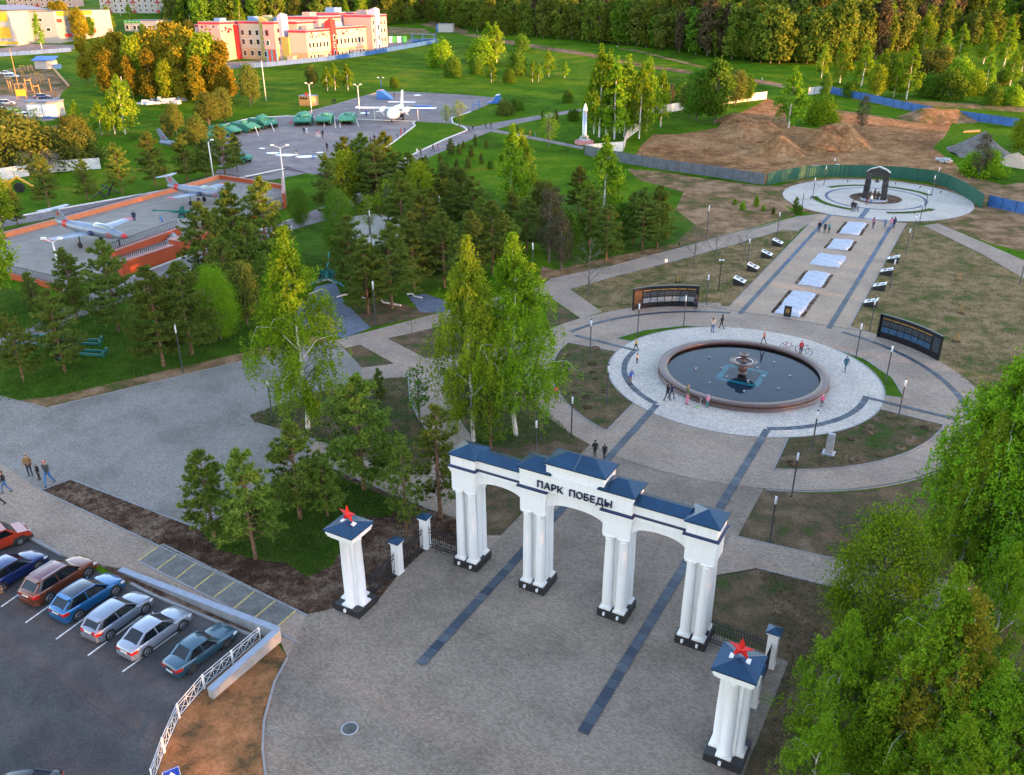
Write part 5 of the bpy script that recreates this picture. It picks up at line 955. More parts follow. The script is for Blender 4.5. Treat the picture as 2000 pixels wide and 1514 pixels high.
for x in (1.6, -.6, -1.9):
    for s in (-1, 1): mb = MB(); mb.wheel((x,s*1.05,.55), .55, .35, 16); w_ = P('wheel', mb, 'rubber', t); mb = MB(); mb.wheel((x,s*1.24,.55), .25, .03, 10); P('rim', mb, 'gun_green', w_)
def field_gun(label, loc, rz, elev=.1, s=1, trails=.35, L=4.2):
    t = thing('field_gun', label, 'field gun', loc, rz, 'green field guns', s); ca, sa = math.cos(elev), math.sin(elev)
    mb = MB(); mb.tube([(-.9*ca,0,1.1-.9*sa),(L*.6*ca,0,1.1+L*.6*sa),(L*ca,0,1.1+L*sa)], [.14,.10,.075], 10); mb.tube([(L*ca,0,1.1+L*sa),((L+.35)*ca,0,1.1+(L+.35)*sa)], .12, 8); P('barrel', mb, 'gun_green', t)
    mb = MB(); mb.tube([(-.4,0,.95),(1.6*ca,0,.92+1.6*sa)], .13, 8); mb.box((0,0,.5), (.6,.5,.5)); P('cradle', mb, 'gun_green', t)
    mb = MB(); mb.add([(.42,-1.0,.5),(.42,1.0,.5),(.30,.95,1.45),(.28,.4,1.75),(.28,-.4,1.75),(.30,-.95,1.45)], [(0,1,2,3,4,5)]); mb.add([(.39,-1.0,.5),(.39,1.0,.5),(.27,.95,1.45),(.25,.4,1.75),(.25,-.4,1.75),(.27,-.95,1.45)], [(5,4,3,2,1,0)]); P('shield', mb, 'gun_green', t)
    for q in (-1, 1):
        mb = MB(); mb.beam((0,q*.3,.55), (-3.2,q*(.3+3.2*trails),.12), .16, .2); mb.box((-3.25,q*(.3+3.25*trails),0), (.2,.35,.45)); P('trail', mb, 'gun_green', t)
        mb = MB(); mb.wheel((0,q*.95,.5), .5, .22, 18); w_ = P('wheel', mb, 'rubber', t); mb = MB(); mb.wheel((0,q*1.07,.5), .32, .03, 14); P('rim', mb, 'gun_green', w_)
    return t
field_gun('green howitzer with raised barrel on the small paved pad in the grove', G(640,550), math.radians(93), .55, 1.05, .75, 3.2)
gt = field_gun('long barrelled green gun pointing left on the jet terrace', G(362,428,0)+Vector((0,0,.0)), math.radians(178), .02, 1.25, .2, 4.0)
field_gun('green gun behind the left pines with trails toward the path, upper one', G(120,678), math.radians(196), .1, 1.25, .08); field_gun('green gun behind the left pines with trails toward the path, lower one', G(128,697), math.radians(188), .1, 1.25, .05)
# jet trainers
def jet(label, nose, tail, num, zf):
    A, B = G(*nose, 2.0+zf), G(*tail, 2.6+zf); d = A-B; L = Vector((d.x, d.y, 0)).length*1.0; s = L/10.6; hd = math.atan2(d.y, d.x); mid = (A+B)/2
    t = thing('jet_trainer', label, 'aircraft', (mid.x, mid.y, zf), hd, 'silver jet trainers on the terrace', s)
    st = [(-5.2,.10,2.0),(-4.6,.28,2.0),(-3.3,.42,1.9),(-1.8,.58,1.75),(-.3,.66,1.68),(1.6,.62,1.66),(3.0,.54,1.6),(4.3,.38,1.55),(5.0,.20,1.52),(5.3,.03,1.5)]
    mb = MB(); mb.tube([(x,0,z) for x, r, z in st], [r for x, r, z in st], 18); P('fuselage', mb, 'jet_silver', t, True)
    mb = MB(); mb.tube([(x,0,z) for x, r, z in ((-3.75,.40,1.93),(-3.1,.46,1.88))], [.405,.455], 18, False); P('red_band', mb, 'jet_red', t, True)
    mb = MB(); mb.tube([(4.72,0,1.53),(5.02,0,1.52),(5.33,0,1.5)], [.30,.215,.03], 14); P('nose_cone', mb, 'jet_red', t, True)
    mb = MB(); mb.tube([(3.35,0,1.86),(4.0,0,1.76),(4.7,0,1.6)], [.25,.22,.17], 12); P('anti_glare_panel', mb, 'band_blue', t, True)
    mb = MB(); mb.tube([(.4,0,2.0),(1.1,0,2.16),(2.2,0,2.12),(3.0,0,1.98),(3.5,0,1.8)], [.2,.38,.36,.30,.12], 14); M('canopy_glass', (.20,.25,.24), .08, var=0, coat=1); P('canopy', mb, 'canopy_glass', t, True)
    mb = MB()
    for x in (.6, 1.4, 2.1, 2.8): mb.tube([(x,.42*math.sin(a),1.78+.46*math.cos(a)*(1 if x < 2.5 else .9)) for a in [-1.2+.3*i for i in range(9)]], .02, 4)
    P('canopy_frame', mb, 'jet_silver', t)
    def wing(x0, x1, y0, y1, xt0, xt1, z0, z1, th, mat, nm):
        mb = MB(); V = []
        for (a, b, y, z, h) in ((x0, x1, y0, z0, th), (xt0, xt1, y1, z1, th*.45)): V += [(a,y,z),(a*.5+b*.5+.1*(a-b),y,z+h/2),(b,y,z),(a*.5+b*.5+.1*(a-b),y,z-h/2)]
        mb.add(V, [(j, (j+1) % 4, 4+(j+1) % 4, 4+j) for j in range(4)]+[(3,2,1,0),(4,5,6,7)]); P(nm, mb, mat, t)
    for s_ in (-1, 1):
        wing(1.1,-1.25, s_*.5, s_*4.6, .5,-.75, 1.45,1.72, .22, 'jet_silver', 'wing'); wing(.5,-.75, s_*4.6, s_*5.15, .35,-.62, 1.72,1.75, .1, 'jet_red', 'wing_tip')
        wing(-4.35,-5.5, s_*.02, s_*1.75, -4.75,-5.5, 3.35,3.38, .1, 'jet_silver', 'tailplane'); mb = MB(); mb.ball((.75,s_*.72,1.55), (.45,.2,.26), 8, 6); P('air_intake', mb, 'band_blue', t, True)
        mb = MB(); mb.tube([(-.4,s_*1.2,1.5),(-.4,s_*1.2,.3)], .06, 6); mb.wheel((-.4,s_*1.28,.3), .3, .16, 14); P('landing_gear', mb, 'rubber', t)
    mb = MB(); V = [(-3.1,.07,2.2),(-4.9,.07,2.1),(-5.45,.05,3.4),(-4.5,.05,3.4)]; V += [(x,-y,z) for x, y, z in V]; mb.add(V, [(0,1,2,3),(7,6,5,4),(0,3,7,4),(1,5,6,2),(3,2,6,7),(0,4,5,1)]); P('fin', mb, 'jet_silver', t)
    for s_ in (-1, 1):
        mb = MB(); pr = [(-4.45+math.sin(PI*i/5)*(.3 if i % 2 == 0 else .12), 2.85+math.cos(PI*i/5)*(.3 if i % 2 == 0 else .12)) for i in range(10)]; mb.add([(x, s_*.085, z) for x, z in pr], [tuple(range(10))]); P('star_emblem', mb, 'jet_red', t)
    mb = MB(); mb.tube([(3.9,0,1.3),(3.9,0,.25)], .05, 6); mb.wheel((3.9,.0,.25), .25, .14, 14); P('nose_gear', mb, 'rubber', t)
    for s_, ry in ((-1, 0), (1, PI)):
        k = 0
        for ch in num:
            me = text_mesh(ch, .62, .01).copy(); me.materials.append(MATS['jet_red']); o = bpy.data.objects.new('number', me); COL.objects.link(o); o.parent = t
            o.location = ((2.95+k*.42, -.605, 1.42) if s_ < 0 else (3.75-k*.42, .605, 1.42)); o.rotation_euler = (PI/2, 0, ry); k += 1
ZT = .5
jet('silver jet trainer with red wing tips and number 62, nearer one on the terrace', (250,466), (108,436), '62', ZT); jet('silver jet trainer with number 31, farther one on the terrace', (450,383), (326,364), '31', ZT)
t = thing('jet_tail', 'grey aircraft tail fin with red star rising behind the pines', 'aircraft', G(325,288), math.radians(150), None, 1.2); mb = MB(); mb.slab([(-1.6,.8),(.9,.8),(2.2,3.4),(1.2,3.6)][::-1], -.1, .1); P('fin', mb, 'jet_silver', t); mb = MB(); mb.tube([(-2.6,0,.9),(1.4,0,.9)], [.6,.42], 12); P('fuselage', mb, 'jet_silver', t)
mb = MB(); pr = [(.3+math.sin(PI*i/5)*(.4 if i % 2 == 0 else .16), 1.9+math.cos(PI*i/5)*(.4 if i % 2 == 0 else .16)) for i in range(10)]; mb.add([(x, .11, z) for x, z in pr], [tuple(range(10))]); mb.add([(x, -.11, z) for x, z in pr], [tuple(range(10))]); P('star_emblem', mb, 'jet_red', t)
# white twin propeller plane
A = G(764,243); t = thing('propeller_plane', 'white high-winged twin propeller plane facing the camera on the plaza', 'aircraft', A+Vector((.8,6.2,.31)), math.radians(-97), None, 1.14)
st = [(-7.2,.12,2.7),(-5.5,.45,2.4),(-3.2,.85,2.05),(-1.5,1.05,1.85),(2.5,1.05,1.8),(4.2,.98,1.75),(5.3,.72,1.6),(6.1,.42,1.45),(6.6,.1,1.38)]
mb = MB(); mb.tube([(x,0,z+.12) for x, r, z in st], [r*1.3 for x, r, z in st], 20); P('fuselage', mb, 'plane_white', t, True)
mb = MB(); mb.slab([(1.6,2.86),(-.55,2.86),(-.5,2.98),(.3,3.08),(1.2,3.04)], -9.7, 9.7); P('wing', mb, 'plane_white', t)
mb = MB(); mb.slab([(-4.9,2.8),(-7.1,2.8),(-7.6,6.3),(-6.4,6.3)], -.12, .12); P('fin', mb, 'plane_white', t); mb = MB(); mb.slab([(-5.7,3.5),(-7.1,3.5),(-7.1,3.58),(-5.8,3.62)], -3.4, 3.4); P('tailplane', mb, 'plane_white', t)
for s in (-1, 1):
    mb = MB(); mb.tube([(-.8,s*3.0,2.65),(.6,s*3.0,2.6),(2.4,s*3.0,2.5),(2.9,s*3.0,2.45)], [.4,.66,.6,.36], 14); e_ = P('engine', mb, 'plane_white', t, True)
    for k in range(3): mb = MB(); a = k*2*PI/3+.4; mb.beam((2.95,s*3.0,2.45),(2.95,s*3.0+1.15*math.sin(a),2.45+1.15*math.cos(a)),.05,.16); P('propeller_blade', mb, 'plane_white', e_)
    mb = MB(); mb.ball((.2,s*9.8,2.92), (.9,.2,.2), 10, 6); P('tip_tank', mb, 'plane_white', t, True); mb = MB(); mb.tube([(0,s*1.5,1.1),(0,s*1.6,.45)], .09, 6); mb.ball((0,s*1.35,1.15), (1.3,.55,.45), 10, 6); mb.wheel((0,s*1.62,.42), .42, .25, 14); P('landing_gear', mb, 'rubber', t)
    mb = MB(); mb.tube([(.3,s*5.4,2.8),(.3,s*5.4,.0)], .07, 6); P('support_post', mb, 'plane_white', t)
mb = MB(); mb.tube([(4.9,0,1.0),(4.9,0,.3)], .08, 6); mb.wheel((4.9,0,.3), .3, .2, 14); P('nose_gear', mb, 'rubber', t)
mb = MB(); mb.tube([(4.5,0,2.42),(5.1,0,2.1)], [.80,.52], 12, False); M('cockpit_cover', (.60,.58,.50), .7, var=.2, vs=2); P('cockpit_window', mb, 'cockpit_cover', t); mb = MB(); mb.ball((2.9,-1.28,2.25), (.42,.12,.42), 10, 6); P('side_stain', mb, 'sand', t)

# ---------------------------------------------------------------- jet terrace
T1 = px((-60,556),(-60,492),(434,352),(552,373),(556,407),(440,447),(366,482),(330,500),(120,569),(0,540))
mb = MB(); mb.prism(T1, -.02, ZT); M('terrace_floor', (.235,.205,.175), .9, var=.2, vs=.5); te = thing('terrace', 'raised paved terrace with orange walls that carries the two jets', 'terrace', (0,0,0)); P('floor', mb, 'terrace_floor', te)
def wall(pts, h, w, mat, nm, parent, z0=0, cop='coping_pink'):
    pts = [G(*p) for p in pts]; mb = MB(); mc = MB()
    for a, b in zip(pts, pts[1:]):
        mb.beam((a.x,a.y,z0+h/2),(b.x,b.y,z0+h/2), w, h)
        if cop: mc.beam((a.x,a.y,z0+h+.05),(b.x,b.y,z0+h+.05), w*1.25, .1)
    P(nm, mb, mat, parent)
    if cop: P('coping', mc, cop, parent)
wall([(-60,490),(0,473),(170,428),(330,383),(430,354)], 1.25, .4, 'orange_light', 'parapet', te); wall([(430,354),(490,363),(552,374)], 1.25, .4, 'orange_wall', 'parapet', te); wall([(556,373),(557,408)], 2.7, .5, 'orange_wall', 'end_wall', te)
wall([(552,406),(440,448),(372,478)], .8, .4, 'orange_wall', 'parapet', te); wall([(0,540),(60,553),(122,569)], .85, .35, 'orange_wall', 'parapet', te)
for nm, pts, hs in (('ramp_wall', ((224,511),(351,464)), 1.6), ('ramp_wall', ((238,540),(340,505)), 2.0), ('ramp_wall', ((341,492),(367,496)), 2.1)): wall(pts, hs, .9 if hs < 2.05 else 1.6, 'orange_wall', nm, te)
for i in range(6):
    a, b = G(318+i*4.2, 482-i*2.4), G(338+i*2.4, 492-i*1.4); mb = MB(); mb.beam((a.x,a.y,.1+i*.12),(b.x,b.y,.1+i*.12), .6, .22+i*.2); P('step', mb, 'concrete', te)
def railing(pts, h, z0, lab, bars=.35):
    t = thing('terrace_railing', lab, 'railing', (0,0,0), 0, 'black terrace railings'); mr = MB(); mbars = MB()
    for a, b in zip(pts, pts[1:]):
        A, B = G(*a), G(*b); A.z = B.z = z0; L = (B-A).length
        for z in (.12, h): mr.beam(A+Vector((0,0,z)), B+Vector((0,0,z)), .07)
        for i in range(int(L/bars)+1): p = A+(B-A)*min(1, i*bars/L); mbars.beam(p, p+Vector((0,0,h)), .045)
    P('rail', mr, 'black_metal', t); o = P('bars', mbars, 'black_metal', t); o['kind'] = 'stuff'
railing([(0,541),(60,554),(122,570)], 1.1, .9, 'black railing on the front edge of the jet terrace at the left'); railing([(224,511),(351,464)], 1.1, 1.7, 'black railing on the upper orange ramp wall'); railing([(238,540),(330,509)], 1.0, 1.9, 'black railing on the lower orange ramp wall')
railing([(-60,482),(0,466),(170,421),(330,376),(430,348),(552,367)], 1.1, 0, 'long black railing along the road behind the terrace', .5); railing([(552,406),(440,448),(372,478)], 1.1, .9, 'black railing on the terrace edge behind the pines')

# ---------------------------------------------------------------- poles, kiosk, ramps, obelisk
def pole(x, y, yt, label, heads, mat='kerb_white', r=.13):
    h = hgt(yt, x, y); t = thing('light_pole', label, 'light pole', G(x, y)); mb = MB(); mb.tube([(0,0,0),(0,0,h)], [r*1.25, r*.8], 10); P('pole', mb, mat, t, True)
    for s in heads:
        mb = MB(); mb.beam((0,0,h-.1),(s*.75,0,h+.35),.09); P('arm', mb, mat, t); mb = MB(); mb.box((s*.85,0,h+.3), (.55,.4,.22)); P('lamp_head', mb, 'white_paint', t)
pole(609,222,165,'white light pole with two lamp heads beside the kiosk',(-1,1)); pole(703,228,168,'white light pole with two lamp heads between plane and carriers',(-1,1)); pole(745,177,154,'blue-grey light pole behind the blue ramp',(-1,1),'fence_blue'); pole(560,402,288,'tall white pole with two floodlights at the terrace corner',(-1.6,1.6)); pole(418,353,277,'white pole with angled lamp behind the far jet',(1,)); pole(130,588,472,'white pole with dark and pale floodlights before the near jet',(-1.2,1.2)); pole(520,198,118,'plain pale concrete pole on the lawn below the school',()); pole(246,205,150,'plain pale pole beside the golden birch',()); pole(372,265,243,'white pole with one angled lamp among the dark pines',(1,)); pole(41,190,95,'thin yellow pole by the playground',(),'timber',.1); pole(374,62,28,'pale pole at the left end of the school',()); pole(236,32,8,'thin pale pole by the store',())
t = thing('kiosk', 'orange timber kiosk with flat roof and red board', 'kiosk', G(604,206), math.radians(-25)); mb = MB(); mb.box((0,0,0), (4.6,3.4,2.8)); P('wall', mb, 'timber', t); mb = MB(); mb.box((0,0,2.8), (4.9,3.7,.2)); P('roof', mb, 'roof_grey', t); mb = MB(); mb.box((.3,-1.3,3.0), (.9,.1,.8)); P('sign_board', mb, 'jet_red', t)
for x in (-1.5,-.5,.5): mb = MB(); mb.box((x,-1.71,1.9), (.8,.04,.55)); P('window', mb, 'window_dark', t)
mb = MB(); mb.box((2.31,0,.1), (.04,1.2,2.1)); P('door', mb, 'sand', t)
def ramp_obj(label, loc, rz, prof, w, mat, top, s=1):
    t = thing('skate_ramp', label, 'skate ramp', loc, rz, 'blue skate ramps', s); mb = MB(); mb.slab(prof[::-1], -w/2, w/2); P('body', mb, mat, t); mb = MB(); a, b = prof[-2], prof[-1]
    pts = prof[2:]; 
    for p, q in zip(pts, pts[1:]): mb.beam((p[0],0,p[1]+.03),(q[0],0,q[1]+.03), w*1.0, .05)
    P('deck', mb, top, t); return t
ramp_obj('tall blue skate ramp with pinkish deck behind the light pole', G(753,193), math.radians(-8), [(-2.3,0),(2.4,0),(-.9,2.6),(-2.3,2.6)], 3.6, 'blue_paint', 'coping_pink'); ramp_obj('long low blue skate box behind the plane', G(826,213), math.radians(-6), [(-3.6,0),(3.6,0),(2.4,.9),(-2.4,.9)], 2.4, 'blue_paint', 'fence_blue'); ramp_obj('blue quarter pipe at the right end of the skate plaza', G(966,201), math.radians(172), [(-1.6,0),(2.6,0),(1.0,.4),(0,1.2),(-.5,2.3),(-1.6,2.4)], 3.4, 'blue_paint', 'white_paint')
t = thing('hoop_stand', 'blue steel stand with board beside the skate plaza', 'stand', G(930,213), .3); mb = MB()
for x, y in ((-1,-.6),(1,-.6),(-1,.6),(1,.6)): mb.beam((x,y,0),(x*.8,y*.8,1.4 if x < 0 else 2.6),.1)
P('frame', mb, 'blue_paint', t); mb = MB(); mb.box((0,0,1.3), (2,1.2,.12)); P('platform', mb, 'fence_blue', t)
t = thing('rocket_obelisk', 'tall silver rocket obelisk with pointed tip on a pink plinth', 'obelisk', G(1141,281), .3); mb = MB(); mb.box((0,0,0), (4.0,3.2,.9), top=.9); P('plinth', mb, 'brick_pink', t); mb = MB(); mb.box((0,0,.9), (2.2,2.0,.35)); P('base', mb, 'granite_light', t)
mb = MB(); mb.lathe((0,0,1.2), [(.62,0),(.58,.4),(.52,6.6)], 18); P('body', mb, 'steel', t, True); mb = MB(); mb.lathe((0,0,7.8), [(.58,0),(.56,.15),(.42,.75),(.2,1.35),(.02,1.7)], 18); P('tip', mb, 'white_paint', t, True)
for a in range(4): mb = MB(); mb.beam((.55*math.cos(a*PI/2),.55*math.sin(a*PI/2),1.3),(.9*math.cos(a*PI/2),.9*math.sin(a*PI/2),1.9),.06,.6); P('fin', mb, 'steel', t)
M('puddle', (.30,.34,.42), .05, var=.1, spec=.8)
for i, (x, y, rx, ry) in enumerate([(533,299,13,3),(560,303,22,4),(597,306,20,4),(625,298,7,2),(512,290,7,2),(660,297,9,2),(712,221,9,2.5),(815,186,9,2)]):
    c = G(x, y); m_ = mpp(x, y); k = 22; rr = random.Random(i); mb = MB(); w_ = [rr.uniform(.75,1.2) for _ in range(k)]
    poly = [(c.x+rx*m_*w_[j]*math.cos(2*PI*j/k), c.y+ry*m_*2.6*w_[j]*math.sin(2*PI*j/k)) for j in range(k)]; o = sheet('puddle', [poly], .028, 'puddle')

# ---------------------------------------------------------------- fences of the construction site
def panel_fence(pts, h, pw, mat, label, post='black_metal', name='site_fence', rib=True, tops=None):
    P3 = [G(*p) for p in pts]; t = thing(name, label, 'fence', P3[0]); o0 = P3[0]; key = {}
    for a, b in zip(P3, P3[1:]):
        L = (b-a).length; n = max(1, round(L/pw))
        for i in range(n):
            p = a+(b-a)*i/n-o0; q = a+(b-a)*(i+1)/n-o0; d = (q-p); ln = d.length; mb = MB(); kk = 10 if rib else 1; dn = d.normalized(); nn = Vector((-dn.y, dn.x, 0))*.035
            V = []
            for j in range(kk+1):
                s = p+d*(.01+.98*j/kk); o_ = nn*(1 if j % 2 else -1) if rib else Vector()
                V += [s+o_+Vector((0,0,.04)), s+o_+Vector((0,0,h))]
            m0 = len(V); V += [v-nn*.6 for v in V]
            F = [(2*j, 2*j+2, 2*j+3, 2*j+1) for j in range(kk)]+[(m0+2*j+1, m0+2*j+3, m0+2*j+2, m0+2*j) for j in range(kk)]+[(2*j+1, 2*j+3, m0+2*j+3, m0+2*j+1) for j in range(kk)]
            mb.add(V, F); P('panel', mb, mat, t); mb = MB(); mb.beam(p+Vector((0,0,-.1)), p+Vector((0,0,h-.02)), .09); P('post', mb, post, t)
    return t
panel_fence([(1142,303),(1230,321),(1300,333),(1400,347),(1492,362)], 2.3, 3.2, 'galvanised', 'grey corrugated metal fence along the near edge of the earthworks')
gp = [(1497,363)]+[(1530,355),(1570,348.5),(1617,345.5),(1658,346),(1700,346.5),(1760,350),(1820,357),(1850,367),(1885,385),(1918,408)]
panel_fence(gp, 2.5, 3.0, 'fence_green', 'dark green sheet fence curving behind the bell memorial')
panel_fence([(1142,303),(1190,298),(1217,296),(1224,272),(1248,254),(1262,228)], 2.3, 3.0, 'fence_white', 'pale grey panel fence beside the birch grove', rib=False); panel_fence([(1262,228),(1310,219),(1360,211),(1420,203),(1497,194)], 2.3, 3.4, 'fence_white', 'white panel fence along the far side of the earthworks', rib=False)
panel_fence([(1578,186),(1614,182)], 2.3, 3.2, 'fence_white', 'short white panel fence section before the blue fence', rib=False); panel_fence([(1614,182),(1680,195),(1760,213),(1836,228),(1910,238),(2030,255)], 2.2, 3.4, 'fence_blue', 'long blue panel fence at the right of the earthworks', rib=False)
panel_fence([(1928,403),(2040,428)], 2.0, 3.0, 'fence_blue', 'blue panel fence at the right edge beyond the memorial', rib=False)
panel_fence([(470,134),(520,131),(580,125),(640,119),(720,108),(790,96),(854,84)], 1.8, 5.0, 'fence_blue', 'blue fence round the colourful school', rib=False); panel_fence([(-20,112),(60,107),(140,101)], 1.7, 5.0, 'fence_blue', 'blue fence in front of the white and yellow building', rib=False)
panel_fence([(0,352),(58,344),(60,340),(198,330)], 2.4, 3.2, 'fence_white', 'white wall panels behind the left pines', rib=False); panel_fence([(172,303),(198,330)], 2.0, 3.0, 'black_metal', 'dark fence at the end of the white wall', rib=False)
# earth heaps
def heap(label, x, y, rx, ry, yt, mat, seed, rz=0, ridge=0, sq=1.0):
    h = hgt(yt, x, y); m_ = mpp(x, y); c = G(x, y); a = rx*m_; b = ry; rr = random.Random(seed); nx, ny = 36, 28; mb = MB(); V = []; ph = [rr.uniform(0, 6) for _ in range(8)]
    for j in range(ny+1):
        for i in range(nx+1):
            u = -1+2*i/nx; v = -1+2*j/ny; uu = max(0, abs(u)-ridge)/(1-ridge); r = math.hypot(uu, v)*(1+.06*math.sin(3*math.atan2(v, u)+ph[0])+.05*math.sin(7*math.atan2(v, u)+ph[1]))
            z = max(0, 1-r)**1.12*1.1*h*(1+.08*math.sin(u*5+ph[2]))+(.05*math.sin(u*11+ph[3])*math.sin(v*9+ph[4])+.08*rr.random())*h*.3*(1 if r < .95 else 0)
            X, Y = u*a, v*b; x_ = c.x+X*math.cos(rz)-Y*math.sin(rz); y_ = c.y+X*math.sin(rz)+Y*math.cos(rz); V.append((x_, y_, tz(y_)+z-.03))
    mb.add(V, [(j*(nx+1)+i, j*(nx+1)+i+1, (j+1)*(nx+1)+i+1, (j+1)*(nx+1)+i) for j in range(ny) for i in range(nx)]); o = obj('earth_heap', mb.mesh('earth_heap', True), mat); return tag(o, label, 'heap', 'heaps on the earthworks')
heap('conical brown earth heap in the middle of the earthworks', 1520,296,52,7,262,'construction_earth',1); heap('long ochre earth bank right of the conical heap', 1625,282,75,8,246,'construction_earth',2,.1,.35); heap('long brown earth ridge in front of the blue fence', 1830,232,72,7,213,'trodden_earth',3,.0,.5); heap('grey gravel heap at the right of the earthworks', 1915,300,55,10,262,'gravel_heap',4); heap('low brown bank behind the leaning birch', 1470,262,70,10,240,'construction_earth',5,.2,.4); heap('pale sand heap at the right picture edge', 1985,318,38,6,300,'sand',6); heap('low brown bank left of the leaning birch', 1440,238,40,6,222,'construction_earth',7,.3,.3)
for i, (x, y) in enumerate([(1555,342),(1580,338),(1605,335),(1630,332),(1845,318)]):
    rr = random.Random(i); mb = MB()
    for k in range(7): mb.box((rr.uniform(-2,2), rr.uniform(-1,1), rr.uniform(0,.6)), (rr.uniform(.8,1.8), rr.uniform(.6,1.2), rr.uniform(.3,.6)), rr.uniform(0,3))
    tag(obj('rubble_pile', mb, 'granite_light', None, G(x, y)), 'pile of white rubble behind the green fence, %s from the left' % ordw(i+1) if i < 4 else 'pile of pale boulders at the right end of the earthworks', 'rubble', 'rubble piles')
mb = MB()
for i in range(6): mb.beam((-2+i*.3,-1+i*.4,.15),(2.5+i*.2,-.6+i*.4,.25),.25)
tag(obj('timber_pile', mb, 'timber', None, G(1892,258)), 'pile of brown timber near the gravel heap', 'timber')
# beams and hedgehogs behind the terrace, yellow digger
t = thing('digger', 'yellow loader arm and wheel behind the left pines', 'digger', G(25,378), .15, None, 1.2); M('digger_yellow', (.55,.32,.02), .5); mb = MB(); mb.tube([(-1,0,1.2),(1.2,0,2.6),(3.4,0,1.0)], [.3,.25,.18], 6); P('arm', mb, 'digger_yellow', t); mb = MB(); mb.wheel((1.0,.6,.8), .8, .5, 18); P('wheel', mb, 'rubber', t); mb = MB(); mb.box((-1.2,0,.6), (2,1.6,1.6)); P('cab', mb, 'digger_yellow', t)
for i, (x, y) in enumerate([(197,386),(218,380)]):
    t = thing('tank_trap', 'rusty black steel hedgehog behind the terrace, %s one' % ('left', 'right')[i], 'tank trap', G(x, y), i, 'steel hedgehogs behind the terrace', 1.3)
    for a, b in (((-1,-.6,0),(1,.6,1.6)),((1,-.6,0),(-1,.6,1.6)),((0,1,0),(0,-1,1.7))): mb = MB(); mb.beam(a, b, .18); P('beam', mb, 'black_metal', t)
# ---------------------------------------------------------------- school and other buildings
M('wall_pink', (.46,.30,.27), .85, var=.05); M('wall_cream', (.50,.41,.31), .85, var=.05); M('wall_peach', (.48,.30,.16), .85, var=.05); M('wall_olive', (.34,.30,.07), .8, var=.08); M('wall_lilac', (.40,.40,.55), .8, var=.05); M('wall_blue', (.14,.26,.48), .8, var=.08); M('wall_red', (.50,.03,.03), .75, var=.08); M('trim_crimson', (.42,.02,.05), .7, var=.05); M('wall_yellow', (.62,.36,.03), .8, var=.05); M('wall_white', (.33,.33,.34), .85, var=.05); M('wall_green', (.04,.30,.08), .7, var=.05)
so = G(476,115); SA = math.radians(-22)                     # local x: along the shaded fronts, local y: along the sunlit fronts
school = thing('school', 'colourful pink, cream, red and blue school with flat roofs and white windows', 'school', so, SA)
WINM = {}
def win(t, x, y, z, w, h, face, frame='white_paint', parent=None):
    key = (w, h, face, frame)
    if key not in WINM:
        a = MB(); b = MB()
        if face == 'f': a.box((0,-.05,0), (w+.35,.12,h+.35)); b.box((0,-.12,.17), (w,.04,h))
        else: a.box((.05,0,0), (.12,w+.35,h+.35)); b.box((.12,0,.17), (.04,w,h))
        WINM[key] = (a.mesh('window'), b.mesh('pane')); WINM[key][0].materials.append(MATS[frame]); WINM[key][1].materials.append(MATS['window_dark'])
    o = obj('window', WINM[key][0], None, t, (x, y, z)); obj('pane', WINM[key][1], None, o); return o
def blk(t, x0, x1, y0, y1, z0, z1, mat, nm='wall', trim='trim_crimson', roof='roof_grey', base=None):
    mb = MB(); mb.box(((x0+x1)/2,(y0+y1)/2,z0), (x1-x0,y1-y0,z1-z0)); P(nm, mb, mat, t)
    if trim: mb = MB(); mb.box(((x0+x1)/2,(y0+y1)/2,z1-.75), (x1-x0+.2,y1-y0+.2,.8)); P('cornice', mb, trim, t); mb = MB(); mb.box(((x0+x1)/2,(y0+y1)/2,z1+.05), (x1-x0+.25,y1-y0+.25,.22)); P('parapet', mb, 'wall_pink', t)
    if roof: mb = MB(); mb.box(((x0+x1)/2,(y0+y1)/2,z1+.27), (x1-x0-.6,y1-y0-.6,.05)); P('roof', mb, roof, t)
    if base: mb = MB(); mb.box(((x0+x1)/2,(y0+y1)/2,z0), (x1-x0+.08,y1-y0+.08,base[0])); P('ground_storey', mb, base[1], t)
Z = -2.0
blk(school, -13.5,-2.6,-9.5,6, Z,14.5,'wall_pink', base=(1.5,'wall_cream')); blk(school, -22,-14,-2,8, Z,13.2,'wall_pink'); blk(school, -2.6,-.6,-1.0,4, Z,13.3,'wall_red', trim='wall_red')
blk(school, -.6,11.3,0,14, Z,14.6,'wall_cream', base=(6.2,'wall_peach')); blk(school, 14.6,20.4,-4.0,12, 4.2,14.6,'wall_pink'); blk(school, 15.0,20.0,-3.5,12, Z,4.2,'wall_peach', trim=None, roof=None)
blk(school, 20.4,24.6,6.0,20, Z,14.4,'wall_cream', base=(5.0,'wall_peach')); blk(school, 24.7,33.5,-1.0,17.0, Z,11.4,'wall_cream', base=(5.0,'wall_peach')); blk(school, 24.7,33.5,19.6,46, Z,11.8,'wall_cream', base=(5.5,'wall_peach'))
blk(school, 22,36.5,46.2,60, Z,16.2,'wall_pink', base=(4.0,'wall_peach')); blk(school, 2,22,26,44, Z,15.8,'wall_pink'); blk(school, 6,20,46,62, Z,17.0,'wall_lilac')
def pil(x0, x1, y0, y1, z1, mat, slant):
    mb = MB(); mb.add([(x0,y0,Z),(x1,y0,Z),(x1,y1,Z),(x0,y1,Z),(x0,y0,z1),(x1,y0,z1-slant),(x1,y1,z1-slant*.4),(x0,y1,z1)], [(3,2,1,0),(4,5,6,7),(0,1,5,4),(1,2,6,5),(2,3,7,6),(3,0,4,7)]); P('pilaster', mb, mat, school)
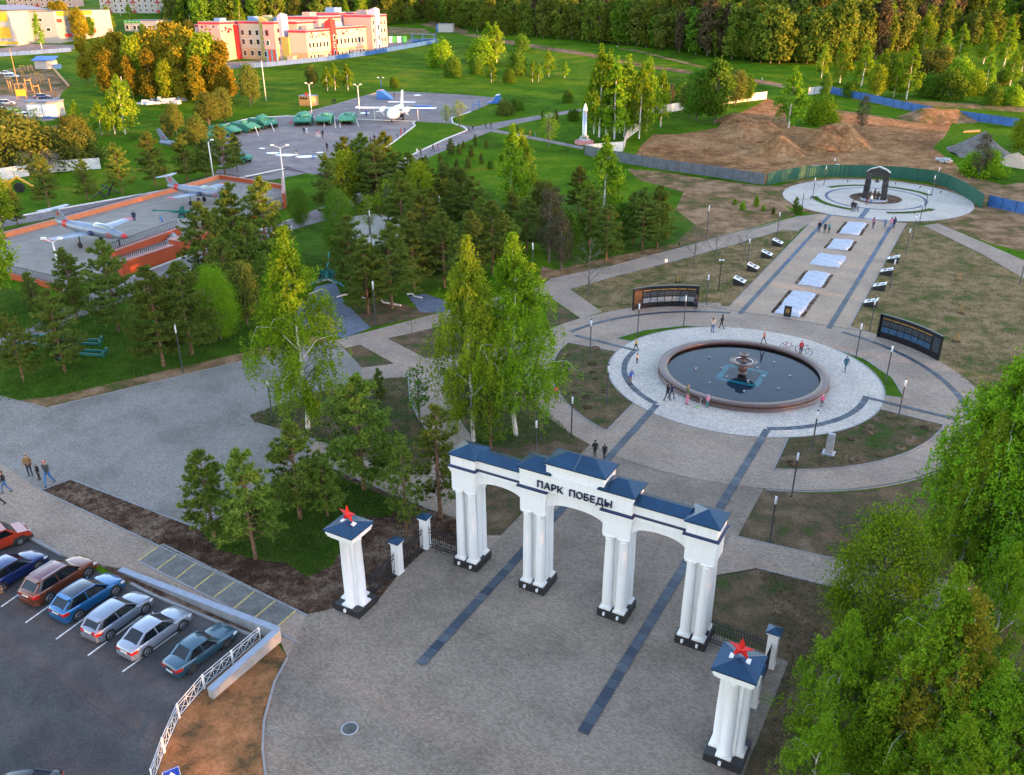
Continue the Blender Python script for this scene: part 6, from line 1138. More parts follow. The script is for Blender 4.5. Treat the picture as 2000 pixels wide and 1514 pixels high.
pil(11.3,14.7,-1.6,5, 16.6,'wall_olive',1.4); pil(20.0,22.2,-1.2,3.2, 16.8,'wall_lilac',-1.3); pil(31.0,34.2,16.4,20.2, 14.2,'wall_red',-1.6); pil(33.5,37.4,48.5,52.5, 18.2,'wall_lilac',-1.3); pil(21.4,24.9,-1.6,-.9, 9.0,'wall_olive',0)
for z, hh in ((1.2,2.0),(5.6,2.0),(9.2,2.0)):
    for x in (1.2,5.0,8.6): win(school, x, 0, z, 1.5, hh, 'f')
for z in (1.0,5.2,9.2): win(school, 13.0, -1.6, z, 1.1, 2.0, 'f')
for z, m_ in ((5.6,'white_paint'),(9.4,'trim_crimson')): win(school, 16.6, -4.0, z, 1.0, 1.9, 'f', m_)
for z, m_ in ((5.8,'white_paint'),(7.2,'trim_crimson'),(10.6,'trim_crimson')):
    for y in (-1.6,.8): win(school, 20.4, y, z, .9, 1.2, 's', m_)
for z in (1.0,5.0): win(school, 22.2, 1.0, z, 1.2, 2.0, 's'); 
for z in (.8,4.2,8.6):
    for y in (8.5,12,16): win(school, 24.6, y, z, 1.3, 1.8, 's')
for y in [0.8+i*2.6 for i in range(6)]: win(school, 33.5, y, 4.6, 1.3, 2.0, 's', 'wall_green' if 0 else 'white_paint'); win(school, 33.5, y, .3, 1.2, 1.6, 's')
for y in [21.6+i*3.0 for i in range(8)]: win(school, 33.5, y, 5.0, 1.4, 2.2, 's'); win(school, 33.5, y, .6, 1.2, 1.6, 's')
for z in (.5,4.6,8.6,12):
    for y in (47.6,54.6,57.5): win(school, 36.5, y, z, 1.2, 1.8, 's')
for z in (1.5,5.6,9.8): win(school, 37.4, 50.5, z, 1.2, 2.2, 's')
for z in (1.0,4.0,7.0): win(school, 34.2, 18.3, z, 1.2, 1.8, 's')
win(school, -8.5, -9.5, 6.5, 1.6, 4.0, 'f', 'trim_crimson')
CHK = {}
rr = random.Random(8)
def checks(face, fixed, a0, a1, z0, z1, n):
    for i in range(n):
        m_ = rr.choice(('trim_crimson','trim_crimson','wall_lilac','band_blue')); a = rr.uniform(a0, a1); z = rr.uniform(z0, z1); k = (face, m_)
        if k not in CHK:
            mb = MB(); mb.box((0,0,0), (.75,.06,.75) if face == 'f' else (.06,.75,.75)); me_ = mb.mesh('tile'); me_.materials.append(MATS[m_]); CHK[k] = me_
        obj('tile', CHK[k], None, school, (a, fixed-.04, z) if face == 'f' else (fixed+.04, a, z))
checks('s', -2.6, -9, -1.5, 10.2, 12.6, 14); checks('f', -9.5, -13, -3, 10.5, 12.8, 10); checks('f', -2.0, -21.5, -14.5, 8.5, 11.5, 12); checks('s', 33.5, 0, 16, 8.3, 10.0, 18); checks('s', 33.5, 21, 44, 8.6, 10.4, 22); checks('f', 26, 3, 21, 11.5, 14.2, 14)
for i, (x, y, w, d, h, z) in enumerate([(3,6,3,4,1.6,14.9),(8,9,3,2.5,2.0,14.9),(17,4,2.5,3,1.4,14.9),(28,8,2.5,4,1.5,11.7),(28,30,3,6,1.8,12.0),(12,34,4,5,1.6,16.1),(12,54,5,6,2.0,17.3),(28,54,4,5,1.8,16.5),(-8,-2,3,4,1.2,14.8)]):
    mb = MB(); mb.box((x,y,z), (w,d,h)); P('roof_vent', mb, 'wall_pink' if i % 2 else 'wall_blue', school)
for i in range(5): mb = MB(); mb.box((15.3+i*1.15,-3.7,Z), (.4,.4,6.0)); P('pillar', mb, 'wall_red' if i % 2 else 'wall_blue', school)
for x, y, w in ((26.5,-2.6,3.0),(35.0,8,2.4),(35,33,3)): mb = MB(); mb.box((x,y,Z), (w,2.4,3.6)); mb.box((x,y,1.6), (w+.6,3,.25)); P('porch', mb, 'wall_cream', school)
# white and yellow building at the upper left
t = thing('sports_hall', 'white building with yellow and red facade panels at the upper left', 'building', G(30,90), math.radians(-10)); blk(t, -30,0,0,30, -2,15.5,'wall_white', trim=None); blk(t, 0,14,14,60, -3,15,'wall_white', trim=None)
for x, z, w, h, m_ in ((-4,2,7,.0,0),(-5,3.5,8.5,5,'wall_yellow'),(-5,11,8.5,4,'wall_yellow'),(-18,11,10,3,'wall_yellow'),(-3,.8,10,1.2,'wall_yellow')):
    if m_: mb = MB(); mb.box((x,-.06,z), (w,.1,h)); P('facade_panel', mb, m_, t)
for y, z, w, h, m_ in ((17,10,4,1.6,'wall_red'),(22,3.2,6,1.6,'wall_red'),(38,4.5,14,1.8,'wall_red'),(40,9.5,10,1.6,'wall_yellow'),(30,13,28,2,'wall_yellow'),(28,2,7,1.4,'wall_yellow')): mb = MB(); mb.box((14.05,y,z), (.1,w,h)); P('facade_panel', mb, m_, t)
for x, z in ((2.5,10.4),(6,10.4),(9.5,6),(4,4.2)): win(t, x, 14, z, 2, 1.4, 'f')
mb = MB(); mb.add([(-31,-1,15.8),(1,-1,15.8),(1,31,15.8),(-31,31,15.8),(-15,-1,18),(-15,31,18)], [(0,1,4),(1,2,5,4),(2,3,5),(3,0,4,5)]); P('roof', mb, 'roof_grey', t)
t = thing('store', 'low white store with green roof band at the upper left', 'store', G(245,61), math.radians(-18)); blk(t, 0,22,0,16, -1,5.4,'wall_white', trim=None); mb = MB(); mb.box((5.5,-.1,4.2), (11.2,.3,1.3)); P('fascia', mb, 'wall_green', t)
for x in (2,7,9.5,14,17): win(t, x, 0, .8, 1.6, 2.0, 'f')
for i, x in enumerate((1.5,4,6.5,9)): mb = MB(); mb.ball((x,-.35,5.0), .22, 8, 6); P('wall_light', mb, 'lamp_white', t)
for i, (x, y, w, n, lab) in enumerate([(290,26,70,5,'large pale apartment block with balconies at the top edge'), (80,14,55,4,'pinkish apartment block behind the white and yellow building'), (1950,22,60,3,'pale long building half hidden by the wood at the upper right')]):
    g0 = G(x, y); t = thing('apartment_block', lab, 'building', g0, math.radians(-6)); hh = 22 if i < 2 else 10; blk(t, -w/2,w/2,0,14, -2,hh,'wall_pink' if i != 0 else 'wall_white', trim=None)
    for k in range(int(w/4.5)):
        for z in range(int(hh/3)): 
            xx = -w/2+2.5+k*4.5; win(t, xx, 0, 1+z*3, 1.6, 1.5, 'f')
            if k % 4 == 1: mb = MB(); mb.box((xx,-.8,.6+z*3), (3.0,1.4,1.0)); P('balcony', mb, 'wall_cream' if z % 2 else 'trim_crimson', t)
# playground and blue canopy, white kiosk, garbage shelter
t = thing('pavilion', 'small pavilion with bright blue pitched roof by the playground', 'pavilion', G(92,134), .1); mb = MB(); mb.box((0,0,0), (7,4.5,3)); P('wall', mb, 'wall_white', t); mb = MB(); mb.add([(-4.2,-3,3.0),(4.2,-3,3.0),(4.2,3,4.3),(-4.2,3,4.3),(-4.2,-3,3.2),(4.2,-3,3.2),(4.2,3,4.5),(-4.2,3,4.5)], [(3,2,1,0),(4,5,6,7),(0,1,5,4),(1,2,6,5),(2,3,7,6),(3,0,4,7)]); P('roof', mb, 'blue_paint', t); mb = MB(); mb.box((4.5,-1.5,0), (2.6,2.4,1.6)); P('side_box', mb, 'fence_blue', t)
t = thing('bus_shelter', 'white panelled kiosk with blue roof edge beside the parked cars', 'kiosk', G(93,229), .05); mb = MB(); mb.box((0,0,0), (8.5,4.5,4.2)); P('wall', mb, 'wall_white', t); mb = MB(); mb.box((0,0,4.2), (9,5,.4)); P('roof', mb, 'roof_grey', t); mb = MB(); mb.box((0,-2.3,0), (8.6,.1,.4)); P('skirting', mb, 'blue_paint', t)
for x in (-2.1, 2.1): mb = MB(); mb.box((x,-2.28,.5), (3.9,.06,3.2)); P('panel', mb, 'white_paint', t)
rr = random.Random(4)
for i, (x, y) in enumerate([(45,140),(60,140),(68,160),(76,162),(84,160),(46,152),(20,165),(58,178),(22,182),(50,190),(74,187),(100,178)]):
    t = thing('play_frame', 'wooden play frame on the sandy playground, %s from the left' % ordw(sorted(p[0] for p in [(45,),(60,),(68,),(76,),(84,),(46,),(20,),(58,),(22,),(50,),(74,),(100,)]).index(x)+1), 'play frame', G(x, y), rr.uniform(0,3), 'play frames on the playground'); hh = rr.uniform(2.2,4.2)
    for s in (-1, 1): mb = MB(); mb.beam((s*.9,0,0),(s*.8,0,hh),.22); P('post', mb, 'timber', t)
    mb = MB(); mb.beam((-.95,0,hh*.85),(.95,0,hh*.85),.2); P('crossbar', mb, 'timber' if i % 3 else 'digger_yellow', t)
t = thing('goal_board', 'yellow board on a frame at the playground edge', 'board', G(43,193), 0); mb = MB(); mb.box((0,0,.8), (3.2,.15,2.0)); P('board', mb, 'digger_yellow', t); mb = MB(); mb.beam((-1.5,.1,0),(-1.5,.1,4.5),.15); mb.beam((1.5,.1,0),(1.5,.1,4.5),.15); mb.beam((-1.5,.1,4.5),(1.5,.1,4.5),.15); P('frame', mb, 'timber', t)
t = thing('log_ramp', 'long leaning timber balance beam beside the playground', 'beam', G(120,160), 0); a, b = G(104,138)-G(120,160), G(135,170)-G(120,160); mb = MB(); mb.beam(a+Vector((0,0,1.2)), b+Vector((0,0,.3)), .7, .4); P('beam', mb, 'timber', t)
t = thing('bin_shelter', 'blue open shelter with flat roof behind the school fence', 'shelter', G(828,84), -.1); mb = MB(); mb.box((0,0,3.6), (13,5,.4)); P('roof', mb, 'band_blue', t)
for x in (-5.5,0,5.5):
    for y in (-2,2): mb = MB(); mb.beam((x,y,0),(x,y,3.6),.3); P('post', mb, 'blue_paint', t)
mb = MB(); mb.box((0,2.2,0), (12,.2,1.8)); P('screen', mb, 'blue_paint', t)
for i, (x, m_) in enumerate(((765,'white_paint'),(772,'wall_green'),(781,'white_paint'),(790,'wall_green'))): mb = MB(); mb.box((0,0,0), (2.6,2.0,2.8), top=.92); tag(obj('waste_container', mb, m_, None, G(x, 83), .1), '%s waste container inside the school fence, %s of the pair' % (('white','green')[i % 2], ('left','right')[i > 1]), 'container', 'waste containers')
t = thing('site_cabin', 'small white and blue cabin at the meadow edge', 'cabin', G(872,63), -.2); mb = MB(); mb.box((0,0,0), (8,4,4.2)); P('wall', mb, 'wall_white', t); mb = MB(); mb.box((-4.6,0,0), (1.2,4,3.8)); P('side_wall', mb, 'fence_blue', t); mb = MB(); mb.box((0,0,4.2), (8.4,4.4,.2)); P('roof', mb, 'roof_grey', t)
t = thing('white_tarpaulin', 'torn white sheeting lying under the golden trees', 'tarpaulin', (0,0,0)); rr = random.Random(2); mb = MB()
for i in range(14): p = G(275+i*6.2, 200+rr.uniform(-4,4)); mb.box((p.x,p.y,p.z), (rr.uniform(1.5,3.2), rr.uniform(1,2), rr.uniform(.4,1.5)), rr.uniform(0,3), top=.7)
P('sheeting', mb, 'tarp', t)
# ---------------------------------------------------------------- trees
NR = np.random.default_rng(11)
def quads_mesh(name, C, A, B, mat):                         # leaf quads: centres, long half axes, short half axes
    n = len(C); V = np.empty((n, 4, 3), np.float32); V[:, 0] = C-A; V[:, 1] = C+B; V[:, 2] = C+A; V[:, 3] = C-B
    me = bpy.data.meshes.new(name); me.vertices.add(4*n); me.vertices.foreach_set('co', V.ravel()); me.loops.add(4*n); me.loops.foreach_set('vertex_index', np.arange(4*n, dtype=np.int32))
    me.polygons.add(n); me.polygons.foreach_set('loop_start', np.arange(0, 4*n, 4, dtype=np.int32)); me.polygons.foreach_set('loop_total', np.full(n, 4, np.int32)); me.update(calc_edges=True)
    me.materials.append(MATS[mat]); return me
def unit(a): return a/np.maximum(np.linalg.norm(a, axis=1, keepdims=True), 1e-9)
def leaf_axes(n, l, w, bias=None, k=0):
    a = unit(NR.normal(size=(n, 3)))
    if bias is not None: a = unit(a*(1-k)+np.asarray(bias)*k)
    b = unit(np.cross(a, NR.normal(size=(n, 3)))); sc = NR.uniform(.7, 1.3, (n, 1)); return a*l*sc/2, b*w*sc/2
def make_tree(name, trunk, C, A, B, leaf, bark):
    t = bpy.data.objects.new(name, None); COL.objects.link(t); t.empty_display_size = .2
    P('trunk', trunk, [bark, 'twig'], t); obj('crown', quads_mesh('crown', C, A, B, leaf), None, t); return t
def birch(seed, leaf='leaf_birch', h=16.0, n=38000, wid=3.0, ll=.19, lw=.085, low=.16, bark='bark_birch', droop=1.0, nb=110):
    r = random.Random(seed); mb = MB(); pts = []; x = y = 0
    for i in range(9):
        pts.append(Vector((x, y, h*.92*i/8))); x += r.uniform(-.16,.16); y += r.uniform(-.16,.16)
    mb.tube(pts, [.17*(1-i/8.6)+.006 for i in range(9)], 8)
    def tp(f): k = min(7, int(f*8)); return pts[k].lerp(pts[k+1], f*8-k)
    C = []
    per = n//nb
    for b in range(nb):
        f = low+(.97-low)*(b+r.random())/nb; s = (f-low)/(.97-low); env = wid*1.12*(1-s)**.72*min(1, .5+2.2*s)*r.uniform(.72,1.15); az = r.uniform(0, 2*PI)
        p0 = tp(f); d = Vector((math.cos(az), math.sin(az), 0)); rise = env*r.uniform(.35,.95)
        q = [p0, p0+d*env*.45+Vector((0,0,rise*.7)), p0+d*env*.85+Vector((0,0,rise*.85)), p0+d*env*1.02+Vector((0,0,rise*.5))]
        mb.cur = 0 if b % 9 == 3 else 1; k_ = 1.5 if b % 9 == 3 else 1
        mb.tube(q, [.036*(1-s*.6)*k_,.020*k_,.010,.004], 4, False)
        ns = max(3, per//(22 if n > 20000 else 4))                                       # leaves hang in strands below the branch
        for k in range(ns):
            u = r.random()**.6*.98+.02; seg = min(2, int(u*3)); p = q[seg].lerp(q[seg+1], u*3-seg); dr = (.25+.75*r.random())*droop*(.3+u)*min(2.2, 3.2*(1-s)+.3)
            sp = .10+.28*u; ax, ay = p.x+r.gauss(0,sp), p.y+r.gauss(0,sp); sx, sy = r.gauss(0,.12), r.gauss(0,.12); w_ = .055+.05*u
            for m_ in range(per//ns): v_ = r.random(); C.append((ax+sx*v_+r.gauss(0,w_), ay+sy*v_+r.gauss(0,w_), p.z-dr*v_+r.gauss(0,.07)))
    for k in range(n//45): z_ = r.random(); C.append((pts[8].x+r.gauss(0,.16+.25*(1-z_)), pts[8].y+r.gauss(0,.16+.25*(1-z_)), h*(.86+.14*z_)))
    C = np.array(C, np.float32); A, B = leaf_axes(len(C), ll, lw, (0,0,-1), .45); return make_tree('birch_tree', mb, C, A, B, leaf, bark)
def pine(seed, leaf='leaf_pine', h=9.0, wid=2.1, whorls=15, low=.16, tufts=22, needles=15, sparse=1.0, nl=.33, nw=.06, name='pine_tree'):
    r = random.Random(seed); mb = MB(); mb.tube([(0,0,0),(r.uniform(-.1,.1),r.uniform(-.1,.1),h*.45),(r.uniform(-.1,.1),r.uniform(-.1,.1),h*.97)], [.14*h/9+.02,.095*h/9+.01,.02], 8)
    T = []; D = []
    for wv in range(whorls):
        f = low+(.985-low)*wv/(whorls-1); s = (f-low)/(1-low); env = wid*(1-s)**.62*(.72+.28*min(1, s*5))
        for b in range(6 if s < .85 else 4):
            az = r.uniform(0, 2*PI); ln = (env*r.uniform(.65,1.15)+.12); d = Vector((math.cos(az), math.sin(az), 0)); z0 = h*f+r.uniform(-.18,.18); up_ = .18+.75*s
            e = Vector((0,0,z0))+d*ln+Vector((0,0,ln*up_*.6)); mb.tube([(0,0,z0), e*.5+Vector((0,0,z0*.5))-Vector((0,0,.04*ln)), e], [.03,.02,.008], 4, False)
            side = Vector((-d.y, d.x, 0))
            for k in range(int(tufts*(.45+.55*ln/wid)*sparse)+2):
                u = r.uniform(.28, 1.0); o = side*r.uniform(-1,1)*ln*.40*u*(1.15-u*.4); p = Vector((0,0,z0)).lerp(e, u)+o+Vector((0,0,r.uniform(-.1,.14))); T.append(p[:]); D.append((d*.7+o*.5+Vector((0,0,.75+.5*s)))[:])
    for k in range(5): T.append((r.uniform(-.1,.1),r.uniform(-.1,.1),h*(.93+.07*k/4))); D.append((0,0,1))
    T = np.repeat(np.array(T, np.float32), needles, 0); D = unit(np.repeat(np.array(D, np.float32), needles, 0)); n = len(T); a = unit(D+NR.normal(size=(n,3))*.55)*nl*NR.uniform(.7,1.25,(n,1))
    b = unit(np.cross(a, NR.normal(size=(n,3))))*nw*NR.uniform(.8,1.3,(n,1)); return make_tree(name, mb, T+a*.45, a*.5, b*.5, leaf, 'bark_pine')
def leafy(seed, leaf, h=10.0, wid=3.0, low=.2, n=7000, ls=.32, shape='oval', clumps=70, bark='bark_grey', name='leafy_tree', core=.5):
    r = random.Random(seed); mb = MB(); mb.tube([(0,0,0),(r.uniform(-.15,.15),r.uniform(-.15,.15),h*.4),(r.uniform(-.2,.2),r.uniform(-.2,.2),h*.9)], [.02*h,.013*h,.003*h], 7); C = []; per = n//clumps
    for k in range(clumps):
        f = r.random(); z = h*(low+(1-low)*f)
        e = wid*(math.sin(PI*(f*.86+.10))**.7 if shape == 'oval' else (math.sin(PI*(.12+.88*f))**.5*(1-.45*f) if shape == 'cone' else math.sqrt(max(.05, 1-f*f*.92))))
        az = r.uniform(0, 2*PI); q = e*(core+(1-core)*r.random()**.5)*r.uniform(.8,1.1); c = Vector((math.cos(az)*q, math.sin(az)*q, z)); st = Vector((0,0,max(h*.12, z-q*.8)))
        mb.tube([st, st.lerp(c, .5)+Vector((0,0,.1*h*.3)), c], [.006*h,.004*h,.001*h], 4, False); sp = wid*r.uniform(.14,.24)
        for _ in range(per): C.append((c.x+r.gauss(0,sp), c.y+r.gauss(0,sp), c.z+r.gauss(0,sp*.85)))
    C = np.array(C, np.float32); C[:, 2] = np.maximum(C[:, 2], .08*h if low > .05 else .05); A, B = leaf_axes(len(C), ls*1.35, ls*.8); return make_tree(name, mb, C, A, B, leaf, bark)
def bare(seed, h=8.0, name='bare_tree', leaf='leaf_brown', n=500):
    r = random.Random(seed); mb = MB(); tips = []
    def grow(p, d, l, rad, k):
        q = p+d*l; mb.tube([p, p+d*l*.5+Vector((r.gauss(0,.03),r.gauss(0,.03),0))*l, q], [rad, rad*.8, rad*.6], 5 if k > 2 else 3, False)
        if k == 0: tips.append(q); return
        for i in range(3 if k > 1 else 4):
            a = r.uniform(0, 2*PI); sp = r.uniform(.35,.75); x = d.orthogonal().normalized(); y = d.cross(x); nd = (d+(x*math.cos(a)+y*math.sin(a))*sp+Vector((0,0,.12))).normalized(); grow(p+d*l*r.uniform(.55,1), nd, l*r.uniform(.55,.75), rad*.55, k-1)
    mb.tube([(0,0,0),(0,0,h*.3)], [.11,.085], 7)
    for i in range(9):
        z = h*(.24+.6*i/9); a = i*2.4; grow(Vector((0,0,z)), Vector((math.cos(a),math.sin(a),.75+.5*i/9)).normalized(), h*.24*(1-.6*i/9), .045*(1-.5*i/9), 3)
    mb.tube([(0,0,h*.3),(.05,0,h*.7),(0,.05,h)], [.085,.05,.012], 6)
    C = np.array([tips[i % len(tips)][:] for i in range(n)], np.float32)+NR.normal(size=(n,3)).astype(np.float32)*.12; A, B = leaf_axes(n, .10, .05); return make_tree(name, mb, C, A, B, leaf, 'bark_grey')
PROTO = {'near': [leafy(31, 'leaf_green', 9, 2.9, .12, 34000, .115, 'oval', 120), leafy(32, 'leaf_birch', 9, 3.1, .1, 32000, .115, 'oval', 110)], 'nearbush': [leafy(33, 'leaf_birch', 5, 3.0, .03, 18000, .12, 'dome', 90, name='bush')], 'birch': [birch(1, wid=3.9), birch(2, wid=4.2, n=40000), birch(3, 'leaf_birch_light', wid=3.6)], 'birchgold': [birch(4, 'leaf_gold', n=24000, wid=3.8)],
 'birchfar': [birch(11, n=4200, ll=.5, lw=.26, nb=60, wid=3.4), birch(12, 'leaf_birch_light', n=4200, ll=.5, lw=.26, nb=60, wid=3.0), birch(13, n=3600, ll=.5, lw=.26, nb=50, wid=2.8)],
 'pine': [pine(1, wid=3.0), pine(2, wid=3.3), pine(3, 'leaf_pine', wid=2.9, whorls=17), pine(4, 'leaf_pine_light', wid=3.0)], 'pineyoung': [pine(5, 'leaf_pine_light', 7.0, 2.2, 12, .22, 12, 16, 1), pine(6, 'leaf_pine_light', 7.0, 2.3, 12, .20, 12, 16, 1), pine(9, 'leaf_pine_light', 7.0, 2.2, 11, .24, 12, 16, .9)], 'pinethin': [pine(7, 'leaf_pine_light', 9.0, 2.0, 13, .24, 8, 15, .8), pine(8, 'leaf_pine', 9.0, 2.2, 14, .22, 9, 15, .8)],
 'spruce': [pine(10, 'leaf_pine', 4.0, 1.2, 13, .06, 10, 10, 1, .28, .05, 'spruce_tree')],
 'green': [leafy(1, 'leaf_green'), leafy(2, 'leaf_green', wid=2.6)], 'olive': [leafy(3, 'leaf_olive', clumps=90), leafy(4, 'leaf_olive', wid=3.4)], 'yellow': [leafy(5, 'leaf_birch_light', wid=3.2), leafy(6, 'leaf_birch_light', wid=2.4, n=3600)], 'gold': [leafy(7, 'leaf_gold', 18, 4.2, .12, 6000, .7, clumps=80), leafy(8, 'leaf_gold', 18, 3.6, .12, 6000, .7, 'cone', 80), leafy(22, 'leaf_birch_light', 18, 4.0, .1, 6000, .7, 'oval', 80)],
 'forest': [leafy(9, 'leaf_forest', 20, 4.4, .10, 4200, .95, clumps=70), leafy(10, 'leaf_forest', 20, 3.8, .10, 4200, .95, 'cone', 70), leafy(11, 'leaf_olive', 20, 4.6, .10, 4200, .95, clumps=70), leafy(12, 'leaf_brown', 20, 3.8, .12, 3000, .85, clumps=60), leafy(13, 'leaf_green', 20, 4.0, .10, 4200, .95, clumps=70), leafy(23, 'leaf_forest', 20, 5.0, .08, 4600, .95, clumps=60)],
 'bush': [leafy(14, 'leaf_olive', 5, 3.2, .04, 3600, .34, 'dome', 60, name='bush'), leafy(15, 'leaf_green', 5, 3.0, .04, 3600, .34, 'dome', 60, name='bush'), leafy(16, 'leaf_birch', 5, 3.4, .04, 3200, .36, 'dome', 50, name='bush')], 'blossom': [leafy(17, 'leaf_blossom', 4, 2.2, .08, 2600, .2, 'dome', 50, name='blossom_bush')],
 'bare': [bare(1), bare(2)], 'brown': [leafy(18, 'leaf_brown', 10, 2.2, .2, 2600, .22, clumps=60, name='budding_tree')], 'sapling': [leafy(19, 'leaf_green', 6, 1.3, .25, 420, .24, clumps=36, name='sapling')], 'sparse': [leafy(20, 'leaf_birch_light', 8, 2.2, .3, 1300, .2, clumps=60, name='budding_tree')]}
PH = {'near': 9, 'nearbush': 5, 'birch': 16, 'birchgold': 16, 'birchfar': 16, 'pine': 9, 'pineyoung': 7, 'pinethin': 9, 'spruce': 4, 'green': 10, 'olive': 10, 'yellow': 10, 'gold': 18, 'forest': 20, 'bush': 5, 'blossom': 4, 'bare': 8, 'brown': 10, 'sapling': 6, 'sparse': 8}
KW = {'near': 'fresh green leafy tree', 'nearbush': 'rounded bush', 'birch': 'birch', 'birchgold': 'golden birch', 'birchfar': 'birch', 'pine': 'dark pine', 'pineyoung': 'young open pine', 'pinethin': 'slender pine', 'spruce': 'small dark spruce', 'green': 'fresh green leafy tree', 'olive': 'olive green leafy tree', 'yellow': 'yellow-green leafy tree', 'gold': 'tall golden-lit tree', 'forest': 'tall forest tree', 'bush': 'rounded bush', 'blossom': 'white blossoming bush', 'bare': 'bare grey tree', 'brown': 'brown budding tree', 'sapling': 'thin sapling', 'sparse': 'sparsely leafed tree'}
CATW = {'bush': 'bush', 'nearbush': 'bush', 'blossom': 'bush'}
USED = {k: [[False] for _ in v] for k, v in PROTO.items()}
TR = random.Random(21); ZONES = {}
def tree(kind, x, y, yt, zone, wf=1.0, var=None, hm=None):
    h = hm or hgt(yt, x, y); i = TR.randrange(len(PROTO[kind])) if var is None else var; s = h/PH[kind]
    o = place(PROTO[kind][i], USED[kind][i], G(x, y), TR.uniform(0, 2*PI), scale=(s*wf*TR.uniform(.94,1.06), s*wf*TR.uniform(.94,1.06), s)); o['category'] = CATW.get(kind, 'tree'); ZONES.setdefault((kind, zone), []).append((x, o)); return o
def T(zone, *L):
    for e in L: tree(e[0], e[1], e[2], e[3], zone, *(e[4:5] or (1.0,)), **({'var': e[5]} if len(e) > 5 else {}))
T('in the garden left of the gate', ('pineyoung',420,1055,890,1.05,0), ('pineyoung',500,1092,893,1.05,1), ('pineyoung',587,1014,835,1.15,2), ('pineyoung',640,1010,905,1.3,1), ('pinethin',795,1047,862,1.0,0), ('pinethin',861,1012,797,1.15,1), ('pine',712,957,742,1.15,3))
T('in the bed beside the paved square', ('birch',601,838,442,1.12,0), ('spruce',742,776,722,.8), ('sapling',820,826,711,.95))
T('in the bed left of the fountain', ('birch',925,862,458,.95,2), ('birch',1008,850,456,1.12,1), ('pinethin',958,880,760,1.3))
T('at the right edge', ('birch',1888,1150,655,1.0,0), ('birch',1918,1120,638,1.1,1), ('birch',1862,1168,800,.75,2), ('birch',1985,1120,625,1.2,1), ('birch',1975,1215,800,.9,1), ('birch',2030,1180,640,1.15,0), ('birch',1940,1180,760,.9,0))
T('in the lower right corner', ('birch',1602,1500,1195,1.0,0), ('birch',1752,1555,1105,1.0,1), ('birchgold',1805,1590,1175,1.1), ('near',1692,1290,1020,.75,1), ('birch',1850,1640,1290,1.1,1), ('birch',1940,1640,1260,1.2,0), ('birch',1570,1620,1390,1.1,0), ('birchgold',1835,1430,1150,.8), ('nearbush',1830,1490,1380,1.1), ('birch',1910,1340,1060,.9,0), ('near',1850,1390,1220,.8,0), ('birch',1800,1700,1400,1.2,0), ('nearbush',1690,1560,1450,1.0))
T('in the grove behind the gun pad', ('pine',645,428,305), ('pine',680,395,272,1.1), ('pine',712,392,266,1.2), ('pine',756,400,264,1.2), ('pine',738,412,285,1.2), ('pine',800,402,302,1.3), ('pine',828,398,312,1.2), ('yellow',680,410,298,1.0,0), ('sparse',760,445,355), ('sparse',722,458,385), ('near',668,508,380,.72), ('near',588,442,370,.85), ('pine',808,482,393,1.1,3), ('pine',832,522,376,1.1), ('pine',719,613,474,1.15,0), ('pine',766,602,442,1.15,1), ('pine',690,575,428,1.1), ('pine',809,568,420,1.15,2), ('pine',868,562,420,1.15), ('pine',920,545,418,1.1), ('pine',962,535,398,1.1), ('pine',886,445,354,1.1), ('pine',926,446,347,1.2), ('pine',866,402,318,1.1), ('pine',845,452,372,1.2), ('pine',990,525,425,1.1), ('pine',785,455,340,1.2), ('yellow',820,420,320,.8), ('olive',895,400,330,1.1), ('pine',940,480,390,1.1))
T('in the grove along the brick path', ('birchfar',1000,412,241,1.15,0), ('birchfar',1022,402,250,1.15,1), ('birchfar',1178,442,262,1.15,0), ('pine',1130,415,328,1.1), ('pine',1150,480,368,1.15), ('pine',1184,508,405,1.15), ('pine',1254,488,370,1.05), ('pine',1283,484,368,1.05), ('pine',1236,478,380,1.05), ('brown',1072,512,378), ('brown',1096,528,432), ('pine',1030,492,388,1.15), ('olive',1060,455,360,1.0), ('brown',1085,450,370), ('green',1110,500,420,.9), ('pine',1000,470,375,1.1), ('green',1215,480,400,1.0))
T('on the dry lawn left of the memorial walk', ('bare',1149,580,463,1.1), ('bare',1355,520,428,1.1), ('bare',1397,511,430,1.0), ('bare',1452,512,443,1.0), ('bare',805,656,610,.7))
T('on the left lawn by the path', ('pine',128,727,573,1.0), ('pine',46,743,614,1.0), ('spruce',70,600,535,1.0), ('pine',152,625,490,1.1), ('pine',232,648,478,1.1), ('pine',320,716,529,1.1), ('pine',376,694,520,1.1), ('near',432,664,530,.8,1), ('olive',484,636,520,.8), ('pine',412,575,402,1.0), ('pine',440,545,415,1.0,3), ('pine',466,512,362,1.0), ('pine',526,520,353,1.0,3), ('pine',492,560,430,1.0), ('yellow',-14,600,420,.8), ('pine',450,600,470,1.1), ('olive',395,640,540,.8))
T('between the terrace road and the plaza', ('pine',96,404,306,1.1), ('pine',172,392,315,1.1), ('pine',240,378,284,1.1), ('pine',304,365,262,1.1), ('pine',366,354,264,1.1), ('pine',405,348,275,1.1), ('pine',440,343,248,1.1), ('pine',464,334,262,1.0), ('yellow',8,455,345,1.0), ('pine',35,440,370,1.0), ('olive',345,262,205,.8), ('olive',330,275,225,.9), ('olive',385,300,235,1.0), ('pine',390,285,222,1.1))
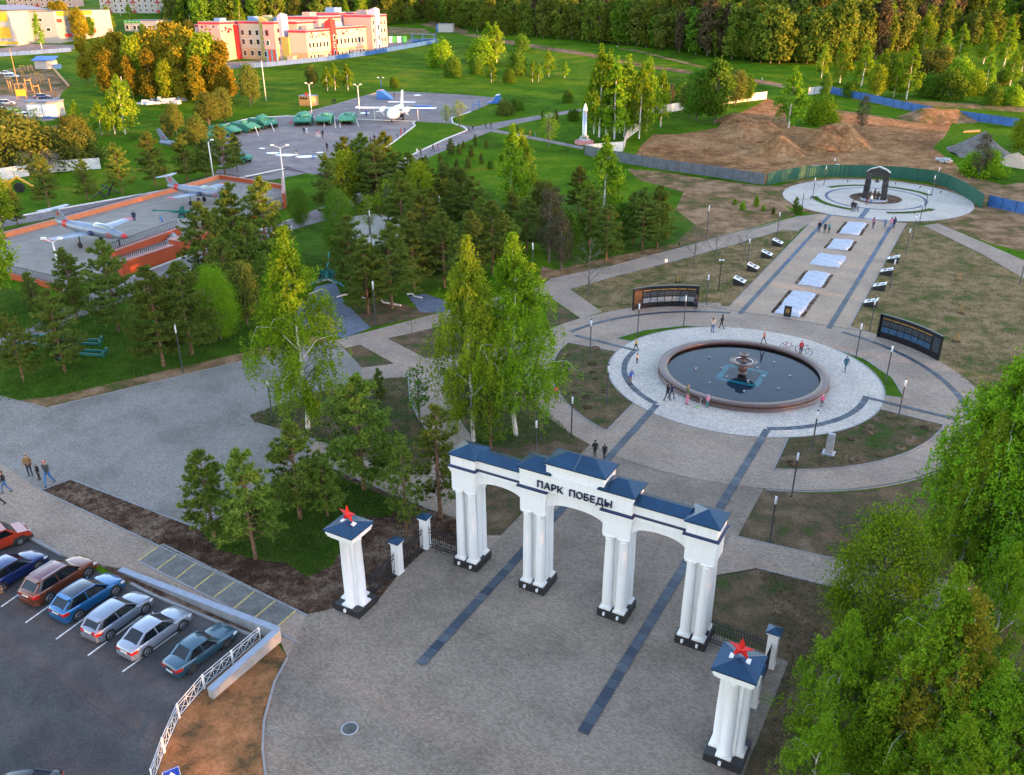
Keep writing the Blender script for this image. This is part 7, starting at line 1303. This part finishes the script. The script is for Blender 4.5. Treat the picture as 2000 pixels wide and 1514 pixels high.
T('in the thicket at the left edge', ('bush',30,335,250,1.2,0), ('bush',75,325,262,1.2,0), ('bush',122,325,260,1.2,0), ('bush',160,322,268,1.1,0), ('bush',48,300,235,1.1,0), ('blossom',100,335,296,1.2), ('blossom',60,338,300,1.2), ('bush',5,310,240,1.2,0), ('olive',140,290,230,1.0), ('olive',20,285,235,.9), ('sapling',40,262,205,1.4), ('sapling',75,258,210,1.4), ('bush',150,275,232,1.1,0), ('olive',105,300,250,1.0), ('bush',10,250,215,1.2,0))
T('below the golden trees', ('birchfar',245,262,144,1.35,1), ('birchfar',200,264,195,1.5,0), ('birchfar',155,258,195,1.5,0), ('birchfar',225,262,180,1.4,1), ('olive',490,207,130,.8), ('green',250,215,160,.7), ('olive',410,250,185,1.0), ('olive',440,240,175,1.0))
T('in the golden clump before the school', *[('gold',x,y,t_,w) for x, y, t_, w in [(172,160,75,1),(205,166,80,1),(240,172,65,1),(275,186,75,1),(310,182,60,1.1),(345,170,45,1.1),(378,186,58,1.1),(412,196,70,1.1),(442,196,84,1),(260,194,112,1),(330,198,120,1),(392,202,112,1),(220,190,100,1),(300,196,100,1.1),(360,196,95,1.1),(430,200,105,1.0)]])
T('at the far upper left', ('gold',130,78,4,1.0), ('gold',160,82,18,1.0), ('birchfar',215,62,8,1.6), ('birchfar',200,68,22,1.6), ('birchfar',82,95,20,.9), ('green',180,75,35,.9), ('green',330,55,15,1.0), ('green',350,60,22,1.0), ('birchfar',255,45,5,1.4), ('green',280,70,48,1.0), ('gold',420,60,20,.8), ('olive',370,75,40,1.0), ('gold',110,60,5,.9))
T('scattered on the meadow', ('bush',862,130,86,.9), ('bush',886,150,114,.8), ('birchfar',955,120,42,1.5), ('birchfar',970,122,42,1.4), ('bush',945,124,80,1.0), ('bush',1018,99,70,.9), ('birchfar',1072,150,98,1.7), ('birchfar',1103,152,118,1.6), ('birchfar',1040,160,118,1.3), ('birchfar',1052,160,122,1.3), ('bush',994,162,137,.8), ('birchfar',960,161,118,1.5), ('bush',1010,147,105,.8), ('bush',930,145,113,.8), ('sparse',872,246,206,1.1), ('sparse',897,248,198,1.2), ('sparse',1072,287,222,1.2), ('birchfar',640,178,130,1.4), ('birchfar',655,176,122,1.5), ('birchfar',680,176,124,1.5), ('olive',610,172,130,.9), ('bush',770,172,152,.8), ('bush',1110,200,178,.8), ('bush',985,225,200,1.2), ('bush',1010,215,195,1.2), ('spruce',1060,235,215,1.0), ('spruce',1085,238,214,1.0), ('bush',1120,235,215,1.0), ('birchfar',932,62,20,1.4), ('bush',905,52,30,.9))
T('young on the meadow slope', *[('spruce',x,y,t_,1.1) for x, y, t_ in [(880,302,272),(897,302,281),(928,284,264),(921,308,284),(914,330,304),(832,322,303),(860,318,300),(950,290,272),(892,330,310),(875,345,320),(940,320,300),(1010,258,245),(905,290,276)]], ('bush',870,340,318,.6), ('bush',958,330,314,.6))
T('in the birch grove beside the rocket', *[('birchfar',x,y,t_,w) for x, y, t_, w in [(1170,268,85,1.1),(1184,264,95,1.1),(1200,272,108,1.1),(1219,268,106,1.1),(1228,258,125,1.0),(1248,271,118,1.0),(1262,256,107,1.1),(1290,247,132,1.1),(1160,262,130,1.1),(1210,260,120,1.0)]])
T('among the earthworks', ('green',1360,237,140,1.0), ('green',1395,242,124,1.0), ('olive',1436,207,140,1.0), ('birchfar',1540,250,129,1.55,0), ('bush',1603,242,194,.9), ('brown',1680,257,190,.9), ('green',1610,192,146,.8), ('spruce',1553,415,386,1.0), ('bush',1561,419,402,.6), ('bush',1476,404,385,.4), ('bush',1510,419,406,.4), ('bush',1450,410,396,.6), ('bush',1435,400,390,.6), ('bush',1490,412,402,.5), ('brown',1910,350,265,1.0), ('bush',1920,345,300,1.2), ('bush',1895,340,305,.9), ('yellow',1990,300,230,1.0), ('olive',1345,230,165,1.0), ('bush',1330,200,160,1.0), ('green',1460,200,150,.9), ('brown',1310,205,165,.9))
T('right of the earthworks', *[('birchfar',x,y,t_,w) for x, y, t_, w in [(1604,152,82,1.3),(1640,162,75,1.5),(1682,168,82,1.5),(1715,188,95,1.4),(1770,194,86,1.3),(1745,190,112,1.4),(1840,125,56,1.5),(1870,120,45,1.4),(1925,172,102,1.5),(1972,168,98,1.5),(1920,125,40,1.5),(1960,130,30,1.4),(1995,140,60,1.4),(1800,115,20,1.5)]], ('yellow',1708,192,130,.9), ('bush',1830,152,98,1.0), ('bush',1800,152,104,1.0), ('bush',1850,194,143,1.0), ('bush',1896,184,144,1.0), ('bush',1810,190,150,1.0), ('bush',1937,206,170,.8), ('bush',1975,206,172,.9), ('bush',1870,165,120,.9), ('bush',1995,190,160,.9), ('bush',1955,165,140,.9), ('bush',1660,190,160,.8), ('bush',1740,150,110,.9))
# front of the wood: single trees, then further rows behind
FR = [(-80,58),(100,44),(300,62),(480,66),(600,58),(740,50),(830,42),(900,56),(1000,70),(1100,78),(1200,86),(1300,98),(1400,112),(1500,124),(1600,126),(1690,120),(1760,100),(1850,88),(2080,84)]
def fy(x): return interp(FR, x)
x = 740
while x < 2060:
    b = fy(x)+TR.uniform(-3,1); kd = TR.random(); tree('forest', x, b, 0, 'on the front edge of the wood', 1.0, TR.choice([0,1,2,5,0,5,3,4]), TR.uniform(13,22)*(1.2 if 1380 < x < 1760 else .9)); x += TR.uniform(12,19)*(1.2 if x > 1300 else 1)
x = 740
while x < 2060:
    b = fy(x)-TR.uniform(8,14); tree('forest', x, b, 0, 'in the second row of the wood', 1.0, TR.choice([0,1,2,3,4,5]), TR.uniform(15,25)*(1.1 if x > 1300 else .9)); x += TR.uniform(17,26)
x = 345
while x < 740:
    b = fy(x)-TR.uniform(2,10)
    if not 430 < x < 0: tree('forest' if TR.random() < .55 else 'birchfar', x, b, 0, 'behind the school', 1.0 if TR.random() < .5 else 1.2, None, TR.uniform(15,21))
    x += TR.uniform(12,20)
for (kind, zone), L in ZONES.items():
    L.sort(key=lambda e: e[0]); g = '%ss %s' % (KW[kind], zone)
    for i, (x, o) in enumerate(L):
        o['group'] = g[:70]; o['label'] = ('%s %s' % (KW[kind], zone)) + ('' if len(L) == 1 else ', %s from the left' % ordw(i+1))
        o.name = {'bush': 'bush', 'nearbush': 'bush', 'blossom': 'blossom_bush', 'birch': 'birch_tree', 'birchfar': 'birch_tree', 'birchgold': 'birch_tree', 'pine': 'pine_tree', 'pineyoung': 'pine_tree', 'pinethin': 'pine_tree', 'spruce': 'spruce_tree', 'bare': 'bare_tree', 'sapling': 'sapling', 'brown': 'budding_tree', 'sparse': 'budding_tree', 'forest': 'forest_tree'}.get(kind, 'leafy_tree')
for k, v in PROTO.items():
    for i, p in enumerate(v):
        if not USED[k][i][0]:
            for c in kids(p): bpy.data.objects.remove(c)
            bpy.data.objects.remove(p)
# the deep wood: nobody could count it
def mass(name, spots, hr, wr, leaf, per, ls, label):
    r = random.Random(77); C = []
    for (x, y, z) in spots:
        h = r.uniform(*hr); w = r.uniform(*wr)
        for k in range(per):
            f = r.random(); a = r.uniform(0, 2*PI); e = w*math.sin(PI*(.12+.82*f))**.6; q = e*(.45+.55*r.random()**.5); C.append((x+q*math.cos(a), y+q*math.sin(a), z+h*(.08+.92*f)))
    C = np.array(C, np.float32); A, B = leaf_axes(len(C), ls*1.3, ls*.85); o = obj(name, quads_mesh(name, C, A, B, leaf)); o['kind'] = 'stuff'; o['label'] = label; return o
r = random.Random(5); sp = {0: [], 1: [], 2: []}
for row in range(16):
    x = 345.0
    while x < 2120:
        b = fy(max(x, 740))-18-row*4.0*(1 if x > 1300 else .75)-r.uniform(0,3) if x > 735 else fy(x)-12-row*3.5
        if b > -4:
            p = G(x, b); sp[r.choice((0,0,1,2))].append((p.x, p.y, p.z))
        x += r.uniform(14,24)
mass('deep_wood', sp[0], (16,23), (3,5.5), 'wood_green', 330, 1.15, 'dense dark green wood stretching to the top edge'); mass('deep_wood', sp[1], (16,22), (3,5), 'wood_olive', 330, 1.15, 'olive green part of the far wood'); mass('deep_wood', sp[2], (14,20), (2.5,4), 'wood_brown', 280, 1.1, 'brownish budding part of the far wood')
# tall unseen tree belt, added right of the view to shade the park
S2 = Vector((math.cos(SUN_AZ), math.sin(SUN_AZ), 0)); N2 = Vector((-S2.y, S2.x, 0)); sp = []
for k in range(150):
    t_ = -190+k*4.6; c = S2*(112+r.uniform(0,26))+N2*t_
    if 13 < t_ < 20 or t_ > 250: continue  # opening left in the added belt so a lane of sun gets through
    if abs(c.x) < .66*c.y and c.y > 0: continue
    sp.append((c.x, c.y, tz(c.y)))
mass('added_tree_belt', sp, (26,30), (3.8,5), 'wood_green', 620, 1.5, 'dense unseen tree belt added beyond the right picture edge for its shade')
# grass and leaf litter in the near beds
def scatter(name, poly, n, l, w, leaf, label, z=.01, up=.75, seed=1):
    r = random.Random(seed); xs_ = [p[0] for p in poly]; ys_ = [p[1] for p in poly]; pts = []
    def inside(x, y):
        c = False; j = len(poly)-1
        for i in range(len(poly)):
            if (poly[i][1] > y) != (poly[j][1] > y) and x < (poly[j][0]-poly[i][0])*(y-poly[i][1])/(poly[j][1]-poly[i][1])+poly[i][0]: c = not c
            j = i
        return c
    while len(pts) < n:
        x, y = r.uniform(min(xs_), max(xs_)), r.uniform(min(ys_), max(ys_))
        if inside(x, y): pts.append((x, y, tz(y)+z))
    C = np.array(pts, np.float32); A, B = leaf_axes(n, l, w, (0,0,1), up); C[:, 2] += np.abs(A[:, 2]); o = obj(name, quads_mesh(name, C, A, B, leaf)); o['kind'] = 'stuff'; o['label'] = label
lawn_p = px((395,1042),(440,1010),(600,905),(700,948),(790,985),(760,1010),(700,1010),(672,1060),(650,1105),(600,1128),(560,1100),(500,1094),(430,1075))
scatter('grass', lawn_p, 16000, .22, .035, 'leaf_grass', 'short green grass in the garden left of the gate'); leaf_mat('chip', (.03,.018,.012), (.11,.07,.045), (.2,.14,.1), .0, False)
scatter('wood_chips', garden, 14000, .14, .06, 'chip', 'brown wood chip mulch in the garden', .012, .1, 2)
scatter('grass', px((0,786),(110,774),(470,690),(622,656),(560,620),(470,560),(300,560),(120,590),(0,560)), 15000, .3, .06, 'leaf_grass', 'green grass on the left lawn', .01, .7, 3)
scatter('grass', [W(*p)[:2] for p in [(-8,-21)]+arc(21.6, 186, 238, 12)[::-1]]+px((930,720),(880,740),(900,800),(940,870)), 9000, .22, .05, 'leaf_grass', 'sparse grass under the double birch', .01, .7, 4)
scatter('grass', px((1479,1111),(1600,1141),(1900,1205),(2000,1514),(1475,1514),(1540,1296)), 9000, .18, .045, 'leaf_dry', 'sparse dry grass under the right birches', .01, .5, 5)
scatter('dry_grass', px((1113,565),(1200,540),(1318,510),(1440,476),(1529,449),(1562,452),(1420,604),(1250,601),(1176,612)), 4500, .22, .06, 'leaf_dry', 'dry grass tufts on the left lawn of the memorial walk', .012, .4, 6)
scatter('dry_grass', [W(*p)[:2] for p in [(7.3,20),(7.3,73)]]+px((1803,443),(1918,500),(2030,565),(2030,760))+[W(*p)[:2] for p in arc(21.4, 10, 60, 12)], 7000, .24, .06, 'leaf_dry', 'dry grass tufts on the right lawn of the memorial walk', .012, .4, 7)
scatter('weeds', px((487,812),(560,785),(707,743),(797,737),(800,780),(818,820),(850,862),(838,928),(752,912),(614,860),(500,828)), 9000, .2, .05, 'leaf_grass', 'sparse weeds in the bed of the big birch', .017, .6, 8)
for k, q in enumerate(([(-7.1,-11.5)]+arc(13.6, 237, 184, 12)+arc(19.0, 184, 247, 16), arc(13.6, -57, -8, 12)+arc(18.7, -8, -66, 16))): scatter('weeds', uvs(*q), 1800, .18, .05, 'leaf_grass', ('sparse weeds in the left ring bed', 'sparse weeds in the right ring bed')[k], .074, .6, 9+k)
